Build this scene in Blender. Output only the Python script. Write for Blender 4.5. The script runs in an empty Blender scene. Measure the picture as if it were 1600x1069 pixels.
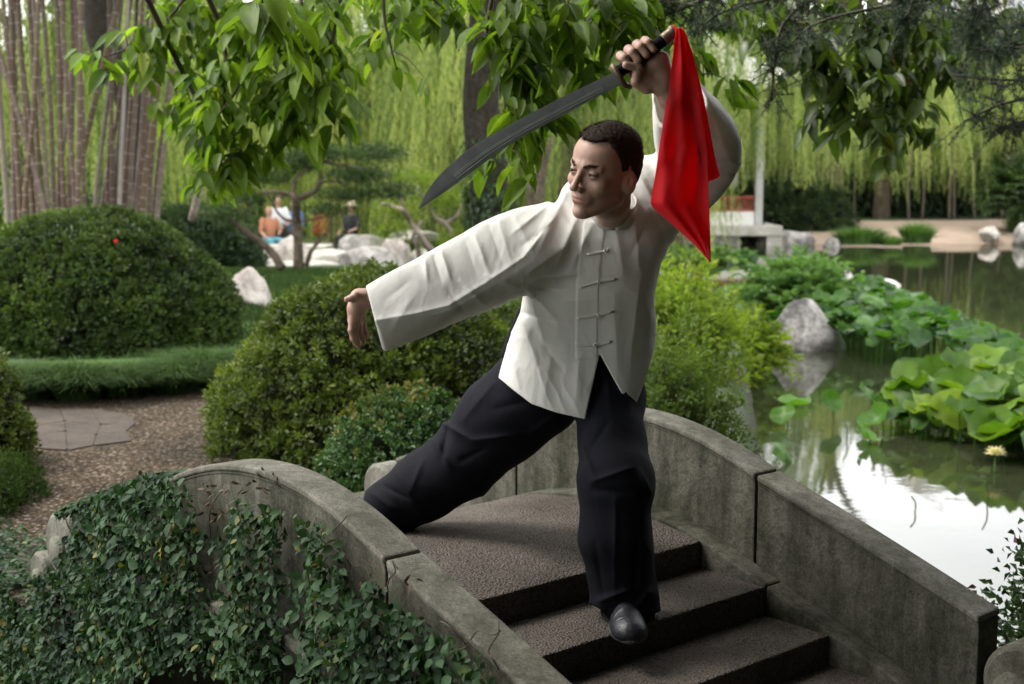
import bpy, bmesh, math, random, os
import numpy as np
from mathutils import Vector, Matrix
from mathutils.bvhtree import BVHTree
rng = np.random.default_rng(7)
random.seed(7)
S = bpy.context.scene
COL = S.collection

# ------------------------------------------------------------------ camera
FPX, CH = 2100.0, 2.1
PITCH = math.atan(264.5 / FPX)
cd = bpy.data.cameras.new("camera")
cam = bpy.data.objects.new("camera", cd)
COL.objects.link(cam)
cd.sensor_width = 36.0
cd.lens = 36.0 * FPX / 1600.0
cd.clip_start = 0.05
cd.clip_end = 900
cam.location = (0, 0, CH)
cam.rotation_euler = (math.pi / 2 - PITCH, 0, 0)
cd.dof.use_dof = True
cd.dof.focus_distance = 3.62
cd.dof.aperture_fstop = 4.2
S.camera = cam

# ------------------------------------------------------------------ sky, sun, exposure
SUN_EL, SUN_AZ = math.radians(52), math.radians(-82)      # azimuth measured from +Y towards +X
world = bpy.data.worlds.new("World")
S.world = world
world.use_nodes = True
wn, wl = world.node_tree.nodes, world.node_tree.links
wn.clear()
sky = wn.new("ShaderNodeTexSky")
sky.sky_type = 'NISHITA'
sky.sun_disc = False
sky.sun_elevation = SUN_EL
sky.sun_rotation = SUN_AZ
sky.dust_density = 3.0
sky.air_density = 1.0
hs = wn.new("ShaderNodeHueSaturation")
hs.inputs["Saturation"].default_value = 0.18
wl.new(sky.outputs[0], hs.inputs["Color"])
tc = wn.new("ShaderNodeTexCoord")
nz = wn.new("ShaderNodeTexNoise")
nz.inputs["Scale"].default_value = 2.2
nz.inputs["Detail"].default_value = 5
mp = wn.new("ShaderNodeMapping")
mp.inputs["Scale"].default_value = (1, 1, 2.6)
wl.new(tc.outputs["Generated"], mp.inputs[0])
wl.new(mp.outputs[0], nz.inputs["Vector"])
cr = wn.new("ShaderNodeValToRGB")
cr.color_ramp.elements[0].position = 0.36
cr.color_ramp.elements[0].color = (0.66, 0.68, 0.72, 1)
cr.color_ramp.elements[1].position = 0.62
cr.color_ramp.elements[1].color = (1, 1, 1, 1)
wl.new(nz.outputs["Fac"], cr.inputs[0])
mx = wn.new("ShaderNodeMix")
mx.data_type = 'RGBA'
mx.inputs[0].default_value = 0.72
cloud = wn.new("ShaderNodeVectorMath")
cloud.operation = 'SCALE'
cloud.inputs["Scale"].default_value = 42.0
wl.new(cr.outputs[0], cloud.inputs[0])
wl.new(hs.outputs[0], mx.inputs[6])
wl.new(cloud.outputs[0], mx.inputs[7])
bg = wn.new("ShaderNodeBackground")
bg.inputs["Strength"].default_value = 0.15
wl.new(mx.outputs[2], bg.inputs["Color"])
wo = wn.new("ShaderNodeOutputWorld")
wl.new(bg.outputs[0], wo.inputs[0])

sd = bpy.data.lights.new("sun", 'SUN')
sd.energy = 5.0
sd.angle = math.radians(22)
sd.color = (1.0, 0.96, 0.9)
sun = bpy.data.objects.new("sun", sd)
COL.objects.link(sun)
sv = Vector((math.sin(SUN_AZ) * math.cos(SUN_EL), math.cos(SUN_AZ) * math.cos(SUN_EL), math.sin(SUN_EL)))
sun.rotation_euler = sv.to_track_quat('Z', 'Y').to_euler()
sun.location = (-6, 4, 9)

S.view_settings.view_transform = 'Standard'
S.view_settings.look = 'None'
S.view_settings.gamma = 1.0
S.view_settings.use_curve_mapping = False
S.view_settings.exposure = -0.17
S.cycles.use_denoising = True
S.cycles.max_bounces = 6
S.cycles.diffuse_bounces = 3
S.cycles.transmission_bounces = 3
S.cycles.transparent_max_bounces = 6

# ------------------------------------------------------------------ basic helpers
_c, _s = math.cos(PITCH), math.sin(PITCH)


def P(px, py, Y):
    """point at world distance Y seen at photo pixel (px, py)"""
    a = (px - 800) / FPX
    b = (534.5 - py) / FPX
    ry = _c + b * _s
    rz = -_s + b * _c
    k = Y / ry
    return np.array([a * k, Y, CH + rz * k])


def G(px, py, z):
    a = (px - 800) / FPX
    b = (534.5 - py) / FPX
    ry = _c + b * _s
    rz = -_s + b * _c
    k = (z - CH) / rz
    return np.array([a * k, ry * k, z])


def proj(p):
    x, y, z = p[..., 0], p[..., 1], p[..., 2] - CH
    d = np.maximum(y * _c - z * _s, 0.05)
    v = z * _c + y * _s
    return 800 + FPX * x / d, 534.5 - FPX * v / d


def vhash(i, j, k, seed):
    n = (i * 73856093) ^ (j * 19349663) ^ (k * 83492791) ^ (seed * 2654435761 & 0x7fffffff)
    n = (n ^ (n >> 13)) * 1274126177 & 0x7fffffff
    return ((n ^ (n >> 16)) & 0xffff) / 65535.0


def vnoise(p, seed=0):
    p = np.asarray(p, dtype=np.float64)
    f = np.floor(p)
    i = f.astype(np.int64)
    t = p - f
    t = t * t * (3 - 2 * t)
    r = 0
    for dx in (0, 1):
        for dy in (0, 1):
            for dz in (0, 1):
                w = (t[:, 0] if dx else 1 - t[:, 0]) * (t[:, 1] if dy else 1 - t[:, 1]) * (t[:, 2] if dz else 1 - t[:, 2])
                r = r + w * vhash(i[:, 0] + dx, i[:, 1] + dy, i[:, 2] + dz, seed)
    return r * 2 - 1


def fbm(p, seed=0, oct=3):
    p = np.asarray(p)
    r = 0
    a = 1.0
    for o in range(oct):
        r = r + a * vnoise(p * (2 ** o) + 17.3 * o, seed + o)
        a *= 0.5
    return r


def mesh_np(name, verts, faces, attrs=None, smooth=True):
    verts = np.ascontiguousarray(verts, dtype=np.float32)
    faces = np.ascontiguousarray(faces, dtype=np.int32)
    me = bpy.data.meshes.new(name)
    nf, k = faces.shape
    me.vertices.add(len(verts))
    me.vertices.foreach_set("co", verts.ravel())
    me.loops.add(nf * k)
    me.loops.foreach_set("vertex_index", faces.ravel())
    me.polygons.add(nf)
    me.polygons.foreach_set("loop_start", np.arange(0, nf * k, k, dtype=np.int32))
    me.update(calc_edges=True)
    me.polygons.foreach_set("use_smooth", np.full(nf, smooth, dtype=bool))
    for an, av in (attrs or {}).items():
        at = me.attributes.new(an, 'FLOAT', 'POINT')
        at.data.foreach_set("value", np.ascontiguousarray(av, dtype=np.float32))
    return me


def link(name, me, mat=None, parent=None, loc=None):
    o = bpy.data.objects.new(name, me)
    COL.objects.link(o)
    if mat is not None and me is not None and len(me.materials) == 0:
        me.materials.append(mat)
    if parent is not None:
        o.parent = parent
        o.matrix_parent_inverse = Matrix.Translation(-parent.location)
    if loc is not None:
        o.location = loc
    return o


def thing(name, label, cat, loc=(0, 0, 0), group=None):
    o = bpy.data.objects.new(name, None)
    COL.objects.link(o)
    o.location = tuple(float(v) for v in loc)
    o.empty_display_size = 0.1
    o['label'] = label
    o['category'] = cat
    if group:
        o['group'] = group
    return o


def tag(o, label=None, cat=None, group=None, kind=None):
    if label: o['label'] = label
    if cat: o['category'] = cat
    if group: o['group'] = group
    if kind: o['kind'] = kind
    return o


def cat_meshes(parts):
    """concatenate (verts, faces[, attr]) with the same face size"""
    V, F, A, n = [], [], [], 0
    for it in parts:
        V.append(it[0]); F.append(np.asarray(it[1]) + n)
        A.append(it[2] if len(it) > 2 else np.zeros(len(it[0])))
        n += len(it[0])
    return np.concatenate(V), np.concatenate(F), np.concatenate(A)


def catmull(pts, n):
    pts = np.asarray(pts, float)
    P0 = np.vstack([2 * pts[0] - pts[1], pts, 2 * pts[-1] - pts[-2]])
    out = []
    m = len(pts) - 1
    for q in np.linspace(0, m - 1e-6, n):
        i = int(q); t = q - i
        a, b, c, d = P0[i], P0[i + 1], P0[i + 2], P0[i + 3]
        out.append(0.5 * ((2 * b) + (c - a) * t + (2 * a - 5 * b + 4 * c - d) * t * t + (3 * b - a - 3 * c + d) * t ** 3))
    return np.array(out)


def tube(pts, rad, sides=8, caps=True, sq=1.0):
    pts = np.asarray(pts, float)
    n = len(pts)
    rad = np.broadcast_to(np.asarray(rad, float), (n,))
    tan = np.gradient(pts, axis=0)
    tan /= np.linalg.norm(tan, axis=1)[:, None] + 1e-9
    up = np.array([0, 0, 1.0]) if abs(tan[0][2]) < 0.9 else np.array([1.0, 0, 0])
    side = np.cross(tan[0], up); side /= np.linalg.norm(side)
    V = []
    a = np.linspace(0, 2 * np.pi, sides, endpoint=False)
    for i in range(n):
        side = side - tan[i] * side.dot(tan[i]); side /= np.linalg.norm(side) + 1e-9
        b = np.cross(tan[i], side)
        V.append(pts[i] + rad[i] * (np.cos(a)[:, None] * side + sq * np.sin(a)[:, None] * b))
    V = np.concatenate(V)
    F = []
    for i in range(n - 1):
        for j in range(sides):
            k = (j + 1) % sides
            F.append((i * sides + j, i * sides + k, (i + 1) * sides + k, (i + 1) * sides + j))
    if caps:
        m = len(V)
        V = np.vstack([V, pts[0], pts[-1]])
        for j in range(0, sides, 2):
            k, l = (j + 1) % sides, (j + 2) % sides
            F.append((m, l, k, j))
            F.append((m + 1, (n - 1) * sides + j, (n - 1) * sides + k, (n - 1) * sides + l))
    return V, np.array(F)


def box_mesh(name, x0, x1, y0, y1, z0, z1, bev=0.0):
    bm = bmesh.new()
    bmesh.ops.create_cube(bm, size=1)
    for v in bm.verts:
        v.co = Vector((x0 + (v.co.x + .5) * (x1 - x0), y0 + (v.co.y + .5) * (y1 - y0), z0 + (v.co.z + .5) * (z1 - z0)))
    if bev > 0:
        bmesh.ops.bevel(bm, geom=bm.edges[:], offset=bev, segments=2, affect='EDGES', profile=0.6)
    me = bpy.data.meshes.new(name)
    bm.to_mesh(me); bm.free()
    return me


# ------------------------------------------------------------------ SDF toolkit
def smin(a, b, k):
    h = np.clip(0.5 + 0.5 * (b - a) / k, 0, 1)
    return b * (1 - h) + a * h - k * h * (1 - h)


def smax(a, b, k):
    return -smin(-a, -b, k)


def rcone(p, a, b, ra, rb):
    a = np.asarray(a, float); b = np.asarray(b, float)
    ab = b - a
    t = np.clip(((p - a) @ ab) / (ab @ ab + 1e-12), 0, 1)
    return np.linalg.norm(p - a - t[:, None] * ab, axis=1) - (ra + (rb - ra) * t)


def ell(p, c, r, R=None):
    q = p - np.asarray(c, float)
    if R is not None:
        q = q @ np.asarray(R).T
    r = np.asarray(r, float)
    k0 = np.linalg.norm(q / r, axis=1)
    k1 = np.linalg.norm(q / (r * r), axis=1) + 1e-9
    return k0 * (k0 - 1) / k1


def chain(p, pts, rad, k=0.01):
    d = None
    for i in range(len(pts) - 1):
        e = rcone(p, pts[i], pts[i + 1], rad[i], rad[i + 1])
        d = e if d is None else smin(d, e, k)
    return d


def surface_nets(f, lo, hi, h, B=8, lip=1.35):
    lo = np.asarray(lo, float); hi = np.asarray(hi, float)
    nb = np.ceil((hi - lo) / (h * B)).astype(int) + 1
    n = nb * B
    g = np.stack(np.meshgrid(*[np.arange(k) for k in nb], indexing='ij'), -1).reshape(-1, 3)
    cen = lo + (g * B + (B - 1) / 2) * h
    dc = f(cen)
    V = np.empty(tuple(n), np.float32)
    big = np.where(dc > 0, 1.0, -1.0).astype(np.float32).reshape(tuple(nb))
    V[:] = np.repeat(np.repeat(np.repeat(big, B, 0), B, 1), B, 2)
    act = g[np.abs(dc) < B * h * 0.87 * lip + h * 2]
    off = np.stack(np.meshgrid(*[np.arange(B)] * 3, indexing='ij'), -1).reshape(-1, 3)
    CH_ = 800
    for s in range(0, len(act), CH_):
        a = act[s:s + CH_]
        idx = (a[:, None, :] * B + off[None]).reshape(-1, 3)
        V[idx[:, 0], idx[:, 1], idx[:, 2]] = f(lo + idx * h)
    sg = V > 0
    # border is outside
    c = np.zeros(tuple(n - 1), np.int8)
    for dx in (0, 1):
        for dy in (0, 1):
            for dz in (0, 1):
                c += sg[dx:n[0] - 1 + dx, dy:n[1] - 1 + dy, dz:n[2] - 1 + dz]
    cells = np.argwhere((c > 0) & (c < 8))
    cid = -np.ones(tuple(n - 1), np.int32)
    cid[cells[:, 0], cells[:, 1], cells[:, 2]] = np.arange(len(cells))
    acc = np.zeros((len(cells), 3)); cnt = np.zeros(len(cells))
    corners = [(0, 0, 0), (1, 0, 0), (0, 1, 0), (1, 1, 0), (0, 0, 1), (1, 0, 1), (0, 1, 1), (1, 1, 1)]
    vals = {q: V[cells[:, 0] + q[0], cells[:, 1] + q[1], cells[:, 2] + q[2]] for q in corners}
    for a in corners:
        for ax in range(3):
            if a[ax] == 0:
                b = list(a); b[ax] = 1; b = tuple(b)
                va, vb = vals[a], vals[b]
                m = (va > 0) != (vb > 0)
                t = np.where(m, va / np.where(va == vb, 1, va - vb), 0)
                t = np.clip(t, 0, 1)
                pt = np.tile(np.array(a, float), (len(cells), 1)); pt[:, ax] = t
                acc += np.where(m[:, None], pt, 0); cnt += m
    verts = lo + (cells + acc / np.maximum(cnt, 1)[:, None]) * h
    F = []
    for ax in range(3):
        sl0 = [slice(1, n[i] - 1) for i in range(3)]
        sl0[ax] = slice(0, n[ax] - 1)
        sl1 = list(sl0); sl1[ax] = slice(1, n[ax])
        a, b = sg[tuple(sl0)], sg[tuple(sl1)]
        e = np.argwhere(a != b)
        base = e + np.array([s.start for s in sl0])
        flip = a[e[:, 0], e[:, 1], e[:, 2]]
        u, v = (ax + 1) % 3, (ax + 2) % 3
        def cc(du, dv):
            q = base.copy(); q[:, u] -= du; q[:, v] -= dv
            return cid[q[:, 0], q[:, 1], q[:, 2]]
        q = np.stack([cc(1, 1), cc(0, 1), cc(0, 0), cc(1, 0)], 1)
        q[flip] = q[flip][:, ::-1]
        q = q[(q >= 0).all(1)]
        F.append(q)
    return verts, np.concatenate(F)


# ------------------------------------------------------------------ materials
def newmat(name):
    m = bpy.data.materials.new(name)
    m.use_nodes = True
    nt = m.node_tree
    b = nt.nodes["Principled BSDF"]
    return m, nt, b


def nodes_noise(nt, scale, detail=4, rough=0.55, vec=None, coord='Object', dist=0.0):
    n = nt.nodes.new("ShaderNodeTexNoise")
    n.inputs["Scale"].default_value = scale
    n.inputs["Detail"].default_value = detail
    n.inputs["Roughness"].default_value = rough
    n.inputs["Distortion"].default_value = dist
    if vec is None:
        t = nt.nodes.new("ShaderNodeTexCoord")
        nt.links.new(t.outputs[coord], n.inputs["Vector"])
    else:
        nt.links.new(vec, n.inputs["Vector"])
    return n


def ramp(nt, src, stops):
    r = nt.nodes.new("ShaderNodeValToRGB")
    el = r.color_ramp.elements
    while len(el) < len(stops):
        el.new(0.5)
    for e, (p, c) in zip(el, stops):
        e.position = p
        e.color = (*c, 1) if len(c) == 3 else c
    nt.links.new(src, r.inputs[0])
    return r


def mixc(nt, fac, a, b, mode='MIX'):
    m = nt.nodes.new("ShaderNodeMix")
    m.data_type = 'RGBA'
    m.blend_type = mode
    for sock, val in ((m.inputs[0], fac), (m.inputs[6], a), (m.inputs[7], b)):
        if hasattr(val, 'links'):
            nt.links.new(val, sock)
        elif isinstance(val, (tuple, list)):
            sock.default_value = (*val, 1) if len(val) == 3 else val
        else:
            sock.default_value = val
    return m.outputs[2]


def bump(nt, b, src, strength, dist=0.01, prev=None):
    n = nt.nodes.new("ShaderNodeBump")
    n.inputs["Strength"].default_value = strength
    n.inputs["Distance"].default_value = dist
    nt.links.new(src, n.inputs["Height"])
    if prev is not None:
        nt.links.new(prev, n.inputs["Normal"])
    nt.links.new(n.outputs[0], b.inputs["Normal"])
    return n.outputs[0]


def simple(name, col, rough=0.6, noise=0.0, scale=8, metallic=0.0, bmp=0.0, bscale=30, spec=0.5):
    m, nt, b = newmat(name)
    b.inputs["Roughness"].default_value = rough
    b.inputs["Metallic"].default_value = metallic
    b.inputs["Specular IOR Level"].default_value = spec
    if noise > 0:
        n = nodes_noise(nt, scale)
        r = ramp(nt, n.outputs["Fac"], [(0.3, tuple(c * (1 - noise) for c in col)), (0.7, tuple(min(1, c * (1 + noise)) for c in col))])
        nt.links.new(r.outputs[0], b.inputs["Base Color"])
    else:
        b.inputs["Base Color"].default_value = (*col, 1)
    if bmp > 0:
        n2 = nodes_noise(nt, bscale, 5)
        bump(nt, b, n2.outputs["Fac"], bmp)
    return m


def leafmat(name, dark, light, odd=None, trans=0.35, rough=0.45, spec=0.4, veins=False):
    m, nt, b = newmat(name)
    at = nt.nodes.new("ShaderNodeAttribute"); at.attribute_name = "rnd"
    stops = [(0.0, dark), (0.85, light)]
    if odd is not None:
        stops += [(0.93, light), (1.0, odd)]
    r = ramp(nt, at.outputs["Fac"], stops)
    n = nodes_noise(nt, 3.0, 3)
    c = mixc(nt, 0.55, r.outputs[0], ramp(nt, n.outputs["Fac"], [(0.35, (0.55, 0.55, 0.5)), (0.65, (1.25, 1.25, 1.1))]).outputs[0], 'MULTIPLY')
    nt.links.new(c, b.inputs["Base Color"])
    b.inputs["Roughness"].default_value = rough
    b.inputs["Specular IOR Level"].default_value = spec
    if trans > 0:
        tr = nt.nodes.new("ShaderNodeBsdfTranslucent")
        c2 = mixc(nt, 1.0, c, (1.35, 1.4, 0.65), 'MULTIPLY')
        nt.links.new(c2, tr.inputs["Color"])
        ms = nt.nodes.new("ShaderNodeMixShader")
        ms.inputs[0].default_value = trans
        out = nt.nodes["Material Output"]
        nt.links.new(b.outputs[0], ms.inputs[1]); nt.links.new(tr.outputs[0], ms.inputs[2])
        nt.links.new(ms.outputs[0], out.inputs[0])
    return m


def stone(name, base, speck=0.35, sc=140, stain=(0.6, 0.62, 0.5), rough=0.85, bstr=0.35, lichen=0.0, big=2.3, streak=0.0):
    m, nt, b = newmat(name)
    n = nodes_noise(nt, sc, 3, 0.7)
    lo = tuple(c * (1 - speck) for c in base); hi = tuple(min(1, c * (1 + speck)) for c in base)
    c = ramp(nt, n.outputs["Fac"], [(0.32, lo), (0.5, base), (0.68, hi)]).outputs[0]
    n2 = nodes_noise(nt, big, 6, 0.62, dist=0.6)
    st = ramp(nt, n2.outputs["Fac"], [(0.36, stain), (0.6, (1.1, 1.08, 1.05))]).outputs[0]
    c = mixc(nt, 0.9, c, st, 'MULTIPLY')
    if streak > 0:
        t_ = nt.nodes.new("ShaderNodeTexCoord"); m_ = nt.nodes.new("ShaderNodeMapping"); m_.inputs["Scale"].default_value = (1, 1, 0.16)
        nt.links.new(t_.outputs["Object"], m_.inputs[0])
        n5 = nodes_noise(nt, 11, 5, 0.65, vec=m_.outputs[0])
        c = mixc(nt, streak, c, ramp(nt, n5.outputs["Fac"], [(0.38, (0.45, 0.46, 0.40)), (0.6, (1.15, 1.13, 1.1))]).outputs[0], 'MULTIPLY')
        n6 = nodes_noise(nt, 38, 4, 0.7)
        c = mixc(nt, streak * .8, c, ramp(nt, n6.outputs["Fac"], [(0.36, (0.55, 0.55, 0.5)), (0.5, (1, 1, 1)), (0.7, (1.3, 1.28, 1.22))]).outputs[0], 'MULTIPLY')
    if lichen > 0:
        n3 = nodes_noise(nt, 14, 5, 0.6)
        f = ramp(nt, n3.outputs["Fac"], [(0.58, (0, 0, 0)), (0.70, (lichen, lichen, lichen))]).outputs[0]
        c = mixc(nt, f, c, (0.055, 0.06, 0.035))
    nt.links.new(c, b.inputs["Base Color"])
    b.inputs["Roughness"].default_value = rough
    b.inputs["Specular IOR Level"].default_value = 0.12
    n4 = nodes_noise(nt, sc * 0.7, 4, 0.7)
    pb = bump(nt, b, n4.outputs["Fac"], bstr, 0.004)
    bump(nt, b, n2.outputs["Fac"], 0.3, 0.02, pb)
    return m


M = {}
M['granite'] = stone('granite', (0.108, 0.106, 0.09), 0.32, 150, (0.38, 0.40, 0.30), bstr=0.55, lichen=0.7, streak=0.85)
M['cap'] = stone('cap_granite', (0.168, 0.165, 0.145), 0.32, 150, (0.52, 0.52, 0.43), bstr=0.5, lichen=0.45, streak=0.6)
M['rock'] = stone('rock', (0.36, 0.345, 0.33), 0.35, 25, (0.36, 0.34, 0.32), bstr=0.8, big=3.5)
M['pale_rock'] = stone('pale_rock', (0.52, 0.48, 0.44), 0.25, 18, (0.5, 0.46, 0.44), bstr=0.7, big=2.0)
M['slab'] = stone('slab', (0.5, 0.48, 0.44), 0.15, 20, (0.7, 0.7, 0.64), bstr=0.3)
M['flag'] = stone('flag', (0.062, 0.051, 0.042), 0.25, 40, (0.75, 0.75, 0.76), bstr=0.5, big=5)


def step_mat():
    m, nt, b = newmat('pebbled_step')
    t = nt.nodes.new("ShaderNodeTexCoord")
    v = nt.nodes.new("ShaderNodeTexVoronoi")
    v.inputs["Scale"].default_value = 135
    v.feature = 'F1'
    nn = nodes_noise(nt, 40, 2)
    vm = nt.nodes.new("ShaderNodeVectorMath"); vm.operation = 'MULTIPLY_ADD'
    nt.links.new(nn.outputs["Color"], vm.inputs[0]); vm.inputs[1].default_value = (0.012,) * 3
    nt.links.new(t.outputs["Object"], vm.inputs[2])
    nt.links.new(vm.outputs[0], v.inputs["Vector"])
    c = ramp(nt, v.outputs["Distance"], [(0.15, (0.155, 0.136, 0.12)), (0.55, (0.108, 0.094, 0.083)), (0.85, (0.06, 0.052, 0.046))]).outputs[0]
    sp = nodes_noise(nt, 260, 2, 0.8)
    c = mixc(nt, 0.6, c, ramp(nt, sp.outputs["Fac"], [(0.4, (0.6, 0.6, 0.6)), (0.65, (1.5, 1.45, 1.4))]).outputs[0], 'MULTIPLY')
    n2 = nodes_noise(nt, 3.2, 5, 0.6)
    c = mixc(nt, 0.8, c, ramp(nt, n2.outputs["Fac"], [(0.35, (0.55, 0.55, 0.5)), (0.65, (1.1, 1.08, 1.05))]).outputs[0], 'MULTIPLY')
    nt.links.new(c, b.inputs["Base Color"])
    b.inputs["Roughness"].default_value = 0.9
    b.inputs["Specular IOR Level"].default_value = 0.12
    inv = nt.nodes.new("ShaderNodeMath"); inv.operation = 'SUBTRACT'; inv.inputs[0].default_value = 1.0
    nt.links.new(v.outputs["Distance"], inv.inputs[1])
    bump(nt, b, inv.outputs[0], 0.9, 0.006)
    return m


M['step'] = step_mat()


def gravel_mat():
    m, nt, b = newmat('aggregate_path')
    t = nt.nodes.new("ShaderNodeTexCoord")
    v = nt.nodes.new("ShaderNodeTexVoronoi"); v.inputs["Scale"].default_value = 62
    nt.links.new(t.outputs["Object"], v.inputs["Vector"])
    sep = nt.nodes.new("ShaderNodeSeparateColor"); nt.links.new(v.outputs["Color"], sep.inputs[0])
    c = ramp(nt, sep.outputs[0], [(0.0, (0.035, 0.027, 0.018)), (0.5, (0.072, 0.055, 0.038)), (0.8, (0.115, 0.09, 0.064)), (0.97, (0.24, 0.2, 0.16))]).outputs[0]
    d = ramp(nt, v.outputs["Distance"], [(0.3, (1.1, 1.1, 1.1)), (0.7, (0.3, 0.28, 0.26))]).outputs[0]
    c = mixc(nt, 0.9, c, d, 'MULTIPLY')
    n2 = nodes_noise(nt, 1.3, 6, 0.65)
    c = mixc(nt, 0.9, c, ramp(nt, n2.outputs["Fac"], [(0.35, (0.5, 0.52, 0.5)), (0.65, (1.1, 1.05, 1.0))]).outputs[0], 'MULTIPLY')
    nt.links.new(c, b.inputs["Base Color"])
    b.inputs["Roughness"].default_value = 0.95
    b.inputs["Specular IOR Level"].default_value = 0.08
    inv = nt.nodes.new("ShaderNodeMath"); inv.operation = 'SUBTRACT'; inv.inputs[0].default_value = 1.0
    nt.links.new(v.outputs["Distance"], inv.inputs[1])
    bump(nt, b, inv.outputs[0], 0.8, 0.008)
    return m


M['gravel'] = gravel_mat()


def soil_mat():
    m, nt, b = newmat('ground')
    n = nodes_noise(nt, 0.35, 6, 0.6)
    n2 = nodes_noise(nt, 30, 4, 0.7)
    c = ramp(nt, n.outputs["Fac"], [(0.42, (0.03, 0.024, 0.016)), (0.52, (0.035, 0.06, 0.016)), (0.65, (0.05, 0.1, 0.02))]).outputs[0]
    c = mixc(nt, 0.8, c, ramp(nt, n2.outputs["Fac"], [(0.3, (0.4, 0.4, 0.4)), (0.7, (1.4, 1.4, 1.3))]).outputs[0], 'MULTIPLY')
    nt.links.new(c, b.inputs["Base Color"])
    b.inputs["Roughness"].default_value = 0.95
    bump(nt, b, n2.outputs["Fac"], 0.8, 0.03)
    return m


M['soil'] = soil_mat()
M['lawn'] = simple('lawn', (0.07, 0.14, 0.022), 0.9, 0.3, 20, bmp=0.8, bscale=120)
M['sand'] = simple('sand', (0.30, 0.225, 0.165), 0.95, 0.14, 1.6, bmp=0.5, bscale=8)
M['kerb'] = stone('kerb', (0.075, 0.072, 0.066), 0.3, 60, (0.6, 0.6, 0.55))
M['bark'] = stone('bark', (0.10, 0.078, 0.06), 0.5, 22, (0.6, 0.62, 0.5), bstr=1.0, big=7)
M['dark_bark'] = stone('dark_bark', (0.03, 0.025, 0.02), 0.5, 26, (0.6, 0.65, 0.5), bstr=1.0, big=7)
M['pale_bark'] = stone('pale_bark', (0.24, 0.2, 0.17), 0.4, 26, (0.6, 0.6, 0.55), bstr=0.8, big=6)
M['twig'] = simple('twig', (0.055, 0.042, 0.028), 0.8, 0.3, 10)
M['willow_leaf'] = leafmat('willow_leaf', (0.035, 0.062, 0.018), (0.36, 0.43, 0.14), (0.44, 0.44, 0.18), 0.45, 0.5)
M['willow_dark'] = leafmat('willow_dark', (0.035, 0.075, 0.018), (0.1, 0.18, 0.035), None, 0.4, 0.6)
M['wood_leaf'] = leafmat('wood_leaf', (0.012, 0.028, 0.009), (0.055, 0.10, 0.024), None, 0.35, 0.6)
M['dark_leaf'] = leafmat('dark_leaf', (0.02, 0.04, 0.018), (0.05, 0.085, 0.03), None, 0.3, 0.6)
M['broad_leaf'] = leafmat('broad_leaf', (0.036, 0.082, 0.01), (0.17, 0.27, 0.025), (0.28, 0.34, 0.045), 0.55, 0.46, 0.28)
M['olive_leaf'] = leafmat('olive_leaf', (0.04, 0.075, 0.016), (0.10, 0.15, 0.026), (0.17, 0.13, 0.035), 0.5, 0.36, 0.5)
M['canopy_leaf'] = leafmat('canopy_leaf', (0.02, 0.05, 0.01), (0.06, 0.12, 0.02), None, 0.15, 0.5)
M['box_leaf'] = leafmat('box_leaf', (0.016, 0.032, 0.006), (0.062, 0.105, 0.015), (0.11, 0.16, 0.03), 0.3, 0.5)
M['box_leaf_warm'] = leafmat('box_leaf_warm', (0.026, 0.042, 0.008), (0.115, 0.165, 0.022), (0.2, 0.24, 0.045), 0.3, 0.5)
M['fig_leaf'] = leafmat('fig_leaf', (0.028, 0.07, 0.024), (0.075, 0.15, 0.045), (0.18, 0.16, 0.03), 0.2, 0.42)
M['ivy_leaf'] = leafmat('ivy_leaf', (0.008, 0.026, 0.012), (0.042, 0.09, 0.032), (0.16, 0.14, 0.03), 0.22, 0.6, 0.22)
M['dead_leaf'] = simple('dead_leaf', (0.09, 0.05, 0.028), 0.8, 0.4, 30)
M['bright_leaf'] = leafmat('bright_leaf', (0.06, 0.11, 0.012), (0.21, 0.29, 0.03), (0.32, 0.36, 0.06), 0.45, 0.5)
M['maple_leaf'] = leafmat('maple_leaf', (0.025, 0.05, 0.009), (0.11, 0.17, 0.024), None, 0.4, 0.5)
M['lotus_leaf'] = leafmat('lotus_leaf', (0.018, 0.065, 0.008), (0.075, 0.18, 0.02), (0.17, 0.27, 0.04), 0.4, 0.42, 0.3)
M['lotus_near'] = leafmat('lotus_near', (0.03, 0.085, 0.008), (0.12, 0.21, 0.018), (0.24, 0.30, 0.04), 0.4, 0.45, 0.25)
M['reed'] = leafmat('reed', (0.05, 0.12, 0.03), (0.13, 0.24, 0.06), None, 0.35, 0.5)
M['grass'] = leafmat('grass', (0.014, 0.034, 0.010), (0.055, 0.095, 0.024), None, 0.2, 0.8, 0.08)
M['needle'] = leafmat('needle', (0.022, 0.042, 0.026), (0.05, 0.085, 0.05), None, 0.15, 0.6)
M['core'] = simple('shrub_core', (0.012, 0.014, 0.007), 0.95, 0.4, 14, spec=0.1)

# ------------------------------------------------------------------ leaf builders
QUAD = (np.array([(0, 0, 0), (.42, .5, .10), (1, 0, -.14), (.42, -.5, .10)], float), np.array([(0, 3, 2), (0, 2, 1)]))
TRI = (np.array([(0, -.5, 0), (0.1, .5, 0), (1, 0, -.05)], float), np.array([(0, 1, 2)]))


def big_template(droop=0.25, fold=0.1, prof=None, wav=0.0):
    xs = np.array([0.0, 0.1, 0.28, 0.5, 0.72, 0.88, 1.0])
    w = np.array([0.0, 0.24, 0.45, 0.5, 0.36, 0.15, 0.0]) if prof is None else np.array(prof)
    V, F = [], []
    for i, x in enumerate(xs):
        z = -droop * x * x
        V.append((x, 0, z))
        wz = wav * math.sin(i * 2.1)
        V.append((x, w[i], z + fold * w[i] * 2 + wz)); V.append((x, -w[i], z + fold * w[i] * 2 - wz))
    for i in range(len(xs) - 1):
        a, b = i * 3, i * 3 + 3
        F += [(a, a + 1, b + 1), (a, b + 1, b), (a, b, b + 2), (a, b + 2, a + 2)]
    return np.array(V, float), np.array(F)


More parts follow.
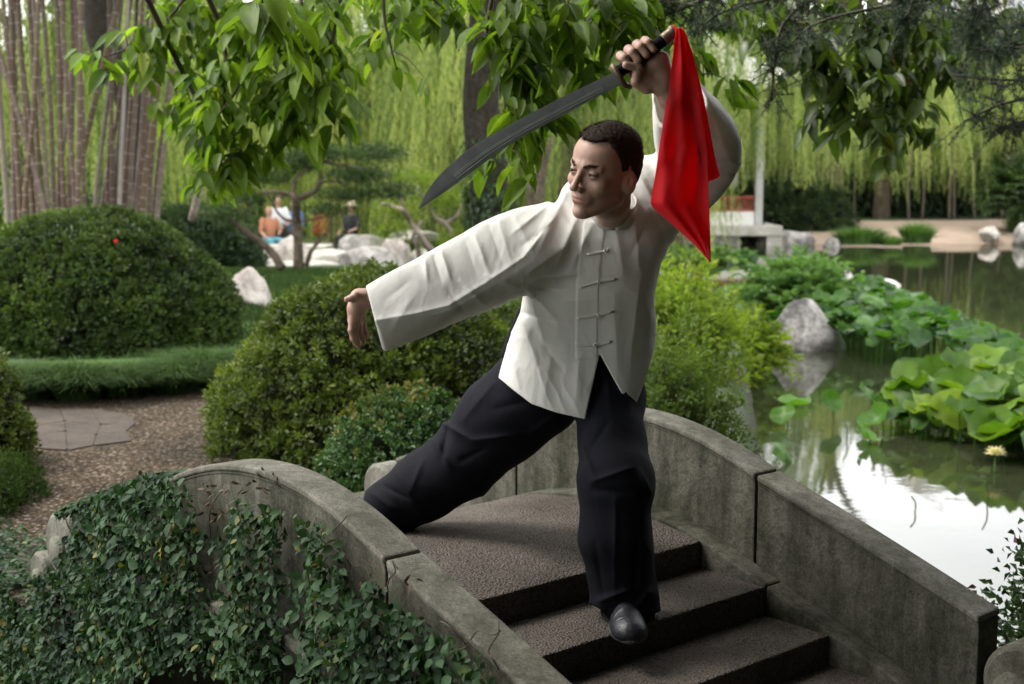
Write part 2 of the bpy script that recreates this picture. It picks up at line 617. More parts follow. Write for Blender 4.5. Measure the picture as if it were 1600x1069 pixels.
BIG = big_template()
OVAL = (np.array([(0, 0, 0), (.2, .38, .05), (.6, .42, .04), (1, 0, -.15), (.6, -.42, .04), (.2, -.38, .05), (.4, 0, -.02)], float),
        np.array([(6, 0, 5), (6, 5, 4), (6, 4, 3), (6, 3, 2), (6, 2, 1), (6, 1, 0)]))


def norm(v):
    return v / (np.linalg.norm(v, axis=-1, keepdims=True) + 1e-9)


def leaves_np(pos, d, nrm, L, W, tmpl=QUAD, rnd=None):
    T, F = tmpl
    n = len(pos)
    d = norm(d)
    s = norm(np.cross(nrm, d))
    nn = np.cross(d, s)
    L = np.broadcast_to(L, (n,)); W = np.broadcast_to(W, (n,))
    V = pos[:, None] + T[None, :, 0:1] * (L[:, None, None] * d[:, None]) + T[None, :, 1:2] * (W[:, None, None] * s[:, None]) + T[None, :, 2:3] * (L[:, None, None] * nn[:, None])
    k = len(T)
    Fa = F[None] + (np.arange(n) * k)[:, None, None]
    if rnd is None:
        rnd = rng.random(n)
    return V.reshape(-1, 3), Fa.reshape(-1, 3), np.repeat(rnd, k)


def rdir(n):
    return norm(rng.normal(size=(n, 3)))


def leaf_obj(name, parts, mat, parent=None, smooth=False):
    V, F, A = cat_meshes(parts)
    return link(name, mesh_np(name, V, F, {'rnd': A}, smooth), mat, parent)


def leaf_variants(name, mat, tmpl_list, n=8):
    out = []
    for i in range(n):
        T, F = tmpl_list[i % len(tmpl_list)]
        me = mesh_np(name, T, F, {'rnd': np.full(len(T), (i + 0.5) / n)}, True)
        me.materials.append(mat)
        out.append(me)
    return out


def leaf_part(me, parent, pos, d, nrm, L, W, name='leaf'):
    """one leaf as an object of its own, sharing mesh data"""
    d = d / np.linalg.norm(d)
    s = np.cross(nrm, d); s /= np.linalg.norm(s) + 1e-9
    nn = np.cross(d, s)
    o = bpy.data.objects.new(name, me)
    COL.objects.link(o)
    m = Matrix(((d[0] * L, s[0] * W, nn[0] * L, pos[0]), (d[1] * L, s[1] * W, nn[1] * L, pos[1]),
                (d[2] * L, s[2] * W, nn[2] * L, pos[2]), (0, 0, 0, 1)))
    o.parent = parent
    o.matrix_parent_inverse = Matrix.Translation(-parent.location)
    o.matrix_basis = m
    return o


def in_poly(px, py, poly):
    poly = np.asarray(poly, float)
    r = np.zeros(len(px), bool)
    j = len(poly) - 1
    for i in range(len(poly)):
        xi, yi = poly[i]; xj, yj = poly[j]
        c = ((yi > py) != (yj > py)) & (px < (xj - xi) * (py - yi) / (yj - yi + 1e-12) + xi)
        r ^= c
        j = i
    return r

# ------------------------------------------------------------------ the bridge frame
BO = np.array([-0.587, 3.592]); BTH = 0.711
BU = np.array([math.sin(BTH), -math.cos(BTH)]); BV = np.array([math.cos(BTH), math.sin(BTH)])
BW, BT = 1.276, 0.10


def B(s, v, z=None):
    p = BO + BU * s + BV * v
    return p if z is None else np.array([p[0], p[1], z])


# ------------------------------------------------------------------ ground, pond, path
POND = np.array([B(-5.5, -6), B(-5.5, -0.02), B(-1.0, -0.02), B(-1.0, 1.5), (1.2, 6.0), (1.5, 8.0), (1.95, 10.8), (2.45, 14.2), (2.9, 15.6), (2.9, 17.2), (1.9, 20), (-0.6, 23.2),
                 (-2.2, 26.5), (-3.6, 31), (-3.0, 36), (0, 38.2), (4, 38.4), (9, 38.0), (13, 38.6), (19, 37.5), (27, 34), (30, 20), (15, 7), (6, 3.2), (3.4, 2.4), (2.2, 2.0),
                 B(1.5, 1.7), B(1.3, 1.2), B(1.25, -5)])


def pond_dist(x, y):
    """signed distance to the pond outline, negative inside"""
    d = np.full(x.shape, 1e9)
    ins = np.zeros(x.shape, bool)
    n = len(POND)
    for i in range(n):
        a, b = POND[i], POND[(i + 1) % n]
        ab = b - a
        t = np.clip(((x - a[0]) * ab[0] + (y - a[1]) * ab[1]) / (ab @ ab), 0, 1)
        d = np.minimum(d, np.hypot(x - a[0] - ab[0] * t, y - a[1] - ab[1] * t))
        c = ((a[1] > y) != (b[1] > y)) & (x < (b[0] - a[0]) * (y - a[1]) / (b[1] - a[1] + 1e-12) + a[0])
        ins ^= c
    return np.where(ins, -d, d)


def land_z(x, y):
    base = np.interp(y, [0, 14, 22, 30, 37, 44, 60, 90], [0.5, 0.5, 0.42, 0.12, 0.06, 0.42, 0.9, 1.6])
    d = pond_dist(x, y)
    w = np.where(y > 30, 3.0, 0.35)
    t = np.clip((d + 0.25) / w, 0, 1)
    t = t * t * (3 - 2 * t)
    z = -0.7 + (base + 0.7) * t
    beach = (y > 34) & (d > 0)
    z = np.where(beach, np.minimum(z, 0.02 + 0.085 * d), z)
    return z


gx = np.concatenate([-np.geomspace(14, 420, 30)[::-1], np.arange(-13, 22, 0.2), np.geomspace(22, 420, 34)])
gy = np.concatenate([[-60, -30, -12, -6], np.arange(-3, 24, 0.16), np.arange(24, 50, 0.4), np.geomspace(50, 600, 30)])
X, Y = np.meshgrid(gx, gy)
Zg = land_z(X.ravel(), Y.ravel())
V = np.stack([X.ravel(), Y.ravel(), Zg + 0.012 * vnoise(np.stack([X.ravel() * 1.5, Y.ravel() * 1.5, X.ravel() * 0], 1), 3) * (Y.ravel() > 10)], 1)
nx, ny = len(gx), len(gy)
ii, jj = np.meshgrid(np.arange(nx - 1), np.arange(ny - 1))
a = (jj * nx + ii).ravel()
F = np.stack([a, a + 1, a + nx + 1, a + nx], 1)
ground = tag(link('ground', mesh_np('ground', V, F), M['soil']), kind='structure')


def sheet(name, poly, z, mat, step=None):
    """flat sheet bounded by a world polygon"""
    bm = bmesh.new()
    vs = [bm.verts.new((float(p[0]), float(p[1]), z)) for p in poly]
    f = bm.faces.new(vs)
    bmesh.ops.triangulate(bm, faces=[f])
    if bm.faces[:][0].normal.z < 0:
        bmesh.ops.reverse_faces(bm, faces=bm.faces[:])
    me = bpy.data.meshes.new(name); bm.to_mesh(me); bm.free()
    return link(name, me, mat)


def water_mat():
    m, nt, b = newmat('pond_water')
    b.inputs["Base Color"].default_value = (0.022, 0.026, 0.012, 1)
    b.inputs["Roughness"].default_value = 0.03
    b.inputs["IOR"].default_value = 1.33
    b.inputs["Specular IOR Level"].default_value = 0.75
    t = nt.nodes.new("ShaderNodeTexCoord")
    mpn = nt.nodes.new("ShaderNodeMapping"); mpn.inputs["Scale"].default_value = (1, 1, 1)
    nt.links.new(t.outputs["Object"], mpn.inputs[0])
    n = nodes_noise(nt, 5.0, 3, 0.5, vec=mpn.outputs[0])
    n2 = nodes_noise(nt, 0.12, 2)
    fac = ramp(nt, n2.outputs["Fac"], [(0.4, (0.15,) * 3), (0.65, (1,) * 3)]).outputs[0]
    mul = mixc(nt, 1.0, n.outputs["Fac"], fac, 'MULTIPLY')
    bump(nt, b, mul, 0.035, 0.03)
    return m


M['water'] = water_mat()
wx = np.linspace(-14, 34, 60); wy = np.linspace(-3, 42, 60)
X, Y = np.meshgrid(wx, wy)
V = np.stack([X.ravel(), Y.ravel(), X.ravel() * 0], 1)
ii, jj = np.meshgrid(np.arange(59), np.arange(59)); a = (jj * 60 + ii).ravel()
tag(link('pond_water', mesh_np('pond_water', V, np.stack([a, a + 1, a + 61, a + 60], 1)), M['water']), kind='structure')

pth = [G(*q, 0.515)[:2] for q in [(-420, 690), (20, 624), (130, 626), (230, 618), (335, 606), (440, 640), (560, 720), (610, 745)]]
pth += [B(-1.25, 1.5), B(-1.25, -0.12), B(-2.2, -0.16), B(-3.4, -0.2), (-6.5, 4.6), (-8.5, 6.8)]
path = tag(sheet('gravel_path', pth, 0.515, M['gravel']), kind='structure')
# flagstones let into the path
fs_x = [-80, -20, 45, 100, 150, 206]
fs_rows = [[(x + random.uniform(-9, 9), y + random.uniform(-3, 3)) for x, y in zip(fs_x, yy_)] for yy_ in ((641, 640, 638, 641, 640, 651), (664, 657, 666, 660, 668, 664), (690, 680, 684, 676, 684, 676), (712, 706, 702, 704, 697, 688))]
for r in range(3):
    for c in range(5):
        q = [fs_rows[r][c], fs_rows[r][c + 1], fs_rows[r + 1][c + 1], fs_rows[r + 1][c]]
        w = np.array([G(*k, 0.515) for k in q])
        cen = w.mean(0)
        ring = []
        for k in range(4):
            a, b = w[k], w[(k + 1) % 4]
            for t in (0.06, 0.5, 0.94):
                pnt = a + (b - a) * t
                pnt = cen + (pnt - cen) * (0.975 + 0.02 * random.random())
                ring.append(pnt[:2])
        ring = ring[::-1]
        bm = bmesh.new()
        lo = [bm.verts.new((p[0], p[1], 0.505)) for p in ring]; hi = [bm.verts.new((p[0], p[1], 0.5215 + 0.003 * random.random())) for p in ring]
        bm.faces.new(hi)
        for k in range(len(ring)):
            bm.faces.new((lo[k], lo[(k + 1) % 12], hi[(k + 1) % 12], hi[k]))
        bmesh.ops.recalc_face_normals(bm, faces=bm.faces[:])
        me = bpy.data.meshes.new('flagstone'); bm.to_mesh(me); bm.free()
        link('flagstone', me, M['flag'], path)

# lawn strips behind the grass clumps
lw = [G(*q, 0.51)[:2] for q in [(20, 590), (160, 588), (335, 575), (420, 505), (375, 500), (250, 560), (60, 565)]]
tag(sheet('lawn', lw, 0.512, M['lawn']), kind='structure')
lw = [G(*q, 0.5)[:2] for q in [(250, 470), (420, 470), (640, 455), (700, 424), (560, 418), (280, 424)]]
bch = [(4.6, 38.6), (7, 38.5), (10, 38.4), (13, 38.9), (19, 38.2), (26, 36.5), (30, 37), (30, 44), (20, 46.5), (14, 46), (9, 45), (5.5, 43)]
bchp = np.array(bch)
bx = np.linspace(4, 31, 90); by = np.linspace(38, 47, 50)
X, Y = np.meshgrid(bx, by)
V = np.stack([X.ravel(), Y.ravel(), land_z(X.ravel(), Y.ravel()) + 0.02 + 0.02 * vnoise(np.stack([X.ravel(), Y.ravel(), X.ravel() * 0], 1), 5)], 1)
ii, jj = np.meshgrid(np.arange(89), np.arange(49)); a = (jj * 90 + ii).ravel()
F = np.stack([a, a + 1, a + 91, a + 90], 1)
fc = V[F].mean(1)
tag(link('sand_beach', mesh_np('sand_beach', V, F[in_poly(fc[:, 0], fc[:, 1], bch)]), M['sand']), kind='structure')

# ------------------------------------------------------------------ stone bridge
bridge = thing('stone_bridge', 'low arched grey granite footbridge with shallow steps and solid parapets', 'bridge', B(0, BW / 2, 0.0))


def sweep(name, s, v0, v1, zlo, zhi, mat, parent, bev=0.004, seg=None):
    s = np.asarray(s, float); n = len(s)
    v0 = np.broadcast_to(v0, (n,)); v1 = np.broadcast_to(v1, (n,))
    zlo = np.broadcast_to(zlo, (n,)); zhi = np.broadcast_to(zhi, (n,))
    V = []
    for i in range(n):
        for v, z in ((v0[i], zlo[i]), (v1[i], zlo[i]), (v1[i], zhi[i]), (v0[i], zhi[i])):
            p = B(s[i], v); V.append((p[0], p[1], z))
    F = []
    for i in range(n - 1):
        for k in range(4):
            l = (k + 1) % 4
            F.append((i * 4 + k, i * 4 + l, i * 4 + 4 + l, i * 4 + 4 + k))
    F.append((0, 3, 2, 1)); e = (n - 1) * 4; F.append((e, e + 1, e + 2, e + 3))
    me = mesh_np(name, np.array(V), np.array(F), smooth=False)
    bm = bmesh.new(); bm.from_mesh(me)
    bmesh.ops.recalc_face_normals(bm, faces=bm.faces[:])
    if bev > 0:
        ed = [x for x in bm.edges if x.calc_face_angle(0) > 0.6]
        bmesh.ops.bevel(bm, geom=ed, offset=bev, segments=2, affect='EDGES', profile=0.5)
    for f in bm.faces:
        f.smooth = False
    bm.to_mesh(me); bm.free()
    return link(name, me, mat, parent)


def ztop(s):
    a = np.abs(s)
    return np.where(a < 0.558, 1.31 - 0.119 * (a / 0.558) ** 2, 1.191 - 0.315 * (a - 0.558) - 0.03 * (a - 0.558) ** 2)


def zstrip(s):
    a = np.abs(s)
    return np.where(a < 0.411, 1.02 - 0.055 * (a / 0.411) ** 2, 0.965 - 0.345 * (a - 0.411))


for side, (va, vb) in (('near', (-BT, 0.0)), ('far', (BW, BW + BT))):
    for s0, s1 in ((-0.553, 0.553), (0.563, 1.31), (-1.31, -0.563)):
        ss = np.linspace(s0, s1, 25 if s0 < 0 < s1 else 8)
        pn = sweep('parapet_panel', ss, va, vb, zstrip(ss) - 0.12, ztop(ss) - 0.022, M['granite'], bridge, 0.003)
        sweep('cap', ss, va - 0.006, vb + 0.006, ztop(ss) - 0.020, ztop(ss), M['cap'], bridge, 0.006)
        sweep('fillet', ss, va - 0.002, vb + 0.002, ztop(ss) - 0.0285, ztop(ss) - 0.0205, M['granite'], bridge, 0.002)

# deck, steps and the sloping strings beside them
edges = [(0.411, 0.965), (0.661, 0.880), (0.897, 0.794), (1.137, 0.708), (1.377, 0.622)]
ss = np.linspace(-0.411, 0.411, 25)
sweep('crown_slab', ss, 0.006, BW - 0.0795, 0.80, 1.005 - 0.04 * (np.abs(ss) / 0.411) ** 2, M['step'], bridge, 0.005)
for sg in (1, -1):
    ps = 0.411
    for s1, z in edges[1:]:
        a, b = (ps + 0.002, s1) if sg > 0 else (-s1, -ps - 0.002)
        sweep('step', np.array([a, b]), 0.006, BW - 0.0795, z - 0.16, z, M['step'], bridge, 0.006)
        ps = s1
for v0, v1 in ((BW - 0.078, BW - 0.001), ):
    for s0, s1 in ((-1.6, -0.572), (-0.568, 0.66), (0.664, 1.6)):
        ss = np.linspace(s0, s1, 20)
        sweep('string_course', ss, v0, v1, zstrip(ss) - 0.2, zstrip(ss) + 0.004, M['granite'], bridge, 0.008)

# outer spandrel walls with an arch opening
def spandrel(v0, v1):
    s = np.linspace(-1.9, 1.9, 77)
    arch = np.where(np.abs(s) < 1.05, 0.80 * np.sqrt(np.clip(1 - (s / 1.05) ** 2, 0, 1)) ** 0.8, -0.4)
    arch = np.where(arch < 0.02, -0.5, arch)
    sweep('spandrel_wall', s, v0, v1, arch, np.minimum(zstrip(s) - 0.13, 2), M['granite'], bridge, 0)


spandrel(-BT + 0.012, -0.012)
spandrel(BW + 0.012, BW + BT - 0.012)
# vault under the deck
s = np.linspace(-1.05, 1.05, 41)
ar = 0.80 * np.sqrt(np.clip(1 - (s / 1.05) ** 2, 0, 1)) ** 0.8
sweep('vault', s, -0.011, BW + 0.011, ar, np.maximum(ar + 0.004, np.minimum(ar + 0.1, 0.795)), M['granite'], bridge, 0)
# moulding along the outer foot of the near parapet
for s0, s1 in ((-1.4, -0.57), (-0.55, 0.55), (0.57, 1.4)):
    ss = np.linspace(s0, s1, 16)
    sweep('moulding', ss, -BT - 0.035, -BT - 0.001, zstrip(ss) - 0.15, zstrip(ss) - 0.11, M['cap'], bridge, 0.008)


def scroll(s, v, z, r, depth, flip):
    """drum stone with a raised spiral that ends a parapet"""
    n = 40
    a = np.linspace(0, 2 * np.pi, n, endpoint=False)
    bm = bmesh.new()
    rings = []
    for rr, vv in ((r * .86, -.012), (r, 0), (r, depth), (r * .86, depth + .012)):
        rings.append([bm.verts.new((*B(s + rr * math.cos(t), v + vv), z + rr * math.sin(t))) for t in a])
    for i in range(3):
        for k in range(n):
            bm.faces.new((rings[i][k], rings[i][(k + 1) % n], rings[i + 1][(k + 1) % n], rings[i + 1][k]))
    bm.faces.new(rings[0]); bm.faces.new(rings[3])
    bmesh.ops.recalc_face_normals(bm, faces=bm.faces[:])
    me = bpy.data.meshes.new('scroll'); bm.to_mesh(me); bm.free()
    o = link('scroll', me, M['cap'], bridge)
    for vv in (-.016, depth + .016):
        pts = np.array([(*B(s + flip * -.02, v + vv - .010), z - .02), (*B(s + flip * -.02, v + vv + .010), z - .02)])
        V_, F_ = tube(pts, r * .5, 24)
        link('boss', mesh_np('boss', V_, F_), M['cap'], o)
    return o


for v in (-BT, BW):
    for sg in (-1, 1):
        zt = float(ztop(1.31))
        scroll(sg * 1.44, v + .008, zt - 0.14 - (.02 if v > 0 else 0), 0.115, BT - .016, sg)
        ss = np.array([1.33, 1.40, 1.46, 1.50]) * sg
        scroll(sg * 1.65, v + .012, zt - 0.285, 0.07, BT - .024, sg)
        s_ = np.linspace(1.316, 1.72, 8) * sg
        s_ = np.sort(s_)
        sweep('parapet_foot', s_, v + .004, v + BT - .004, 0.3, zt - 0.26 - 0.25 * (np.abs(s_) - 1.316), M['granite'], bridge, .004)
# landing at the path end, and abutment below
sweep('abutment', np.array([-1.9, -1.0]), -.01, BW + .01, -0.4, 0.50, M['granite'], bridge, 0)
sweep('abutment', np.array([1.2, 2.2]), -.01, BW + .01, -0.4, 0.50, M['granite'], bridge, 0)
# retaining wall that carries on from the bridge along the bank
rw = thing('retaining_wall', 'low stone retaining wall along the bank left of the bridge under creeping fig', 'wall', B(-2.8, 0, 0))
for k in range(6):
    sweep('block', np.array([-1.91 - k * .62, -1.91 - (k + 1) * .62 + .01])[::-1], -BT - 0.02, 0.1, -0.4, 0.545 + .01 * (k % 2), M['granite'], rw, .008)

# ------------------------------------------------------------------ the swordsman
def skin_mat():
    m, nt, b = newmat('skin')
    n = nodes_noise(nt, 320, 3, 0.6)
    n2 = nodes_noise(nt, 22, 5, 0.65)
    c = ramp(nt, n2.outputs["Fac"], [(0.25, (0.35, 0.19, 0.135)), (0.5, (0.41, 0.245, 0.18)), (0.75, (0.46, 0.285, 0.215))]).outputs[0]
    at = nt.nodes.new("ShaderNodeAttribute"); at.attribute_name = "lip"
    lf_ = nt.nodes.new('ShaderNodeMath'); lf_.operation = 'MULTIPLY'; lf_.inputs[1].default_value = 0.55
    nt.links.new(at.outputs['Fac'], lf_.inputs[0])
    c = mixc(nt, lf_.outputs[0], c, (0.33, 0.12, 0.10))
    at2 = nt.nodes.new("ShaderNodeAttribute"); at2.attribute_name = "stub"
    c = mixc(nt, at2.outputs["Fac"], c, (0.2, 0.115, 0.085))
    nt.links.new(c, b.inputs["Base Color"])
    b.inputs["Roughness"].default_value = 0.48
    b.inputs["Subsurface Weight"].default_value = 0.12
    b.inputs["Subsurface Radius"].default_value = (0.012, 0.004, 0.002)
    b.inputs["Subsurface Scale"].default_value = 0.6
    bump(nt, b, n.outputs["Fac"], 0.3, 0.0015)
    return m


def cloth_mat(name, col, sheen=0.2, rough=0.75, wr=0.25, wscale=14, weave=900):
    m, nt, b = newmat(name)
    n = nodes_noise(nt, 5, 4, 0.5)
    c = ramp(nt, n.outputs["Fac"], [(0.35, tuple(k * 0.93 for k in col)), (0.65, col)]).outputs[0]
    nt.links.new(c, b.inputs["Base Color"])
    b.inputs["Roughness"].default_value = rough
    b.inputs["Sheen Weight"].default_value = sheen
    b.inputs["Specular IOR Level"].default_value = 0.3
    t = nt.nodes.new("ShaderNodeTexCoord")
    mm = nt.nodes.new("ShaderNodeMapping"); mm.inputs["Scale"].default_value = (1.0, 1.0, 0.45)
    mm.inputs["Rotation"].default_value = (0, 0.35, 0)
    nt.links.new(t.outputs["Object"], mm.inputs[0])
    w = nodes_noise(nt, wscale, 5, 0.5, vec=mm.outputs[0], dist=0.25)
    pb = bump(nt, b, w.outputs["Fac"], wr, 0.012)
    w2 = nodes_noise(nt, weave, 2, 0.7)
    w3 = nodes_noise(nt, 75, 4, 0.6, vec=mm.outputs[0], dist=0.6)
    pb = bump(nt, b, w3.outputs["Fac"], wr * .8, 0.004, pb)
    bump(nt, b, w2.outputs["Fac"], 0.12, 0.001, pb)
    return m


M['skin'] = skin_mat()
M['jacket'] = cloth_mat('white_linen', (0.76, 0.75, 0.70), 0.1, 0.62, 0.24, 24)
_nt = M['jacket'].node_tree
_tr = _nt.nodes.new("ShaderNodeBsdfTranslucent"); _tr.inputs["Color"].default_value = (0.78, 0.76, 0.68, 1)
_ms = _nt.nodes.new("ShaderNodeMixShader"); _ms.inputs[0].default_value = .22
_nt.links.new(_nt.nodes["Principled BSDF"].outputs[0], _ms.inputs[1]); _nt.links.new(_tr.outputs[0], _ms.inputs[2])
_nt.links.new(_ms.outputs[0], _nt.nodes["Material Output"].inputs[0])
M['trouser'] = cloth_mat('dark_cotton', (0.0042, 0.0045, 0.0075), 0.0, 0.85, 0.35, 9)
M['trouser'].node_tree.nodes['Principled BSDF'].inputs['Specular IOR Level'].default_value = 0.15
M['hair'] = simple('hair', (0.030, 0.019, 0.0125), 0.7, 0.3, 60, spec=0.15)
M['shoe'] = simple('shoe_leather', (0.014, 0.014, 0.019), 0.42, 0.2, 20, bmp=0.25, bscale=70)
M['sole'] = simple('shoe_sole', (0.05, 0.05, 0.052), 0.7)
M['eye'] = simple('eye_white_shaded', (0.12, 0.10, 0.09), 0.4, spec=0.3)  # eye white darkened, the shadow in the sockets is in this colour
M['iris'] = simple('iris', (0.02, 0.018, 0.015), 0.2)

YS = 3.72      # distance of the chest
person = thing('person', 'man in white frog-buttoned jacket and black trousers lunging on the bridge with one arm raised', 'person', (0.25, 3.75, 0.9))

# -------- head
yaw, pit, rol = math.radians(43), math.radians(17), math.radians(17)
f0 = np.array([-math.sin(yaw), -math.cos(yaw), 0.0]); up0 = np.array([0, 0, 1.0])
hf = math.cos(pit) * f0 - math.sin(pit) * up0
hu = math.sin(pit) * f0 + math.cos(pit) * up0
hl = np.cross(hf, -hu); hl = np.cross(hu, hf) * -1
hl = np.cross(hf, hu) * -1
if hl[0] < 0: hl = -hl
# roll about the view axis so that the crown leans to the right of the picture
va = np.array([0, 1.0, 0])


def rotv(v, ax, a):
    return v * math.cos(a) + np.cross(ax, v) * math.sin(a) + ax * ax.dot(v) * (1 - math.cos(a))


hf, hu, hl = (rotv(v, va, rol) for v in (hf, hu, hl))
HS = 1.02
HC = P(943.5, 266, 3.56)
HR = np.array([hl, hf, hu])         # rows: local x (his left), y (forward), z (up)


def hw(x, y, z):
    return HC + np.array([x, y, z]) @ HR * HS


def head_sdf_local(q):
    x, y, z = q[:, 0], q[:, 1], q[:, 2]
    qa = q.copy(); qa[:, 0] = np.abs(x)
    d = ell(q, (0, -.014, .034), (.076, .096, .083))
    d = smin(d, ell(q, (0, -.035, -.005), (.066, .066, .066)), .03)
    d = smin(d, ell(q, (0, .026, -.028), (.058, .062, .080)), .03)
    d = smin(d, ell(q, (0, .035, .045), (.06, .05, .045)), .02)
    jaw = rcone(qa, (0.012, .066, -.103), (.050, .000, -.066), .014, .015)
    d = smin(d, jaw, .03)
    d = smin(d, ell(qa, (.043, .057, -.026), (.02, .02, .018)), .02)
    d = smin(d, rcone(qa, (.008, .0865, .019), (.046, .069, .018), .0085, .006), .014)
    d = smax(d, -ell(qa, (.031, .098, .000), (.020, .017, .0125)), .012)
    # lids and eyeball bulge
    lid = np.linalg.norm(qa - np.array([.0315, .0735, .001]), axis=1) - .0145
    ap = np.abs(z - .0015) - .0030 * np.sqrt(np.clip(1 - ((qa[:, 0] - .0315) / .0135) ** 2, 0, 1)) 
    lid = smax(lid, -ap, .0015)
    d = smin(d, lid, .004)
    d = np.where((ap < 0) & (y > .07) & (np.abs(qa[:, 0] - .0315) < .0135), np.maximum(d, np.linalg.norm(qa - np.array([.0315, .0735, .001]), axis=1) - .0118), d)
    # nose
    d = smin(d, rcone(q, (0, .086, .010), (0, .108, -.032), .0065, .0095), .010)
    d = smin(d, ell(q, (0, .1105, -.036), (.0105, .0095, .0085)), .006)
    d = smin(d, ell(qa, (.0125, .098, -.0395), (.0068, .0095, .0078)), .006)
    d = smax(d, -ell(qa, (.0065, .104, -.0465), (.0038, .006, .0035)), .002)
    # muzzle, lips, chin
    d = smin(d, ell(q, (0, .074, -.064), (.030, .020, .024)), .014)
    d = smin(d, chain(qa, [(0, .0935, -.0605), (.011, .0910, -.0612), (.024, .079, -.0665)], (.0026, .0023, .0014), .003), .005)
    d = smin(d, chain(qa, [(0, .0915, -.0725), (.012, .0885, -.0720), (.022, .080, -.0680)], (.0033, .0028, .0016), .003), .005)
    d = smax(d, -chain(qa, [(0, .0985, -.0665), (.012, .0950, -.0668), (.025, .083, -.0680)], (.0017, .0016, .001), .002), .002)
    d = smax(d, -rcone(q, (-.012, .0965, -.0835), (.012, .0965, -.0835), .0045, .0045), .01)
    d = smin(d, ell(q, (0, .076, -.104), (.018, .0155, .0155)), .012)
    # naso-labial fold and frown line
    d = smax(d, -rcone(qa, (.018, .0965, -.040), (.031, .084, -.064), .0016, .001), .006)
    d = smax(d, -rcone(qa, (.006, .0985, .014), (.008, .095, .028), .0014, .0008), .004)
    # ears
    e = ell(qa, (.0765, -.016, -.019), (.0080, .019, .031), np.array([[.88, .47, 0], [-.47, .88, 0], [0, 0, 1]]))
    e = smax(e, -ell(qa, (.087, -.007, -.013), (.0075, .008, .015)), .004)
    e = smin(e, rcone(qa, (.076, -.024, -.002), (.077, -.025, -.022), .0042, .0038), .004)
    d = smin(d, e, .007)
    return d


CAX = np.array([0, -math.sin(.6), math.cos(.6)])
CC = P(958, 326, 3.712)
NB = CC - CAX * .03          # base of the neck
def head_sdf(p):
    q = (p - HC) @ HR.T / HS
    d = head_sdf_local(q) * HS
    nk = chain(p, [hw(0, -.03, -.03), hw(0, -.04, -.085), NB, NB - CAX * .06], (.050, .050, .049, .048), .02)
    return smin(d, nk, .022)


R3 = np.array([.17, .17, .17])
hv, hfc = surface_nets(head_sdf, HC - R3 - [0, 0, .06], HC + R3, 0.0019)
ql = (hv - HC) @ HR.T / HS
lip = np.exp(-(((np.abs(ql[:, 2] + .0665) / .0095) ** 4))) * np.exp(-((ql[:, 0] / .024) ** 6)) * (ql[:, 1] > .075)
stub = 0.42 * np.clip((-.040 - ql[:, 2]) / .02, 0, 1) * (ql[:, 1] > -.01) * (1 - lip)
stub = np.maximum(stub, 0.5 * np.clip(1 - np.abs(ql[:, 2] - .0215) / .006, 0, 1) * (np.abs(np.abs(ql[:, 0]) - .03) < .019) * (ql[:, 1] > .05))

# -------- hands
def fingers(p, sets, k=.006):
    d = None
    for pts, rad in sets:
        e = chain(p, pts, rad, .004)
        d = e if d is None else np.minimum(d, e)
    return d


YH = 3.42
def H(px, py, dz=0.0):
    q = P(px, py, YH + dz)
    return q


GA = H(966, 113); GB = H(1056, 50)
ax_h = norm(GB - GA)
nn_h = norm(H(957, 99) - H(966, 113)); nn_h = norm(nn_h - ax_h * nn_h.dot(ax_h))
toc = norm(np.cross(ax_h, nn_h)); toc = toc if toc[1] < 0 else -toc      # towards the camera
ts = [.165, .310, .450, .575]
Lh = np.linalg.norm(GB - GA)
hsets = []
for i, t in enumerate(ts):
    c = GA + ax_h * Lh * t
    r = [.0116, .0120, .0116, .0104][i]
    k = [1.0, 1.04, 1.0, .9][i]
    mcp = c - nn_h * .026 - toc * .012 + ax_h * .004
    kn = c + nn_h * .006 * k - toc * .031
    pip = c + nn_h * .0295 * k - toc * .010
    dip = c + nn_h * .019 * k + toc * .0215
    tip = c - nn_h * .004 + toc * .0265
    hsets.append(([mcp, kn, pip, dip, tip], (r * 1.15, r * 1.1, r * 1.03, r * .96, r * .84)))
wrist = H(1046, 152, .015)
cth = GA + ax_h * Lh * .20
thumb = [H(1010, 137, -.005), H(994, 128, -.016), cth - nn_h * .020 + toc * .022 + ax_h * .01, cth + nn_h * .003 + toc * .030 - ax_h * .012]
hsets.append((thumb, (.017, .0135, .0115, .0095)))


def hand1(p):
    pal = chain(p, [GA + ax_h * Lh * .26 - nn_h * .034 - toc * .004, GA + ax_h * Lh * .52 - nn_h * .037 - toc * .004, wrist], (.019, .022, .024), .01)
    pal = smin(pal, rcone(p, GA + ax_h * Lh * .64 - nn_h * .034 - toc * .006, wrist, .017, .024), .015)
    pal = smin(pal, rcone(p, H(1004, 128, -.004), H(1034, 138, 0), .018, .02), .015)
    d = smin(pal, fingers(p, hsets), .007)
    arm = chain(p, [wrist, H(1062, 182, .09), H(1098, 228, .28)], (.0262, .032, .034), .02)
    d = smin(d, arm, .014)
    return d


c1 = H(1030, 130, .02)
v1, fc1 = surface_nets(hand1, c1 - [.17, .12, .25], c1 + [.2, .26, .16], 0.0017)

YL = 3.60
def L_(px, py, dz=0.0):
    return P(px, py, YL + dz)


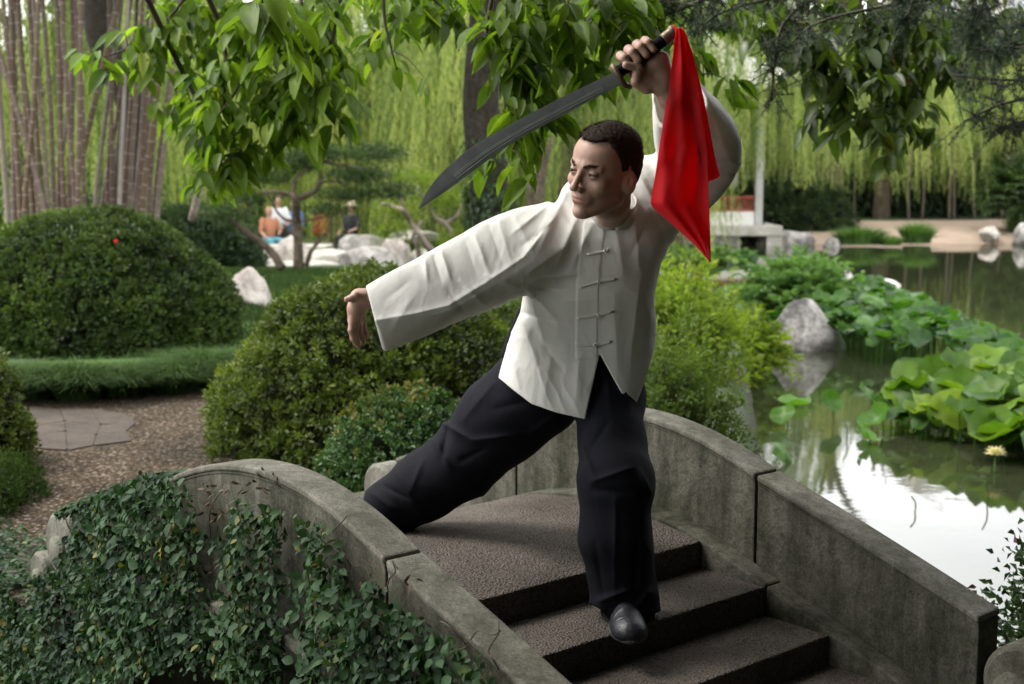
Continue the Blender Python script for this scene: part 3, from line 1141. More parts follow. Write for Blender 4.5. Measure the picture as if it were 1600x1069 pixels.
def hand2(p):
    pal = chain(p, [L_(580, 466, .01), L_(562, 466, 0), L_(556, 482, -.004), L_(554, 500, -.006)], (.024, .024, .0215, .019), .012)
    pal = smin(pal, rcone(p, L_(563, 478, .022), L_(559, 500, .022), .018, .015), .012)
    fs = [([L_(551, 498, -.014), L_(549, 516, -.020), L_(552, 529, -.014), L_(556, 537, -.006)], (.0105, .0092, .0085, .007)),
          ([L_(556, 500, .000), L_(554, 519, -.004), L_(557, 533, .000), L_(560, 541, .006)], (.0105, .0094, .0085, .007)),
          ([L_(562, 500, .014), L_(562, 517, .012), L_(566, 529, .014), L_(568, 536, .018)], (.0100, .0090, .0080, .007)),
          ([L_(567, 498, .026), L_(569, 512, .026), L_(572, 522, .026), L_(573, 528, .028)], (.0090, .0080, .0072, .006)),
          ([L_(566, 464, -.014), L_(556, 462, -.024), L_(549, 466, -.028), L_(542, 468, -.030)], (.014, .0115, .0095, .0078))]
    d = smin(pal, fingers(p, fs), .006)
    arm = chain(p, [L_(574, 468, .006), L_(640, 455, .03), L_(700, 440, .06)], (.025, .034, .042), .02)
    return smin(d, arm, .012)


c2 = L_(600, 485, .02)
v2, fc2 = surface_nets(hand2, c2 - [.14, .12, .15], c2 + [.22, .14, .12], 0.0017)

# -------- hidden trunk and limbs (carry the clothes)
HIPR, HIPL = P(835, 600, 3.92), P(945, 598, 3.86)
KNR, ANR = P(722, 712, 4.05), P(606, 792, 4.12)
KNL = P(958, 752, 3.58)
FT = G(985, 985, 0.88)            # ball of the front foot
ANL = np.array([FT[0] - .005, FT[1] + .14, 0.98])
SHR, SHL = P(874, 356, 3.76), P(1035, 312, 3.82)


def trunk(p):
    d = ell(p, P(935, 430, 3.82), (.155, .10, .20))
    d = smin(d, ell(p, P(890, 585, 3.88), (.15, .10, .12)), .08)
    d = smin(d, chain(p, [SHR + np.array([0, .03, -.02]), P(730, 436, 3.70)], (.034, .028), .03), .04)
    d = smin(d, chain(p, [SHL, P(1112, 258, 3.76)], (.05, .036), .03), .04)
    d = smin(d, rcone(p, NB - CAX * .03, P(945, 420, 3.82), .04, .06), .05)
    d = smin(d, chain(p, [HIPR, KNR, ANR], (.085, .058, .042), .03), .04)
    d = smin(d, chain(p, [HIPL, KNL, ANL], (.085, .058, .042), .03), .04)
    return d


v3, fc3 = surface_nets(trunk, [-.5, 3.2, .85], [.7, 4.4, 2.1], 0.012)
nv = [len(hv), len(v1), len(v2), len(v3)]
bv = np.concatenate([hv, v1, v2, v3])
bf = np.concatenate([hfc, fc1 + nv[0], fc2 + nv[0] + nv[1], fc3 + sum(nv[:3])])
z0 = np.zeros(sum(nv[1:]))
link('body', mesh_np('body', bv, bf, {'lip': np.concatenate([lip, z0]), 'stub': np.concatenate([stub, z0])}), M['skin'], person)

# eyes look to the left of the picture
for sx in (-1, 1):
    bm = bmesh.new(); bmesh.ops.create_uvsphere(bm, u_segments=24, v_segments=16, radius=.0125 * HS)
    me = bpy.data.meshes.new('eye'); bm.to_mesh(me); bm.free()
    for pl in me.polygons: pl.use_smooth = True
    eo = link('eye', me, M['eye'], person); eo.location = Vector(hw(.0315 * sx, .0735, .001)) - person.location
    eo.matrix_parent_inverse = Matrix()
    gd = norm(hf * 1.0 + hl * -.35 - hu * .05)
    bm = bmesh.new(); bmesh.ops.create_uvsphere(bm, u_segments=16, v_segments=10, radius=.0074)
    me = bpy.data.meshes.new('iris'); bm.to_mesh(me); bm.free()
    io = link('iris', me, M['iris'], eo); io.location = Vector(gd * .0078); io.matrix_parent_inverse = Matrix()


# -------- hair
def hair_sdf(p):
    q = (p - HC) @ HR.T / HS
    x, y, z = np.abs(q[:, 0]), q[:, 1], q[:, 2]
    d = ell(q, (0, -.014, .034), (.076, .096, .083))
    d = smin(d, ell(q, (0, -.035, -.005), (.066, .066, .066)), .03)
    d = smin(d, ell(q, (0, .035, .045), (.06, .05, .045)), .02)
    th = .0016 + .0060 * np.clip((z - .03) / .06, 0, 1)
    d = d - th - .0016 * vnoise(q * 140, 3)
    line = np.interp(y, [-.12, -.06, -.035, -.012, -.004, .012, .022, .036, .05, .075, .1], [-.055, -.05, -.03, .026, .012, .006, .036, .066, .079, .083, .088])
    temple = .012 * np.exp(-((x - .045) / .014) ** 2) * (y > .02)
    line = line + temple + .003 * vnoise(q * 200, 8)
    return smax(d, (line - z) * .8, .006) * HS


v, f = surface_nets(hair_sdf, HC - R3, HC + R3, 0.0024)
ho = link('hair', mesh_np('hair', v, f), M['hair'], person)
me_n = np.zeros(len(v) * 3); ho.data.vertices.foreach_get("normal", me_n) if hasattr(ho.data.vertices[0], 'normal') else None
me_n = me_n.reshape(-1, 3)
sel = rng.choice(len(v), 26000)
ql = (v[sel] - HC) @ HR.T / HS
lab = np.clip((ql[:, 2] - .02) / .07, 0, 1)[:, None]
dd = norm(me_n[sel] * (.18 + .55 * lab) + hf * .7 * lab - hu * .7 * (1 - lab) - hf * .3 * (1 - lab) + rdir(len(sel)) * .28)
Vh, Fh, Ah = leaves_np(v[sel] - me_n[sel] * .002, dd, me_n[sel] + rdir(len(sel)) * .5, (.005 + .010 * lab[:, 0] * rng.random(len(sel))), .0006, TRI)
link('hair_strands', mesh_np('hair_strands', Vh, Fh), M['hair'], ho)['kind'] = 'stuff'
# eyebrows
n = 620
sx = np.where(rng.random(n) < .5, -1, 1); t = rng.random(n)
bx_ = .012 + .034 * t
q0 = np.stack([bx_ * sx, .0965 - .022 * t ** 1.6, .0205 + .004 * np.sin(t * 2.6) - .003 * (t < .3) + rng.normal(0, .0022, n)], 1)
d0 = np.stack([sx * 1.0, -.5 * t - .1, .25 - .5 * t + rng.normal(0, .2, n)], 1)
Vh, Fh, Ah = leaves_np(HC + q0 @ HR * HS, d0 @ HR, np.tile(hf, (n, 1)) + rdir(n) * .3, .0075, .0009, TRI)
link('eyebrow', mesh_np('eyebrow', Vh, Fh), M['hair'], person)

# -------- jacket
def loft(p, nodes, ex=2.3):
    """nodes: centre, up axis, right axis, (up, down, right, left) radii ; along a bent line"""
    d = None
    for i in range(len(nodes) - 1):
        A, Bn = nodes[i], nodes[i + 1]
        a, b = A[0], Bn[0]
        ab = b - a
        t0_ = (((p - a) @ ab) / (ab @ ab))[:, None]
        t = np.clip(t0_, 0, 1)
        rest = (np.abs(t0_ - t) * np.linalg.norm(ab))[:, 0]
        c = a + ab * t0_
        U = norm(A[1] * (1 - t) + Bn[1] * t); R = norm(A[2] * (1 - t) + Bn[2] * t)
        rad = np.asarray(A[3])[None] * (1 - t) + np.asarray(Bn[3])[None] * t
        rel = p - c
        u = (rel * U).sum(1); r = (rel * R).sum(1)
        ru = np.where(u > 0, rad[:, 0], rad[:, 1]); rr = np.where(r > 0, rad[:, 2], rad[:, 3])
        m = np.minimum(ru, rr)
        k = (np.abs(u / ru) ** ex + np.abs(r / rr) ** ex) ** (1 / ex)
        e = (k - 1) * m
        e = np.where(rest > 1e-4, np.sqrt(np.maximum(e, 0) ** 2 + rest ** 2) + np.minimum(e, 0), e)
        d = e if d is None else smin(d, e, .045)
    return d


Z3, X3, Y3 = np.array([0, 0, 1.0]), np.array([1.0, 0, 0]), np.array([0, 1.0, 0])
tn_rows = [(286, 893, 1008, 3.78, .05, .07), (303, 880, 1022, 3.775, .07, .085), (325, 872, 1040, 3.78, .09, .10), (365, 846, 1046, 3.79, .115, .12), (400, 832, 1032, 3.80, .12, .12), (450, 820, 1023, 3.81, .12, .12),
           (495, 813, 1024, 3.83, .115, .12), (540, 797, 1025, 3.85, .135, .13), (590, 781, 1026, 3.86, .172, .14), (670, 762, 1030, 3.86, .225, .15)]
tn_nodes = []
for py, xl, xr, yy, fr, bk in tn_rows:
    c = P((xl + xr) / 2, py, yy)
    hwid = (xr - xl) / 2 / FPX * yy
    tn_nodes.append((c, -Y3, X3, (fr, bk, hwid, hwid)))


def loft_axis(p, nodes, ex):
    """smooth loft: every property is a function of the position along the overall axis"""
    cs = catmull([n_[0] for n_ in nodes], 40)
    us = catmull([n_[1] for n_ in nodes], 40); rs_ = catmull([n_[2] for n_ in nodes], 40)
    ra = catmull([n_[3] for n_ in nodes], 40)
    A = norm(cs[-1] - cs[0])
    ts_ = (cs - cs[0]) @ A
    t = (p - cs[0]) @ A
    tcl = np.clip(t, 0, ts_[-1])
    ip = lambda arr: np.stack([np.interp(tcl, ts_, arr[:, k]) for k in range(arr.shape[1])], 1)
    rel = p - ip(cs); U = norm(ip(us)); R = norm(ip(rs_)); rad = ip(ra)
    u = (rel * U).sum(1); r = (rel * R).sum(1); rest = np.abs(t - tcl)
    ru = np.where(u > 0, rad[:, 0], rad[:, 1]); rr = np.where(r > 0, rad[:, 2], rad[:, 3])
    m = np.minimum(ru, rr)
    e = ((np.abs(u / ru) ** ex + np.abs(r / rr) ** ex) ** (1 / ex) - 1) * m
    return np.where(rest > 1e-4, np.sqrt(np.maximum(e, 0) ** 2 + rest ** 2) + np.minimum(e, 0), e)


def sleeve_nodes(rows):
    """rows: top px, bottom px (photo), distance, front, back radius"""
    out = []
    for (ax, ay), (bx, by), yy, fr, bk in rows:
        a, b = P(ax, ay, yy), P(bx, by, yy)
        c = (a + b) / 2
        h = np.linalg.norm(a - b) / 2
        out.append((c, norm(a - b), -Y3, (h, h, fr, bk)))
    return out


slR = []
for (tx, ty), (rx, ry), (bx_, by_), yy, fr, bk in [((898, 325), (878, 366), (884, 432), 3.76, .08, .09), ((850, 331), (836, 390), (838, 447), 3.73, .085, .08), ((796, 346), (790, 422), (800, 466), 3.71, .085, .07), ((742, 370), (742, 450), (748, 488), 3.69, .082, .065),
                                                     ((690, 395), (695, 478), (702, 507), 3.66, .078, .06), ((640, 419), (645, 491), (655, 527), 3.63, .072, .055), ((573, 449), (582, 504), (600, 549), 3.60, .065, .05)]:
    a, m0, b = P(tx, ty, yy), P(rx, ry, yy), P(bx_, by_, yy)
    slR.append((m0, norm(a - b), -Y3, (np.linalg.norm(a - m0), np.linalg.norm(b - m0), fr, bk)))
slL = sleeve_nodes([((1000, 243), (1040, 375), 3.80, .09, .09), ((1045, 238), (1070, 342), 3.79, .085, .085), ((1085, 240), (1105, 315), 3.77, .075, .075)])
fcL = []
for py_, xl_, xr_, yy, fr, bk in [(335, 1050, 1092, 3.76, .05, .06), (305, 1046, 1124, 3.75, .065, .07), (275, 1040, 1148, 3.74, .072, .075), (245, 1031, 1156, 3.72, .075, .078), (215, 1025, 1153, 3.69, .075, .078), (180, 1022, 1130, 3.64, .070, .075), (150, 1021, 1103, 3.61, .066, .07), (130, 1018, 1090, 3.60, .062, .066)]:
    fcL.append((P((xl_ + xr_) / 2, py_, yy), -Y3, X3, (fr, bk, (xr_ - xl_) / 2 / FPX * yy, (xr_ - xl_) / 2 / FPX * yy)))

# folds given as strokes on the cloth: (px, py) - (px, py), width in px, height in m
FOLD = [
    ((885, 300), (838, 400), 9, .007), ((905, 330), (868, 420), 8, .006), ((862, 330), (826, 400), 10, .004), ((925, 350), (890, 425), 8, .005),
    ((835, 435), (905, 428), 7, .007), ((840, 450), (885, 452), 6, -.005), ((828, 425), (890, 380), 9, .006), ((825, 455), (870, 500), 7, .005),
    ((828, 460), (850, 540), 8, .005), ((815, 500), (850, 600), 8, .007), ((800, 560), (812, 610), 8, .006), ((835, 520), (880, 580), 9, -.005),
    ((812, 488), (870, 505), 6, -.005), ((860, 560), (850, 625), 10, .005), ((905, 560), (900, 630), 12, .005), ((880, 470), (925, 470), 10, .003),
    ((960, 345), (975, 430), 9, .005), ((990, 330), (1000, 420), 9, .005), ((1012, 350), (985, 400), 8, -.004), ((1000, 440), (985, 560), 12, .004), ((960, 460), (965, 600), 12, .003),
    ((780, 347), (800, 415), 7, .0045), ((765, 356), (788, 420), 6, -.003), ((742, 368), (765, 430), 6, .006), ((728, 380), (745, 430), 6, -.003), ((805, 340), (835, 400), 7, .004),
    ((690, 395), (705, 440), 6, .007), ((678, 402), (690, 440), 5, -.004), ((664, 408), (668, 440), 5, .005), ((720, 440), (760, 480), 6, .005), ((700, 455), (735, 500), 6, -.004), ((760, 430), (810, 450), 6, .005),
    ((640, 440), (600, 470), 10, -.003), ((640, 470), (610, 520), 9, .003), ((850, 325), (800, 365), 6, .006), ((870, 345), (815, 385), 6, -.005),
    ((1105, 248), (1158, 256), 5, .009), ((1100, 262), (1150, 272), 7, -.006), ((1118, 185), (1135, 240), 7, .005), ((1070, 275), (1140, 285), 7, -.006), ((1100, 200), (1140, 240), 8, .004), ((1005, 262), (1030, 300), 6, .006), ((1012, 285), (1040, 330), 6, -.005),
]
RIDGE = [((574, 503), (640, 492), 0.0), ((640, 492), (700, 478), 0), ((700, 478), (762, 440), 0), ((762, 440), (818, 402), 0), ((818, 402), (862, 345), 0)]


def segdist(x, y, a, b):
    ax, ay = a; bx, by = b
    dx, dy = bx - ax, by - ay
    t = ((x - ax) * dx + (y - ay) * dy) / (dx * dx + dy * dy)
    tc_ = np.clip(t, 0, 1)
    return np.hypot(x - ax - dx * tc_, y - ay - dy * tc_), tc_


def folds(px, py, lst, sharp=1.3):
    r = np.zeros(len(px))
    for a, b, w, h in lst:
        dd_, t = segdist(px, py, a, b)
        m = dd_ < w * 3
        if m.any():
            r[m] += h * np.exp(-(dd_[m] / w) ** sharp * 1.2) * np.sin(np.clip(t[m] * .85 + .12, 0, 1) * np.pi) ** .5
    return r


HEM = np.array([(700, 560), (765, 580), (781, 592), (800, 608), (830, 631), (870, 645), (913, 655), (950, 652), (990, 642), (1004, 606), (1024, 540), (1030, 520)], float)
SLIT = [(915, 660), (937, 554), (992, 650)]


def jacket_sdf(p):
    px, py = proj(p)
    tor = loft_axis(p, tn_nodes, 2.2)
    sr = loft_axis(p, slR, 1.45)
    sl = smin(loft(p, slL, 2.1), loft_axis(p, fcL, 3.4), .02)
    # sharp pressed crease running down the lit sleeve
    d = smin(smin(tor, sr, .035), sl, .03)
    front = p[:, 1] < np.where(px > 950, 3.885, 3.86)
    w = np.where(p[:, 1] < np.interp(px, [560, 800, 900, 1150], [3.66, 3.8, 3.86, 3.82]), 1.0, .25)
    d = d - folds(px, py, FOLD) * w
    rd = np.full(len(px), 1e3)
    for a, b, _ in RIDGE:
        rd = np.minimum(rd, segdist(px, py, a, b)[0])
    below = 0
    d = d - .008 * np.exp(-rd / 7.0) * (front)
    q = np.stack([p[:, 0] * 13 + p[:, 2] * 2, p[:, 1] * 4, p[:, 2] * 4 - p[:, 0] * 2], 1)
    rg = lambda v_: 1 - np.sqrt(np.abs(v_) + .002) * 1.4
    qs = np.where((px < 840)[:, None], np.stack([p[:, 0] * 16 - p[:, 2] * 5, p[:, 1] * 5, p[:, 2] * 5 + p[:, 0] * 3], 1), np.stack([p[:, 0] * 13 + p[:, 2] * 6, p[:, 1] * 5, p[:, 2] * 5.5 - p[:, 0] * 4], 1))
    d = d - .0026 * vnoise(q, 11) - np.where(px < 845, .0014, .0028) * rg(vnoise(qs * 1.25, 12)) * np.clip(.35 + vnoise(p * 4, 31), 0, 1) - .0022 * rg(vnoise(qs * 2.6 + 5, 15)) * np.clip(.3 + vnoise(p * 6, 32), 0, 1)
    # placket step
    cx = np.interp(py, [345, 400, 440, 490, 548], [947, 940, 936, 934, 934])
    d = d - .0022 * ((px < cx) & (px > cx - 34) & (py > 345) & (py < 560) & front)
    inner = d + .0075
    d = np.maximum(d, -inner)
    # openings: sleeve ends, neck, hem and front slit
    mpp = 3.7 / FPX
    # left cuff plane
    ca, cb = np.array([571., 446.]), np.array([599., 552.])
    nrm_ = np.array([-(cb - ca)[1], (cb - ca)[0]]); nrm_ /= np.linalg.norm(nrm_)
    if nrm_[0] > 0: nrm_ = -nrm_
    cut = ((px - ca[0]) * nrm_[0] + (py - ca[1]) * nrm_[1]) * mpp
    d = np.maximum(d, np.where(px < 760, cut, -1))
    # raised cuff
    ca, cb = P(1010, 152, 3.6), P(1112, 148, 3.6)
    ax_c = norm(H(1046, 152, .015) - P(1090, 232, 3.7))
    cut = (p - P(1062, 152, 3.60)) @ ax_c
    d = np.maximum(d, np.where(px > 1015, cut, -1))
    # neck hole
    d = np.maximum(d, -rcone(p, CC + CAX * .2, CC + CAX * .052, .075, .060))
    yh = np.interp(px, HEM[:, 0], HEM[:, 1]); sl_ = np.interp(px + .5, HEM[:, 0], HEM[:, 1]) - np.interp(px - .5, HEM[:, 0], HEM[:, 1])
    hem = (py - yh) * mpp / np.sqrt(1 + sl_ ** 2)
    d = np.maximum(d, np.where(py > 520, hem, -1))
    tri = np.full(len(px), 1e3)
    for (ax_, ay_), (bx2, by2) in (((913, 662), (937, 553)), ((937, 553), (996, 660))):
        nx_, ny_ = (by2 - ay_), -(bx2 - ax_); ln_ = math.hypot(nx_, ny_)
        tri = np.minimum(tri, -((px - ax_) * nx_ + (py - ay_) * ny_) / ln_)
    d = np.maximum(d, np.where(front & (py > 540), tri * mpp, -1))
    d = np.maximum(d, np.where((p[:, 2] > HC[2] + .12) & (px < 1015), .02, -1))
    return d


jv, jf = surface_nets(jacket_sdf, [-.46, 3.45, 1.42], [.66, 4.06, 2.36], 0.0033)
jo = link('jacket', mesh_np('jacket', jv, jf), M['jacket'], person)
bvh = BVHTree.FromPolygons([Vector(v) for v in jv], [tuple(int(k) for k in q) for q in jf])


def on_cloth(px, py, lift=.002, tree=None):
    o = Vector((0, 0, CH)); t = Vector(P(px, py, 3.7)) - o
    h = (tree or bvh).ray_cast(o, t.normalized())
    if h[0] is None:
        return P(px, py, 3.7)
    return np.array(h[0]) + np.array(h[1]) * lift


# collar
cp, Vc = [], []
CFW = np.array([0, -math.cos(.6), -math.sin(.6)])
for a in np.linspace(math.radians(-87), math.radians(265), 40):
    o_ = X3 * math.cos(a) - CFW * math.sin(a)
    b = CC + o_ * .0655 - CAX * .022
    Vc += [b + o_ * .004, b + CAX * .050 - o_ * .002, b + CAX * .050 - o_ * .005, b - o_ * .001]
Fc = []
for i in range(39):
    for k in range(4):
        l = (k + 1) % 4
        Fc.append((i * 4 + k, i * 4 + l, i * 4 + 4 + l, i * 4 + 4 + k))
Fc += [(0, 3, 2, 1), (156, 157, 158, 159)]
link('collar', mesh_np('collar', np.array(Vc), np.array(Fc)), M['jacket'], jo)

# knotted frog buttons
for kx, ky, ex, ey, fx, fy in [(946, 392, 917, 398, 951, 390), (935, 440, 904, 449, 963, 436), (934, 492, 902, 497, 958, 486), (930, 540, 897, 540, 955, 534)]:
    parts = []
    for dy in (-.9, .9):
        pts = [on_cloth(ex + (kx - ex) * t, ey + (ky - ey) * t + dy * math.sin(min(1, t * 1.4 + .3) * 2.6), .0022) for t in np.linspace(0, 1, 9)]
        parts.append(tube(pts, .0021, 6))
        pts = [on_cloth(kx + (fx - kx) * t, ky + (fy - ky) * t + dy, .0020) for t in np.linspace(0, 1, 6)]
        parts.append(tube(pts, .0021, 6))
    kc = on_cloth(kx, ky, .004)
    t = np.linspace(0, 2 * np.pi, 15)
    for r_, ph in ((.0036, 0), (.0036, 1.5)):
        parts.append(tube(np.stack([kc[0] + r_ * np.cos(t), kc[1] + r_ * .7 * np.sin(t + ph), kc[2] + r_ * np.sin(t)], 1), .0024, 6))
    V_, F_, _ = cat_meshes(parts)
    link('frog_button', mesh_np('frog_button', V_, F_), M['jacket'], jo)
# seam line down the front
pts = [on_cloth(x, y, .0004) for x, y in catmull([(949, 350), (942, 392), (938, 440), (937, 492), (937, 545)], 30)]
V_, F_ = tube(pts, .0006, 5)
link('front_seam', mesh_np('front_seam', V_, F_), M['jacket'], jo)

# -------- trousers
TF = [((690, 660), (740, 690), 8, .012), ((700, 668), (690, 720), 9, -.010), ((740, 688), (830, 678), 9, .010), ((680, 690), (705, 735), 8, .010), ((830, 678), (880, 640), 8, .008), ((720, 720), (760, 700), 8, -.008),
      ((620, 740), (650, 790), 9, .007), ((580, 770), (620, 800), 7, .008), ((600, 760), (640, 780), 7, -.007), ((660, 720), (640, 770), 9, .006), ((770, 600), (720, 660), 11, .006), ((850, 620), (770, 640), 12, -.006),
      ((910, 700), (930, 750), 8, .008), ((925, 752), (990, 730), 8, .010), ((930, 765), (985, 770), 9, -.008), ((950, 660), (925, 700), 8, -.006), ((1000, 735), (1018, 772), 7, .012), ((962, 780), (960, 930), 8, .006),
      ((930, 850), (945, 940), 8, -.006), ((1000, 800), (990, 930), 9, -.006), ((935, 940), (990, 920), 8, .009), ((1015, 925), (990, 955), 6, .008), ((975, 560), (985, 640), 10, .006), ((945, 580), (955, 640), 9, .005)]


TF = [(a_, b_, w_ * .68, h_ * 1.05) for a_, b_, w_, h_ in TF]


def trouser_sdf(p):
    px, py = proj(p)
    a = chain(p, [P(870, 575, 3.90), P(838, 610, 3.93), P(785, 655, 3.97), P(722, 722, 4.03), P(668, 757, 4.07), P(612, 793, 4.11), P(560, 822, 4.14)], (.125, .128, .128, .108, .098, .080, .075), .05)
    b = chain(p, [P(925, 575, 3.87), P(951, 620, 3.82), P(957, 690, 3.70), P(962, 752, 3.60), P(961, 840, 3.58), P(972, 905, 3.575), P(979, 965, 3.57), P(984, 1030, 3.57)], (.115, .098, .085, .094, .090, .080, .084, .088), .05)
    d = smin(a, b, .035)
    d = smin(d, ell(p, P(890, 570, 3.88), (.135, .095, .11)), .05)
    w = np.where(p[:, 1] < np.interp(px, [560, 800, 1020], [4.12, 3.95, 3.66]), 1.0, .3)
    d = d - folds(px, py, TF) * w
    d = d - .012 * np.exp(-((np.hypot(px - 936, py - 950)) / 16.) ** 2) - .010 * np.exp(-((np.hypot(px - 1017, py - 930)) / 14.) ** 2)
    q = np.stack([p[:, 0] * 6 + p[:, 2] * 4, p[:, 1] * 4, p[:, 2] * 7], 1)
    rg = lambda v_: 1 - np.sqrt(np.abs(v_) + .002) * 1.4
    d = d - .003 * vnoise(q, 21) - .006 * rg(vnoise(q * np.array([1.6, 1, .8]) + 3, 22)) * np.clip(.3 + vnoise(p * 4, 33), 0, 1) - .002 * vnoise(q * 3, 24)
    hem1 = (py - np.interp(px, [925, 938, 958, 985, 1020, 1030], [945, 952, 978, 972, 962, 955])) * 3.55 / FPX
    d = np.maximum(d, np.where(px > 880, hem1, -1))
    # rear hem
    ax_r = norm(P(606, 796, 4.11) - P(668, 757, 4.07))
    hem2 = (p - P(592, 800, 4.11)) @ ax_r
    d = np.maximum(d, np.where(px < 760, hem2, -1))
    d = np.maximum(d, np.where(py > 700, .872 - p[:, 2], -1))
    return d


tv, tf = surface_nets(trouser_sdf, [-.55, 3.35, .86], [.55, 4.3, 1.72], 0.0046)
link('trousers', mesh_np('trousers', tv, tf), M['trouser'], person)
# dark sash end showing at the waist
pts = [P(x, y, 3.90) for x, y in catmull([(818, 484), (810, 505), (800, 535), (792, 560)], 12)]
V_, F_ = tube(pts, np.linspace(.014, .022, 12), 8)
link('sash', mesh_np('sash', V_, F_), M['trouser'], person)


# -------- shoes
def shoe(toe, heel, name_z):
    ax_s = norm(np.array([toe[0] - heel[0], toe[1] - heel[1], 0]))
    sd_ = np.array([-ax_s[1], ax_s[0], 0])
    Ls = np.hypot(toe[0] - heel[0], toe[1] - heel[1])

    def f(p):
        q = p - np.array([heel[0], heel[1], name_z])
        u, w, z = q @ ax_s, q @ sd_, q[:, 2]
        qq = np.stack([u, w, z], 1)
        e = ell(qq, (Ls * .74, 0, .016), (Ls * .27, .047, .048))
        e = smin(e, ell(qq, (Ls * .86, 0, .014), (Ls * .16, .042, .036)), .02)
        e = smin(e, ell(qq, (Ls * .42, 0, .03), (Ls * .34, .037, .062)), .03)
        e = smin(e, ell(qq, (Ls * .16, 0, .03), (Ls * .17, .034, .06)), .03)
        e = smin(e, rcone(qq, (Ls * .22, 0, .07), (Ls * .22, 0, .12), .04, .04), .03)
        e = e - .0010 * np.abs(np.sin(u * 130 + w * 40)) * (u > Ls * .5) * (u < Ls * .72)
        e = e + .0012 * (np.abs(u - Ls * .86 + (w / .05) ** 2 * .015) < .0016)
        return np.maximum(e, .010 - z)

    def g(p):
        q = p - np.array([heel[0], heel[1], name_z])
        u, w, z = q @ ax_s, q @ sd_, q[:, 2]
        t = np.clip(u / Ls, 0, 1)
        hw_ = np.where(t > .62, .051 * np.sqrt(np.clip(1.0 - ((u / Ls - .62) / .42) ** 2, 0, 1)), np.interp(t, [0, .15, .45, .62], [.028, .036, .038, .051]))
        ov = np.maximum(np.maximum(-u, u - Ls * 1.04), 0)
        e = np.sqrt(np.maximum(np.abs(w) - hw_, 0) ** 2 + ov ** 2) + np.minimum(np.abs(w) - hw_, 0)
        return np.maximum(e, np.abs(z - .006) - .0065)
    lo = np.minimum(toe, heel) - .08; hi = np.maximum(toe, heel) + .08
    lo[2] = name_z - .02; hi[2] = name_z + .13
    v_, f_ = surface_nets(f, lo, hi, .0026)
    so = link('shoe', mesh_np('shoe', v_, f_), M['shoe'], person)
    v_, f_ = surface_nets(g, lo, hi, .003)
    link('sole', mesh_np('sole', v_, f_), M['sole'], so)
    # laces
    for t_ in (.50, .58, .66):
        hh = np.interp(t_, [0, .2, .42, .6, .8, 1], [.07, .085, .085, .058, .046, .028]) + .004
        c = np.array([heel[0], heel[1], name_z]) + ax_s * Ls * t_
        pts = [c + sd_ * w_ + np.array([0, 0, hh * math.sqrt(max(0, 1 - (w_ / .05) ** 2)) + .001]) for w_ in np.linspace(-.022, .022, 7)]
        V_, F_ = tube(pts, .0018, 5)
        link('lace', mesh_np('lace', V_, F_), M['shoe'], so)


TOE = G(988, 998, 0.895)
shoe(np.array([TOE[0], TOE[1], 0]), np.array([TOE[0] - .02, TOE[1] + .265, 0]), 0.881)
ra = P(596, 802, 4.13)
shoe(np.array([ra[0] - .12, ra[1] - .10, 0]), np.array([ra[0] + .06, ra[1] + .07, 0]), 0.965)

# ------------------------------------------------------------------ broadsword
M['steel'] = simple('blade_steel', (0.34, 0.345, 0.35), 0.5, 0.12, 40, metallic=0.35, bmp=0.06, bscale=200)
M['edge_glint'] = simple('edge_glint', (0.62, 0.62, 0.62), 0.5)  # pale non-metal grey, paints the glint along the fuller edges
M['brass'] = simple('aged_brass', (0.16, 0.115, 0.07), 0.45, 0.3, 60, metallic=0.6, bmp=0.2, bscale=90)
M['cord'] = simple('black_cord', (0.006, 0.006, 0.0075), 0.8, 0.2, 60, bmp=0.3, bscale=200, spec=0.1)
M['pommel'] = simple('pommel_metal', (0.17, 0.12, 0.085), 0.42, 0.3, 50, metallic=0.5)
sword = thing('sword', 'curved dark steel broadsword with black grip held above the head of the man', 'sword', GA)
up_e = np.array([(959, 113), (920, 132), (880, 151), (840, 172), (800, 193), (751, 221), (730, 235), (708, 253), (687, 274), (669, 297), (653, 327)], float)
lo_e = np.array([(972, 132), (925, 156), (880, 180), (840, 201), (802, 223), (769, 245), (750, 260), (733, 272), (705, 293), (679, 311), (653.8, 327.5)], float)
U_ = catmull(up_e, 70); W_ = catmull(lo_e, 70)
pf = [(0.0, .0026), (.08, .0029), (.30, .0027), (.50, .0026), (.545, .0024), (.56, .0010), (.63, .0010), (.645, .0022), (.70, .0021), (.715, .0009), (.775, .0009), (.79, .0018), (.9, .001), (1.0, .0002)]
Vb, n2 = [], len(pf) * 2
for i in range(70):
    a = P(*U_[i], YH - .05 * i / 69); b = P(*W_[i], YH - .05 * i / 69)
    sc = min(1.0, (69 - i) / 8 + .12)
    gr = 1.0 if 3 < i < 52 else 0.0
    ring = []
    for k, (t, th) in enumerate(pf):
        if gr == 0.0:
            th = np.interp(t, [0, .5, .8, 1], [.0027, .0026, .0018, .0002])
        ring.append((a + (b - a) * t, th * sc))
    Vb += [c - np.array([0, th, 0]) for c, th in ring] + [c + np.array([0, th, 0]) for c, th in ring[::-1]]
Fb = []
for i in range(69):
    for k in range(n2):
        l = (k + 1) % n2
        Fb.append((i * n2 + k, i * n2 + l, i * n2 + n2 + l, i * n2 + n2 + k))
link('blade', mesh_np('blade', np.array(Vb), np.array(Fb), smooth=False), M['steel'], sword)
for tt_, rr_ in ((.55, .0004), (.637, .0006), (.785, .0006)):
    pts = []
    for i in range(4, 53):
        a = P(*U_[i], YH - .05 * i / 69); b = P(*W_[i], YH - .05 * i / 69)
        pts.append(a + (b - a) * tt_ - np.array([0, .0026, 0]))
    V_, F_ = tube(pts, rr_ * 1.4, 4, caps=False)
    link('fuller_glint', mesh_np('fuller_glint', V_, F_), M['edge_glint'], sword)
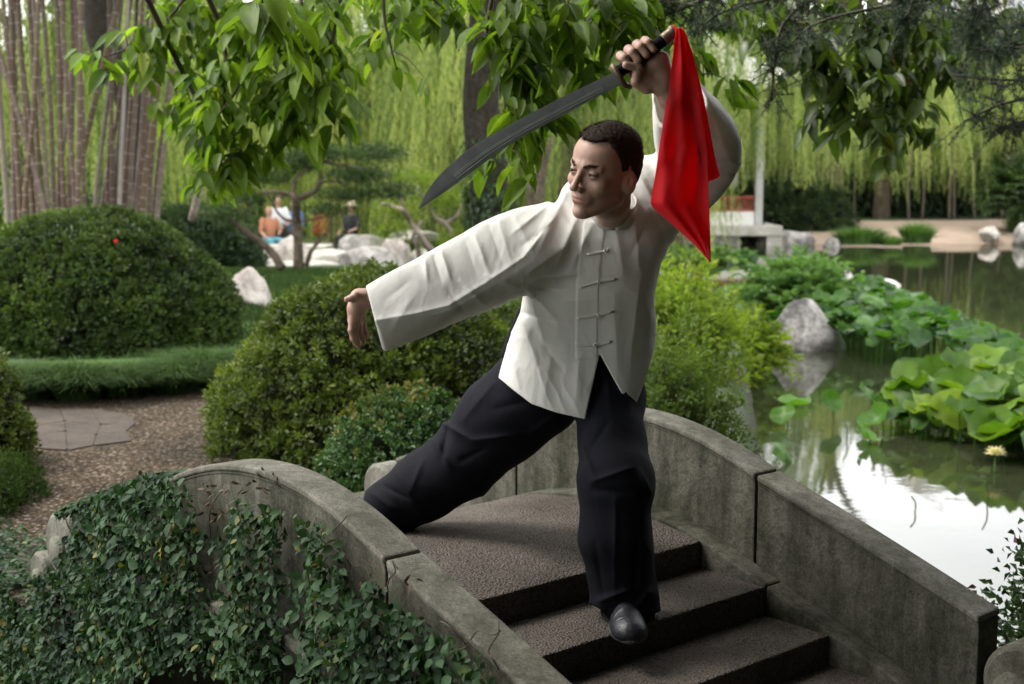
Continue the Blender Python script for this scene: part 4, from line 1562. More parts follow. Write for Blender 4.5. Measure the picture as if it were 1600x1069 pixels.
# cup shaped guard
gd_c = H(966, 117)
e1, e2 = nn_h, toc
t = np.linspace(0, 2 * np.pi, 33)[:-1]
prof = [(.0, .0, -.004), (.021, .021, -.003), (.0235, .022, .002), (.0235, .022, .008), (.020, .019, .009), (.018, .017, .002), (.0, .0, .002)]
Vg = []
for a, b, c in prof:
    for q in t:
        Vg.append(gd_c - nn_h * .002 + ax_h * (-.004 + c) + e1 * a * 1.45 * math.cos(q) + e2 * b * 1.15 * math.sin(q))
Fg = [(i * 32 + k, i * 32 + (k + 1) % 32, i * 32 + 32 + (k + 1) % 32, i * 32 + 32 + k) for i in range(6) for k in range(32)]
go = link('guard', mesh_np('guard', np.array(Vg), np.array(Fg)), M['brass'], sword)
pts = catmull([gd_c - nn_h * .026, gd_c - nn_h * .036 + ax_h * .003, gd_c - nn_h * .044 + ax_h * .012], 8)
V_, F_ = tube(pts, [.008, .008, .0075, .007, .0065, .0065, .007, .006], 8)
link('quillon', mesh_np('quillon', V_, F_), M['brass'], go)
pts = catmull([GA, GA + (GB - GA) * .5 - nn_h * .001, GA + (GB - GA) * .80 + nn_h * .001], 40)
rr = .0158 + .0010 * np.sin(np.arange(40) * 1.6)
V_, F_ = tube(pts, rr, 14)
link('grip', mesh_np('grip', V_, F_), M['cord'], sword)
pts = catmull([GA + (GB - GA) * .79, GA + (GB - GA) * .92 + nn_h * .0025, GB + nn_h * .006 + ax_h * .002], 10)
V_, F_ = tube(pts, [.0168, .0172, .017, .0165, .016, .0162, .0168, .0175, .018, .015], 14)
link('pommel', mesh_np('pommel', V_, F_), M['pommel'], sword)

# ------------------------------------------------------------------ red scarf tied to the pommel
def silk():
    m, nt, b = newmat('red_silk')
    b.inputs["Base Color"].default_value = (0.66, 0.014, 0.022, 1)
    b.inputs["Roughness"].default_value = 0.62
    b.inputs["Specular IOR Level"].default_value = 0.3
    b.inputs["Sheen Weight"].default_value = 0.3
    b.inputs["Sheen Tint"].default_value = (1, 0.3, 0.3, 1)
    t = nt.nodes.new("ShaderNodeTexCoord")
    mm = nt.nodes.new("ShaderNodeMapping"); mm.inputs["Scale"].default_value = (1, 1, .3); mm.inputs["Rotation"].default_value = (0, -.25, 0)
    nt.links.new(t.outputs["Object"], mm.inputs[0])
    w = nodes_noise(nt, 22, 4, 0.5, vec=mm.outputs[0], dist=1.0)
    bump(nt, b, w.outputs["Fac"], 0.35, 0.01)
    tr = nt.nodes.new("ShaderNodeBsdfTranslucent"); tr.inputs["Color"].default_value = (0.9, 0.02, 0.03, 1)
    ms = nt.nodes.new("ShaderNodeMixShader"); ms.inputs[0].default_value = .5
    nt.links.new(b.outputs[0], ms.inputs[1]); nt.links.new(tr.outputs[0], ms.inputs[2])
    nt.links.new(ms.outputs[0], nt.nodes["Material Output"].inputs[0])
    return m


M['silk'] = silk()


def scarf_sheet(rows, yoff, pleat, nseed, nu=60, nvv=120):
    rows = np.array(rows, float)
    ys = np.linspace(rows[0, 0], rows[-1, 0], nvv)
    V_ = []
    for j, y in enumerate(ys):
        xl, xr = np.interp(y, rows[:, 0], rows[:, 1]), np.interp(y, rows[:, 0], rows[:, 2])
        t = (y - 45) / 363.
        for i in range(nu):
            u = i / (nu - 1)
            x = xl + (xr - xl) * u
            dep = pleat * (.25 + 1.2 * t) * (math.sin(u * 7.0 + 1.1 + 1.2 * math.sin(t * 3)) * .5 + math.sin(u * 15 - t * 4 + nseed) * .22 + math.sin((u + t * 1.4) * 9 + nseed) * .2)
            V_.append(P(x, y, YH - .035 + yoff + dep + .05 * t))
    F_ = [(j * nu + i, j * nu + i + 1, j * nu + nu + i + 1, j * nu + nu + i) for j in range(nvv - 1) for i in range(nu - 1)]
    V_ = np.array(V_)
    V_[:, 1] += .005 * vnoise(np.stack([V_[:, 0] * 26 + V_[:, 2] * 8, V_[:, 2] * 7, V_[:, 0] * 0], 1), nseed) + .0015 * vnoise(np.stack([V_[:, 0] * 40 - V_[:, 2] * 30, V_[:, 2] * 14, V_[:, 0] * 0], 1), nseed + 3)
    return V_, np.array(F_)


front_rows = [(44, 1057, 1065), (52, 1055, 1072), (80, 1052, 1080), (130, 1046, 1091), (180, 1038, 1100), (230, 1030, 1106), (280, 1023, 1107), (300, 1019, 1107), (318, 1017, 1107.5), (325, 1021, 1108), (350, 1050, 1109), (380, 1083, 1110), (409, 1109, 1111)]
back_rows = [(46, 1060, 1069), (80, 1066, 1082), (130, 1070, 1094), (180, 1074, 1105), (230, 1080, 1114), (262, 1086, 1121), (275, 1090, 1125), (279, 1098, 1120), (284, 1100, 1106)]
Va, Fa = scarf_sheet(front_rows, 0, .021, 5)
Vb, Fb = scarf_sheet(back_rows, .022, .014, 9, 40, 90)
V_, F_, _ = cat_meshes([(Va, Fa), (Vb, Fb)])
scarf = link('scarf', mesh_np('scarf', V_, F_), M['silk'])
tag(scarf, 'red silk scarf tied to the pommel and hanging down beside the raised arm', 'scarf')
md = scarf.modifiers.new('thickness', 'SOLIDIFY'); md.thickness = .0009
kn = GB + ax_h * .001 - nn_h * .004
t = np.linspace(0, 2 * np.pi, 25)
pts = [kn + nn_h * .0185 * math.cos(a) + toc * .0185 * math.sin(a) for a in t]
V_, F_ = tube(pts, .005 + .001 * np.sin(t * 5), 8)
link('knot', mesh_np('knot', V_, F_), M['silk'], scarf)

# ------------------------------------------------------------------ clipped shrubs
def dome_leaves(c, r, n, L, W, lump=.10, thick=.16, seed=1, tmpl=QUAD, zmin=-.15, lfreq=3.0, ragged=0.0, per=13, tsp=1.3):
    """leaves in tufts in the outer shell of a dome; c centre on the ground, r = (rx, ry, rz)"""
    r = np.array(r, float)
    nt = n // per
    u = rdir(int(nt * 2.2)); u = u[u[:, 2] > zmin][:nt]
    nt = len(u); n = nt * per
    lm = 1 + lump * fbm(u * lfreq, seed, 3) * .8
    dep = rng.random(nt) ** 1.6 * thick
    spr = (rng.random(nt) ** 6) * ragged
    tp = np.array(c) + u * r * (lm * (1 - dep) + spr)[:, None]
    td = norm(norm(u / r) * .8 + rdir(nt) * .55 + np.array([0, 0, .3]))
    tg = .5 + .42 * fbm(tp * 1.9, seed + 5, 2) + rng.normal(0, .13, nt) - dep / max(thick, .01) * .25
    k = np.repeat(np.arange(nt), per)
    h = np.tile(np.linspace(0, 1, per), nt)
    rr = rdir(n)
    p = tp[k] + td[k] * (h * L * tsp)[:, None] + rr * L * .35
    d = norm(td[k] * (.35 + .6 * h)[:, None] + rr * (1.0 - .3 * h)[:, None])
    nn = norm(td[k] + rdir(n) * .7)
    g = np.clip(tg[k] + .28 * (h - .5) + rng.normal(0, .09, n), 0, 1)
    sc = (.7 + .6 * rng.random(n)) * (1.05 - .3 * h)
    return leaves_np(p, d, nn, L * sc, W * sc, tmpl, g)


def core_mesh(c, r, seed=1, k=.84, lump=.08):
    bm = bmesh.new(); bmesh.ops.create_icosphere(bm, subdivisions=4, radius=1)
    v = np.array([x.co[:] for x in bm.verts]); f = np.array([[q.index for q in x.verts] for x in bm.faces]); bm.free()
    w = np.array(c) + v * np.array(r) * (k * (1 + lump * fbm(v * 3, seed, 3)))[:, None]
    w[:, 2] = np.maximum(w[:, 2], c[2] - .05)
    return w, f


def sticks(c, r, n, seed, base=.25, rad=.008):
    rs = np.random.default_rng(seed)
    parts = []
    for i in range(n):
        a = rs.random() * 6.283; e = rs.random() * 1.2 + .15
        q0 = np.array(c) + np.array([math.cos(a), math.sin(a), 0]) * base * np.array(r) * rs.random()
        q1 = np.array(c) + np.array([math.cos(a) * math.cos(e), math.sin(a) * math.cos(e), math.sin(e)]) * np.array(r) * .93
        mid = (q0 + q1) / 2 + rs.normal(size=3) * .06
        parts.append(tube(catmull([q0, mid, q1], 6), np.linspace(rad, rad * .35, 6), 4, caps=False))
    V_, F_, _ = cat_meshes(parts)
    return V_, F_


def shrub(name, label, c, r, n, L, W, mat, seed=1, core=.84, cat='shrub', nst=40, stem_mat='twig', **kw):
    t = thing(name, label, cat, c)
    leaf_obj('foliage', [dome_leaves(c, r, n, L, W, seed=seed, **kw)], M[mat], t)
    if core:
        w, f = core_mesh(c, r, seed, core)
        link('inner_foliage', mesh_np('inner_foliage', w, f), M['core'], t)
    V_, F_ = sticks(c, r, nst, seed)
    link('stem', mesh_np('stem', V_, F_), M[stem_mat], t)
    return t


q = G(140, 535, .5)
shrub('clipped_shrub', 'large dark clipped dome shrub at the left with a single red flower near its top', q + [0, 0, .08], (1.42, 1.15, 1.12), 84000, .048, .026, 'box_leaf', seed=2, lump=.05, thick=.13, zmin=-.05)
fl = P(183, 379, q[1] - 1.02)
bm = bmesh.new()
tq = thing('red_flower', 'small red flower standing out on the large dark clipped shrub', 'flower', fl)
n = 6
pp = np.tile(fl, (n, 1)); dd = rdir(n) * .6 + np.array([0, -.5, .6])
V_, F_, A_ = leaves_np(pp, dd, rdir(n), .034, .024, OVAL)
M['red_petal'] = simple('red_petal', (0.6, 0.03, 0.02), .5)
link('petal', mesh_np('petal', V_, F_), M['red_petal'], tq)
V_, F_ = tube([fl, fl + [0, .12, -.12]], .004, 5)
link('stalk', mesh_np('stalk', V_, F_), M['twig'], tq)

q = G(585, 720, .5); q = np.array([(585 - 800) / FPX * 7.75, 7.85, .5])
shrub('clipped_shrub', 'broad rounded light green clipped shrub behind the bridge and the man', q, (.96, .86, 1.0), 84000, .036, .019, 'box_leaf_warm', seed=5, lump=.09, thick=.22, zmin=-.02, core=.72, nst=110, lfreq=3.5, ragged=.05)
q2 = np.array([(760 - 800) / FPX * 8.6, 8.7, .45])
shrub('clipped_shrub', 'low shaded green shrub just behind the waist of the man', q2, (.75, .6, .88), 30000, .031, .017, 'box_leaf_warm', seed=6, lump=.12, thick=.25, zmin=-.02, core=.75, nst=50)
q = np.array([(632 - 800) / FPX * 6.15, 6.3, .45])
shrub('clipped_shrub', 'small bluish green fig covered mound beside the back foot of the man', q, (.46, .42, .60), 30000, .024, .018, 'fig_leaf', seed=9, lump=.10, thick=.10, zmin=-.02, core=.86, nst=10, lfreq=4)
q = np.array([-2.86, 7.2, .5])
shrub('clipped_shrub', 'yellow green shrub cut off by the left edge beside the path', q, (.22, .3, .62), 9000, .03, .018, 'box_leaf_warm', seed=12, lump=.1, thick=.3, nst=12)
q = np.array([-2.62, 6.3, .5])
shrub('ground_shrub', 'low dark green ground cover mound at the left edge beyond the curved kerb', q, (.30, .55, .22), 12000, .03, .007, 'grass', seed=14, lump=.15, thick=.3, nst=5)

# shrubs on the bank right of the man
def spray_shrub(name, label, c, r, nb, mat, L, W, seed, droop=.35, per=26, blen=.34, cat='shrub', rad=.5):
    """a loose shrub of arching sprays set with leaves"""
    rs = np.random.default_rng(seed)
    t = thing(name, label, cat, c)
    P_, D_, N_, R_ = [], [], [], []
    tubes = []
    for b in range(nb):
        u = rs.normal(size=3); u[2] = abs(u[2]) * .9 + .05; u /= np.linalg.norm(u)
        k = .55 + .45 * rs.random() ** rad
        s0 = np.array(c) + u * np.array(r) * k * .55
        dirb = norm(u * np.array([1, 1, .55]) + rs.normal(size=3) * .25)
        ln = blen * (.6 + .7 * rs.random())
        tt = np.linspace(0, 1, per)
        pts = s0 + np.outer(tt * ln, dirb) + np.array(r) * u * k * .45 * tt[:, None] - np.outer(tt ** 2 * ln * droop, [0, 0, 1])
        if b % 4 == 0:
            tubes.append(tube(pts[::6], np.linspace(.005, .002, len(pts[::6])), 4, caps=False))
        tg = norm(np.gradient(pts, axis=0))
        sd_ = norm(np.cross(tg, [0, 0, 1]))
        sg = np.where(np.arange(per) % 2 == 0, 1, -1)[:, None]
        P_.append(pts); D_.append(tg * .65 + sd_ * sg * .9 + rs.normal(size=(per, 3)) * .25 - [0, 0, .1]); N_.append(np.cross(sd_, tg) + rs.normal(size=(per, 3)) * .35)
        R_.append(np.clip(.45 + .5 * rs.normal() * .5 + .25 * (tt - .4) + rs.normal(0, .1, per), 0, 1))
    P_, D_, N_, R_ = map(np.concatenate, (P_, D_, N_, R_))
    N_[N_[:, 2] < 0] *= -1
    leaf_obj('foliage', [leaves_np(P_, D_, N_, L * (.7 + .5 * rs.random(len(P_))), W * (.7 + .5 * rs.random(len(P_))), QUAD, R_)], M[mat], t)
    V_, F_, _ = cat_meshes(tubes)
    link('stem', mesh_np('stem', V_, F_), M['twig'], t)
    return t


shrub('leafy_shrub', 'bright yellow green leafy shrub on the bank behind the right side of the man', (1.22, 10.5, .45), (.47, .45, .80), 7500, .085, .030, 'bright_leaf', seed=31, lump=.5, thick=.6, core=None, nst=30, lfreq=4.5, ragged=.12, per=9, tsp=2.2)
shrub('leafy_shrub', 'bright green low shrub reaching toward the tall grey rock', (1.95, 13.4, .15), (.40, .4, .62), 5200, .09, .034, 'bright_leaf', seed=35, lump=.35, thick=.5, core=.6, nst=20, lfreq=4.5, ragged=.15, per=9, tsp=2.2)
spray_shrub('leafy_shrub', 'small golden tipped shrub beside the tall grey rock at the water', (2.42, 13.6, .15), (.30, .3, .50), 130, 'bright_leaf', .12, .028, 32, blen=.22)
shrub('leafy_shrub', 'dark green fine leaved shrub hanging over the bridge parapet right of the man', (.90, 7.5, .34), (.36, .36, .80), 24000, .034, .015, 'maple_leaf', seed=33, lump=.38, thick=.6, core=None, nst=50, lfreq=4.0, ragged=.3, zmin=-.35, per=11, tsp=2.4)
M['maple_red'] = leafmat('maple_red', (0.02, 0.045, 0.018), (0.05, 0.095, 0.03), (0.09, 0.03, 0.04), 0.25, 0.5)
spray_shrub('leafy_shrub', 'sparse dark reddish green shrub over the water in the lower right corner', (1.74, 4.2, .14), (.15, .20, .80), 420, 'maple_red', .040, .024, 36, per=12, blen=.16)

# ------------------------------------------------------------------ creeping fig on the bridge
IVY = [(-200, 903), (0, 901), (34, 896), (60, 905), (92, 882), (112, 845), (140, 800), (165, 776), (200, 762), (225, 746), (258, 730), (300, 722), (309, 757), (322, 800), (330, 838), (348, 850), (386, 812), (392, 790), (379, 770), (381, 738),
       (405, 752), (430, 770), (455, 768), (480, 790), (505, 812), (528, 828), (546, 858), (556, 900), (575, 926), (596, 936), (603, 905), (618, 892), (624, 925), (655, 948), (690, 962), (712, 975), (740, 1005), (765, 1012), (790, 1040), (800, 1075), (800, 1180), (-200, 1180)]
fig = thing('creeping_fig', 'dark green creeping fig with small oval leaves covering the near side of the bridge', 'vine', B(-.4, -.15, .3))
n = 62000
sv_, zv = rng.uniform(-4.2, 1.75, n), rng.uniform(-.1, 1.24, n)
pw = np.concatenate([B(0, 0)[None]] * n)
pw = np.stack([BO[0] + BU[0] * sv_ + BV[0] * (-BT - .03), BO[1] + BU[1] * sv_ + BV[1] * (-BT - .03), zv], 1)
px, py = proj(pw)
patch = vnoise(np.stack([sv_ * 5, zv * 5, zv * 0], 1), 41)
arch_h = np.where(np.abs(sv_) < 1.0, .78 * np.sqrt(np.clip(1 - (sv_ / 1.02) ** 2, 0, 1)) ** .8, -1)
jx, jy = rng.normal(0, 4, n), rng.normal(0, 4, n)
okm = in_poly(px + jx, py + jy, IVY) & ~((np.hypot(px + jx - 80, (py + jy - 840)) < 42) & (rng.random(n) < .93)) & (patch > -.66 + .25 * rng.random(n)) & (zv > arch_h - .02 - .08 * rng.random(n) ** 2) & (px > -90) & (py < 1130)
pw, patch = pw[okm], patch[okm]
n = len(pw)
bulge = .004 + .040 * rng.random(n) ** 1.3 + .030 * np.clip(patch + .2, 0, 1)
outw = np.array([-BV[0], -BV[1], 0.0])
pw = pw + outw * bulge[:, None]
dd = norm(np.array([0, 0, -1.0]) * .7 + outw * .35 + rdir(n) * .8)
nn = norm(outw * 1.0 + np.array([0, 0, .35]) + rdir(n) * .7)
LL = (.016 + .020 * rng.random(n) ** 1.3) * np.where(rng.random(n) < .1, 1.25, 1); WW = LL * (.62 + .18 * rng.random(n))
gr = np.clip(.38 + .3 * fbm(pw * 4, 44, 2) + rng.normal(0, .2, n) + .5 * (rng.random(n) < .05), 0, 1)
ppx, ppy = proj(pw)
vis = (ppx > 0) & (ppx < 1600) & (ppy < 1069)
# leaves creeping over the left cap
nc = 1500
sc_ = rng.uniform(-1.36, -.60, nc); vc_ = -BT - .02 + rng.random(nc) ** 1.6 * (BT + .03)
pc_ = np.stack([BO[0] + BU[0] * sc_ + BV[0] * vc_, BO[1] + BU[1] * sc_ + BV[1] * vc_, ztop(sc_) + .004 + .02 * rng.random(nc)], 1)
pw = np.concatenate([pw, pc_]); dd = np.concatenate([dd, norm(outw + rdir(nc) * .6 - [0, 0, .3])]); nn = np.concatenate([nn, norm(np.array([0, 0, 1.0]) + rdir(nc) * .4)])
l2 = .024 + .014 * rng.random(nc); LL = np.concatenate([LL, l2]); WW = np.concatenate([WW, l2 * .7]); gr = np.concatenate([gr, np.clip(.55 + rng.normal(0, .2, nc), 0, 1)])
nc = 2600
sc_ = rng.uniform(-4.8, -1.5, nc); vc_ = -BT - .05 + rng.random(nc) ** 1.3 * .34
pc_ = np.stack([BO[0] + BU[0] * sc_ + BV[0] * vc_, BO[1] + BU[1] * sc_ + BV[1] * vc_, .56 + .05 * rng.random(nc)], 1)
pw = np.concatenate([pw, pc_]); dd = np.concatenate([dd, norm(outw + rdir(nc) * .8)]); nn = np.concatenate([nn, norm(np.array([0, 0, 1.0]) + rdir(nc) * .5)])
l2 = .024 + .014 * rng.random(nc); LL = np.concatenate([LL, l2]); WW = np.concatenate([WW, l2 * .7]); gr = np.concatenate([gr, np.clip(.4 + rng.normal(0, .2, nc), 0, 1)])
ppx, ppy = proj(pw); vis = (ppx > 0) & (ppy < 1069)
order = np.argsort(-(LL * WW) * vis / (pw[:, 1] ** 2))
first, rest = order[:300], order[300:]
variants = leaf_variants('leaf', M['ivy_leaf'], [OVAL, big_template(.2, .12), OVAL], 9)
for i in first:
    leaf_part(variants[min(8, int(gr[i] * 9))], fig, pw[i] + outw * .012, dd[i], nn[i], LL[i], WW[i])
ho_ = rest[::1]
o = leaf_obj('foliage', [leaves_np(pw[rest], dd[rest], nn[rest], LL[rest], WW[rest], OVAL, gr[rest])], M['ivy_leaf'], fig, True); o['kind'] = 'stuff'
# dry leaves and runners
px0 = [(330, 790), (345, 800), (322, 760), (352, 845), (372, 790), (318, 775), (333, 770), (418, 748), (150, 905), (300, 890), (345, 880), (470, 925), (560, 925), (575, 905), (300, 860), (600, 935), (160, 870), (322, 905), (640, 905), (400, 760), (425, 742), (340, 812), (362, 768)]
wall = lambda x, y, v=-BT - .03: (lambda o_, d_: o_ + d_ * ((v - ((o_[:2] - BO) @ BV)) / (d_[:2] @ BV)))(np.array([0, 0, CH]), P(x, y, 3.0) - np.array([0, 0, CH]))
k = 0
pl, dl = [], []
for x, y in px0:
    for _ in range(4):
        pl.append(wall(x + rng.normal(0, 7), y + rng.normal(0, 8), -BT - .012 - .02 * rng.random())); dl.append(rdir(1)[0] + [0, 0, -.5])
V_, F_, A_ = leaves_np(np.array(pl), np.array(dl), np.tile(outw, (len(pl), 1)) + rdir(len(pl)) * .7, .026, .010, OVAL)
link('dry_leaves', mesh_np('dry_leaves', V_, F_), M['dead_leaf'], fig)['kind'] = 'stuff'
tubes = []
rs = np.random.default_rng(5)
for _ in range(30):
    x, y = rs.uniform(20, 780), rs.uniform(760, 1060)
    if not in_poly(np.array([x]), np.array([y]), IVY)[0]: continue
    pts = [wall(x, y, -BT - .01)]
    for s_ in range(5):
        x += rs.normal(0, 9); y += rs.uniform(-20, 4); pts.append(wall(x, y, -BT - .012 - .03 * rs.random()))
    tubes.append(tube(catmull(pts, 10), .002, 4, caps=False))
for pts in ([(603, 930), (608, 905), (618, 893), (612, 875), (622, 890)], [(735, 1000), (748, 985), (770, 992), (782, 985)], [(330, 850), (328, 800), (345, 770), (362, 768)], [(520, 830), (535, 815), (542, 806)]):
    tubes.append(tube(catmull([wall(x, y, -BT - .02) for x, y in pts], 12), .0018, 4, caps=False))
V_, F_, _ = cat_meshes(tubes)
link('runners', mesh_np('runners', V_, F_), M['twig'], fig)['kind'] = 'stuff'

# ------------------------------------------------------------------ grass clumps along the path
def grass_clump(label, c, r, n, h, mat='grass', name='grass_clump', seed=0, w=.006, group=None, cat='grass clump', arch=1.0):
    rs = np.random.default_rng(seed)
    t = thing(name, label, cat, c, group)
    a = rs.random(n) * 6.283; q_ = np.sqrt(rs.random(n))
    base = np.array(c) + np.stack([np.cos(a) * q_ * r[0] * .8, np.sin(a) * q_ * r[1] * .8, np.zeros(n)], 1)
    out = np.stack([np.cos(a), np.sin(a), np.zeros(n)], 1) * (.25 + q_)[:, None] + rs.normal(size=(n, 3)) * .3; out[:, 2] = 0
    H_ = h * (.7 + .5 * rs.random(n)) * (1 - .3 * q_)
    V_, F_ = [], []
    sdv = norm(np.cross(out, [0, 0, 1.0])) * w
    k = 5
    for j in range(k):
        tt = j / (k - 1)
        cpt = base + out * (tt ** 1.7 * H_ * .75 * arch)[:, None] + np.array([0, 0, 1]) * ((tt - .42 * arch * tt ** 2.4) * H_)[:, None]
        ww = (1 - tt) ** .6
        V_.append(cpt - sdv * ww * .5); V_.append(cpt + sdv * ww * .5)
    V_ = np.stack(V_, 1).reshape(-1, 3)
    F_ = np.concatenate([np.array([[2 * j, 2 * j + 1, 2 * j + 3], [2 * j, 2 * j + 3, 2 * j + 2]]) for j in range(k - 1)])
    Fa = (F_[None] + (np.arange(n) * 2 * k)[:, None, None]).reshape(-1, 3)
    rv = np.clip(.5 + rs.normal(0, .25, n), 0, 1)
    link('blades', mesh_np('blades', V_, Fa, {'rnd': np.repeat(rv, 2 * k)}), M[mat], t)['kind'] = 'stuff'
    return t


gl = [((-20, 623), 'arching dark grass clump at the far left end of the border row', .33), ((52, 625), 'arching dark grass clump second from the left edge in the border', .34), ((126, 625), 'widest arching grass clump below the middle of the large dome shrub', .36),
      ((194, 620), 'arching dark grass clump ending the long border before the gap of lawn', .32), ((270, 614), 'isolated arching grass clump just right of the lawn gap', .32), ((322, 602), 'arching grass clump tucked against the light green clipped shrub', .36)]
for k, ((x, y), lb, hh) in enumerate(gl):
    q = G(x, y, .5)
    grass_clump(lb, q, (.20, .17), 2300, hh * 1.5, seed=60 + k, w=.008, arch=1.25, group='grass clumps edging the path')
# ground cover under the gnarled trees
n = 60000
xx = rng.uniform(-6.5, 3.2, n); yy = rng.uniform(11.5, 24.5, n)
dpd = pond_dist(xx, yy); m_ = (dpd > .35); xx, yy = xx[m_], yy[m_]; n = len(xx)
pp = np.stack([xx, yy, land_z(xx, yy)], 1)
V_, F_, A_ = leaves_np(pp, norm(rdir(n) * .6 + [0, 0, 1.0]), rdir(n), .11, .016, TRI)
tag(link('ground_cover', mesh_np('ground_cover', V_, F_, {'rnd': A_}), M['grass']), kind='stuff')


# ------------------------------------------------------------------ rocks
def rock(name, label, c, r, mat, seed, cuts=9, group=None, sub=4, cat='rock', taper=0.0):
    bm = bmesh.new(); bmesh.ops.create_icosphere(bm, subdivisions=sub, radius=1)
    v = np.array([x.co[:] for x in bm.verts]); f = np.array([[q_.index for q_ in x.verts] for x in bm.faces]); bm.free()
    rs = np.random.default_rng(seed)
    for _ in range(cuts):
        nrm_ = rs.normal(size=3); nrm_ /= np.linalg.norm(nrm_)
        dd_ = .62 + .3 * rs.random()
        ex = v @ nrm_ - dd_
        v = v - np.outer(np.where(ex > 0, ex * .92, 0), nrm_)
    v = v * (1 + .09 * fbm(v * 2.2, seed, 4))[:, None]
    v = v * np.stack([1 - taper * np.clip(v[:, 2], -.5, 1), 1 - taper * np.clip(v[:, 2], -.5, 1), np.ones(len(v))], 1)
    w = v * np.array(r)
    o_ = link(name, mesh_np(name, w, f), M[mat])
    o_.location = tuple(c)
    return tag(o_, label, cat, group)


M['wet_rock'] = stone('wet_rock', (0.3, 0.285, 0.27), 0.4, 22, (0.22, 0.21, 0.2), bstr=0.9, big=3.2)
rk = rock('rock', 'tall pyramid shaped grey rock standing in the water beyond the bridge', (3.50, 16.2, .17), (.47, .38, .50), 'wet_rock', 101, 12, taper=.62)
rock('rock', 'flat pale brown rock at the waterline left of the tall grey rock', (2.85, 15.6, .06), (.32, .3, .16), 'pale_rock', 102)
rock('rock', 'low tan rock under the dark shrub at the edge of the bank', (1.75, 11.9, .04), (.38, .34, .15), 'rock', 103)
rock('rock', 'pointed grey rock rising behind the far lotus leaves', (5.7, 23.0, .12), (.22, .2, .42), 'rock', 104)
rock('rock', 'rounded white rock behind the far lotus leaves', (6.3, 22.8, .12), (.34, .26, .2), 'slab', 105)
rock('rock', 'rounded pale boulder between the dome shrub and the light green shrub', G(385, 480, .5) + [0, .3, .12], (.33, .3, .33), 'pale_rock', 106)
rock('rock', 'rugged boulder on the bank just right of the large dark tree foot', (1.15, 6.9, .30), (.32, .25, .25), 'rock', 107)
rock('rock', 'angular pale rock on the far sandy beach near the right edge', (14.25, 40.2, .28), (.30, .3, .26), 'pale_rock', 108)
rock('rock', 'large rounded grey rock cut by the right edge on the far beach', (15.15, 39.6, .25), (.45, .4, .45), 'rock', 109)
rock('rock', 'long low grey rock at the right foot of the pavilion terrace', (8.0, 39.3, .1), (.9, .6, .40), 'rock', 110)
rock('rock', 'small grey rock among the reeds on the far shore', (9.2, 38.6, .02), (.28, .25, .24), 'rock', 111)
rl = [((-4.3, 27.6, .12), (.9, .35, .2), 'slab', 'long flat white stone lying in front of the gnarled tree terrace'), ((-2.6, 29.4, .2), (.5, .35, .5), 'pale_rock', 'upright pale stone between the red bag and the pale hat'), ((-3.4, 30.2, .25), (.7, .4, .5), 'rock', 'grey stone heap behind the mottled rock on the far shore'),
      ((-4.7, 28.4, .30), (.45, .4, .50), 'pale_rock', 'pointed pale rock left of the gnarled tree by the white terrace'), ((-3.9, 28.2, .25), (.7, .4, .26), 'slab', 'broad white rock lying on the far terrace right of the gnarled tree'),
      ((-2.95, 27.6, .15), (.75, .5, .50), 'rock', 'large mottled rock at the near end of the white terrace'), ((-1.9, 29.6, .2), (.5, .4, .34), 'slab', 'white rock near the person in the pale hat'),
      ((-2.3, 31.5, .62), (.6, .4, .16), 'slab', 'thin white stone slab beside the person in the pale hat'), ((-5.4, 28.2, .2), (.5, .4, .3), 'pale_rock', 'grey white rock behind the long leaning trunk'), ((-1.3, 27.0, .15), (.5, .4, .4), 'rock', 'grey rock under the twisted pale trunks')]
for k, (c, r, m_, lb) in enumerate(rl):
    rock('rock', lb, c, r, m_, 120 + k, 8)

# ------------------------------------------------------------------ white terrace with people, far left
ter = thing('stone_terrace', 'low white stone terrace across the water left of the man', 'terrace', (-4.5, 29.5, 0))
for k in range(4):
    x0 = -8.2 + k * 1.05
    link('slab', box_mesh('slab', x0, x0 + 1.04, 29.0, 30.2, .40 + .004 * (k % 2), .52, .015), M['slab'], ter)
    link('block', box_mesh('block', x0 + .03, x0 + 1.0, 29.08, 30.1, -.2, .398, .01), M['slab'], ter)


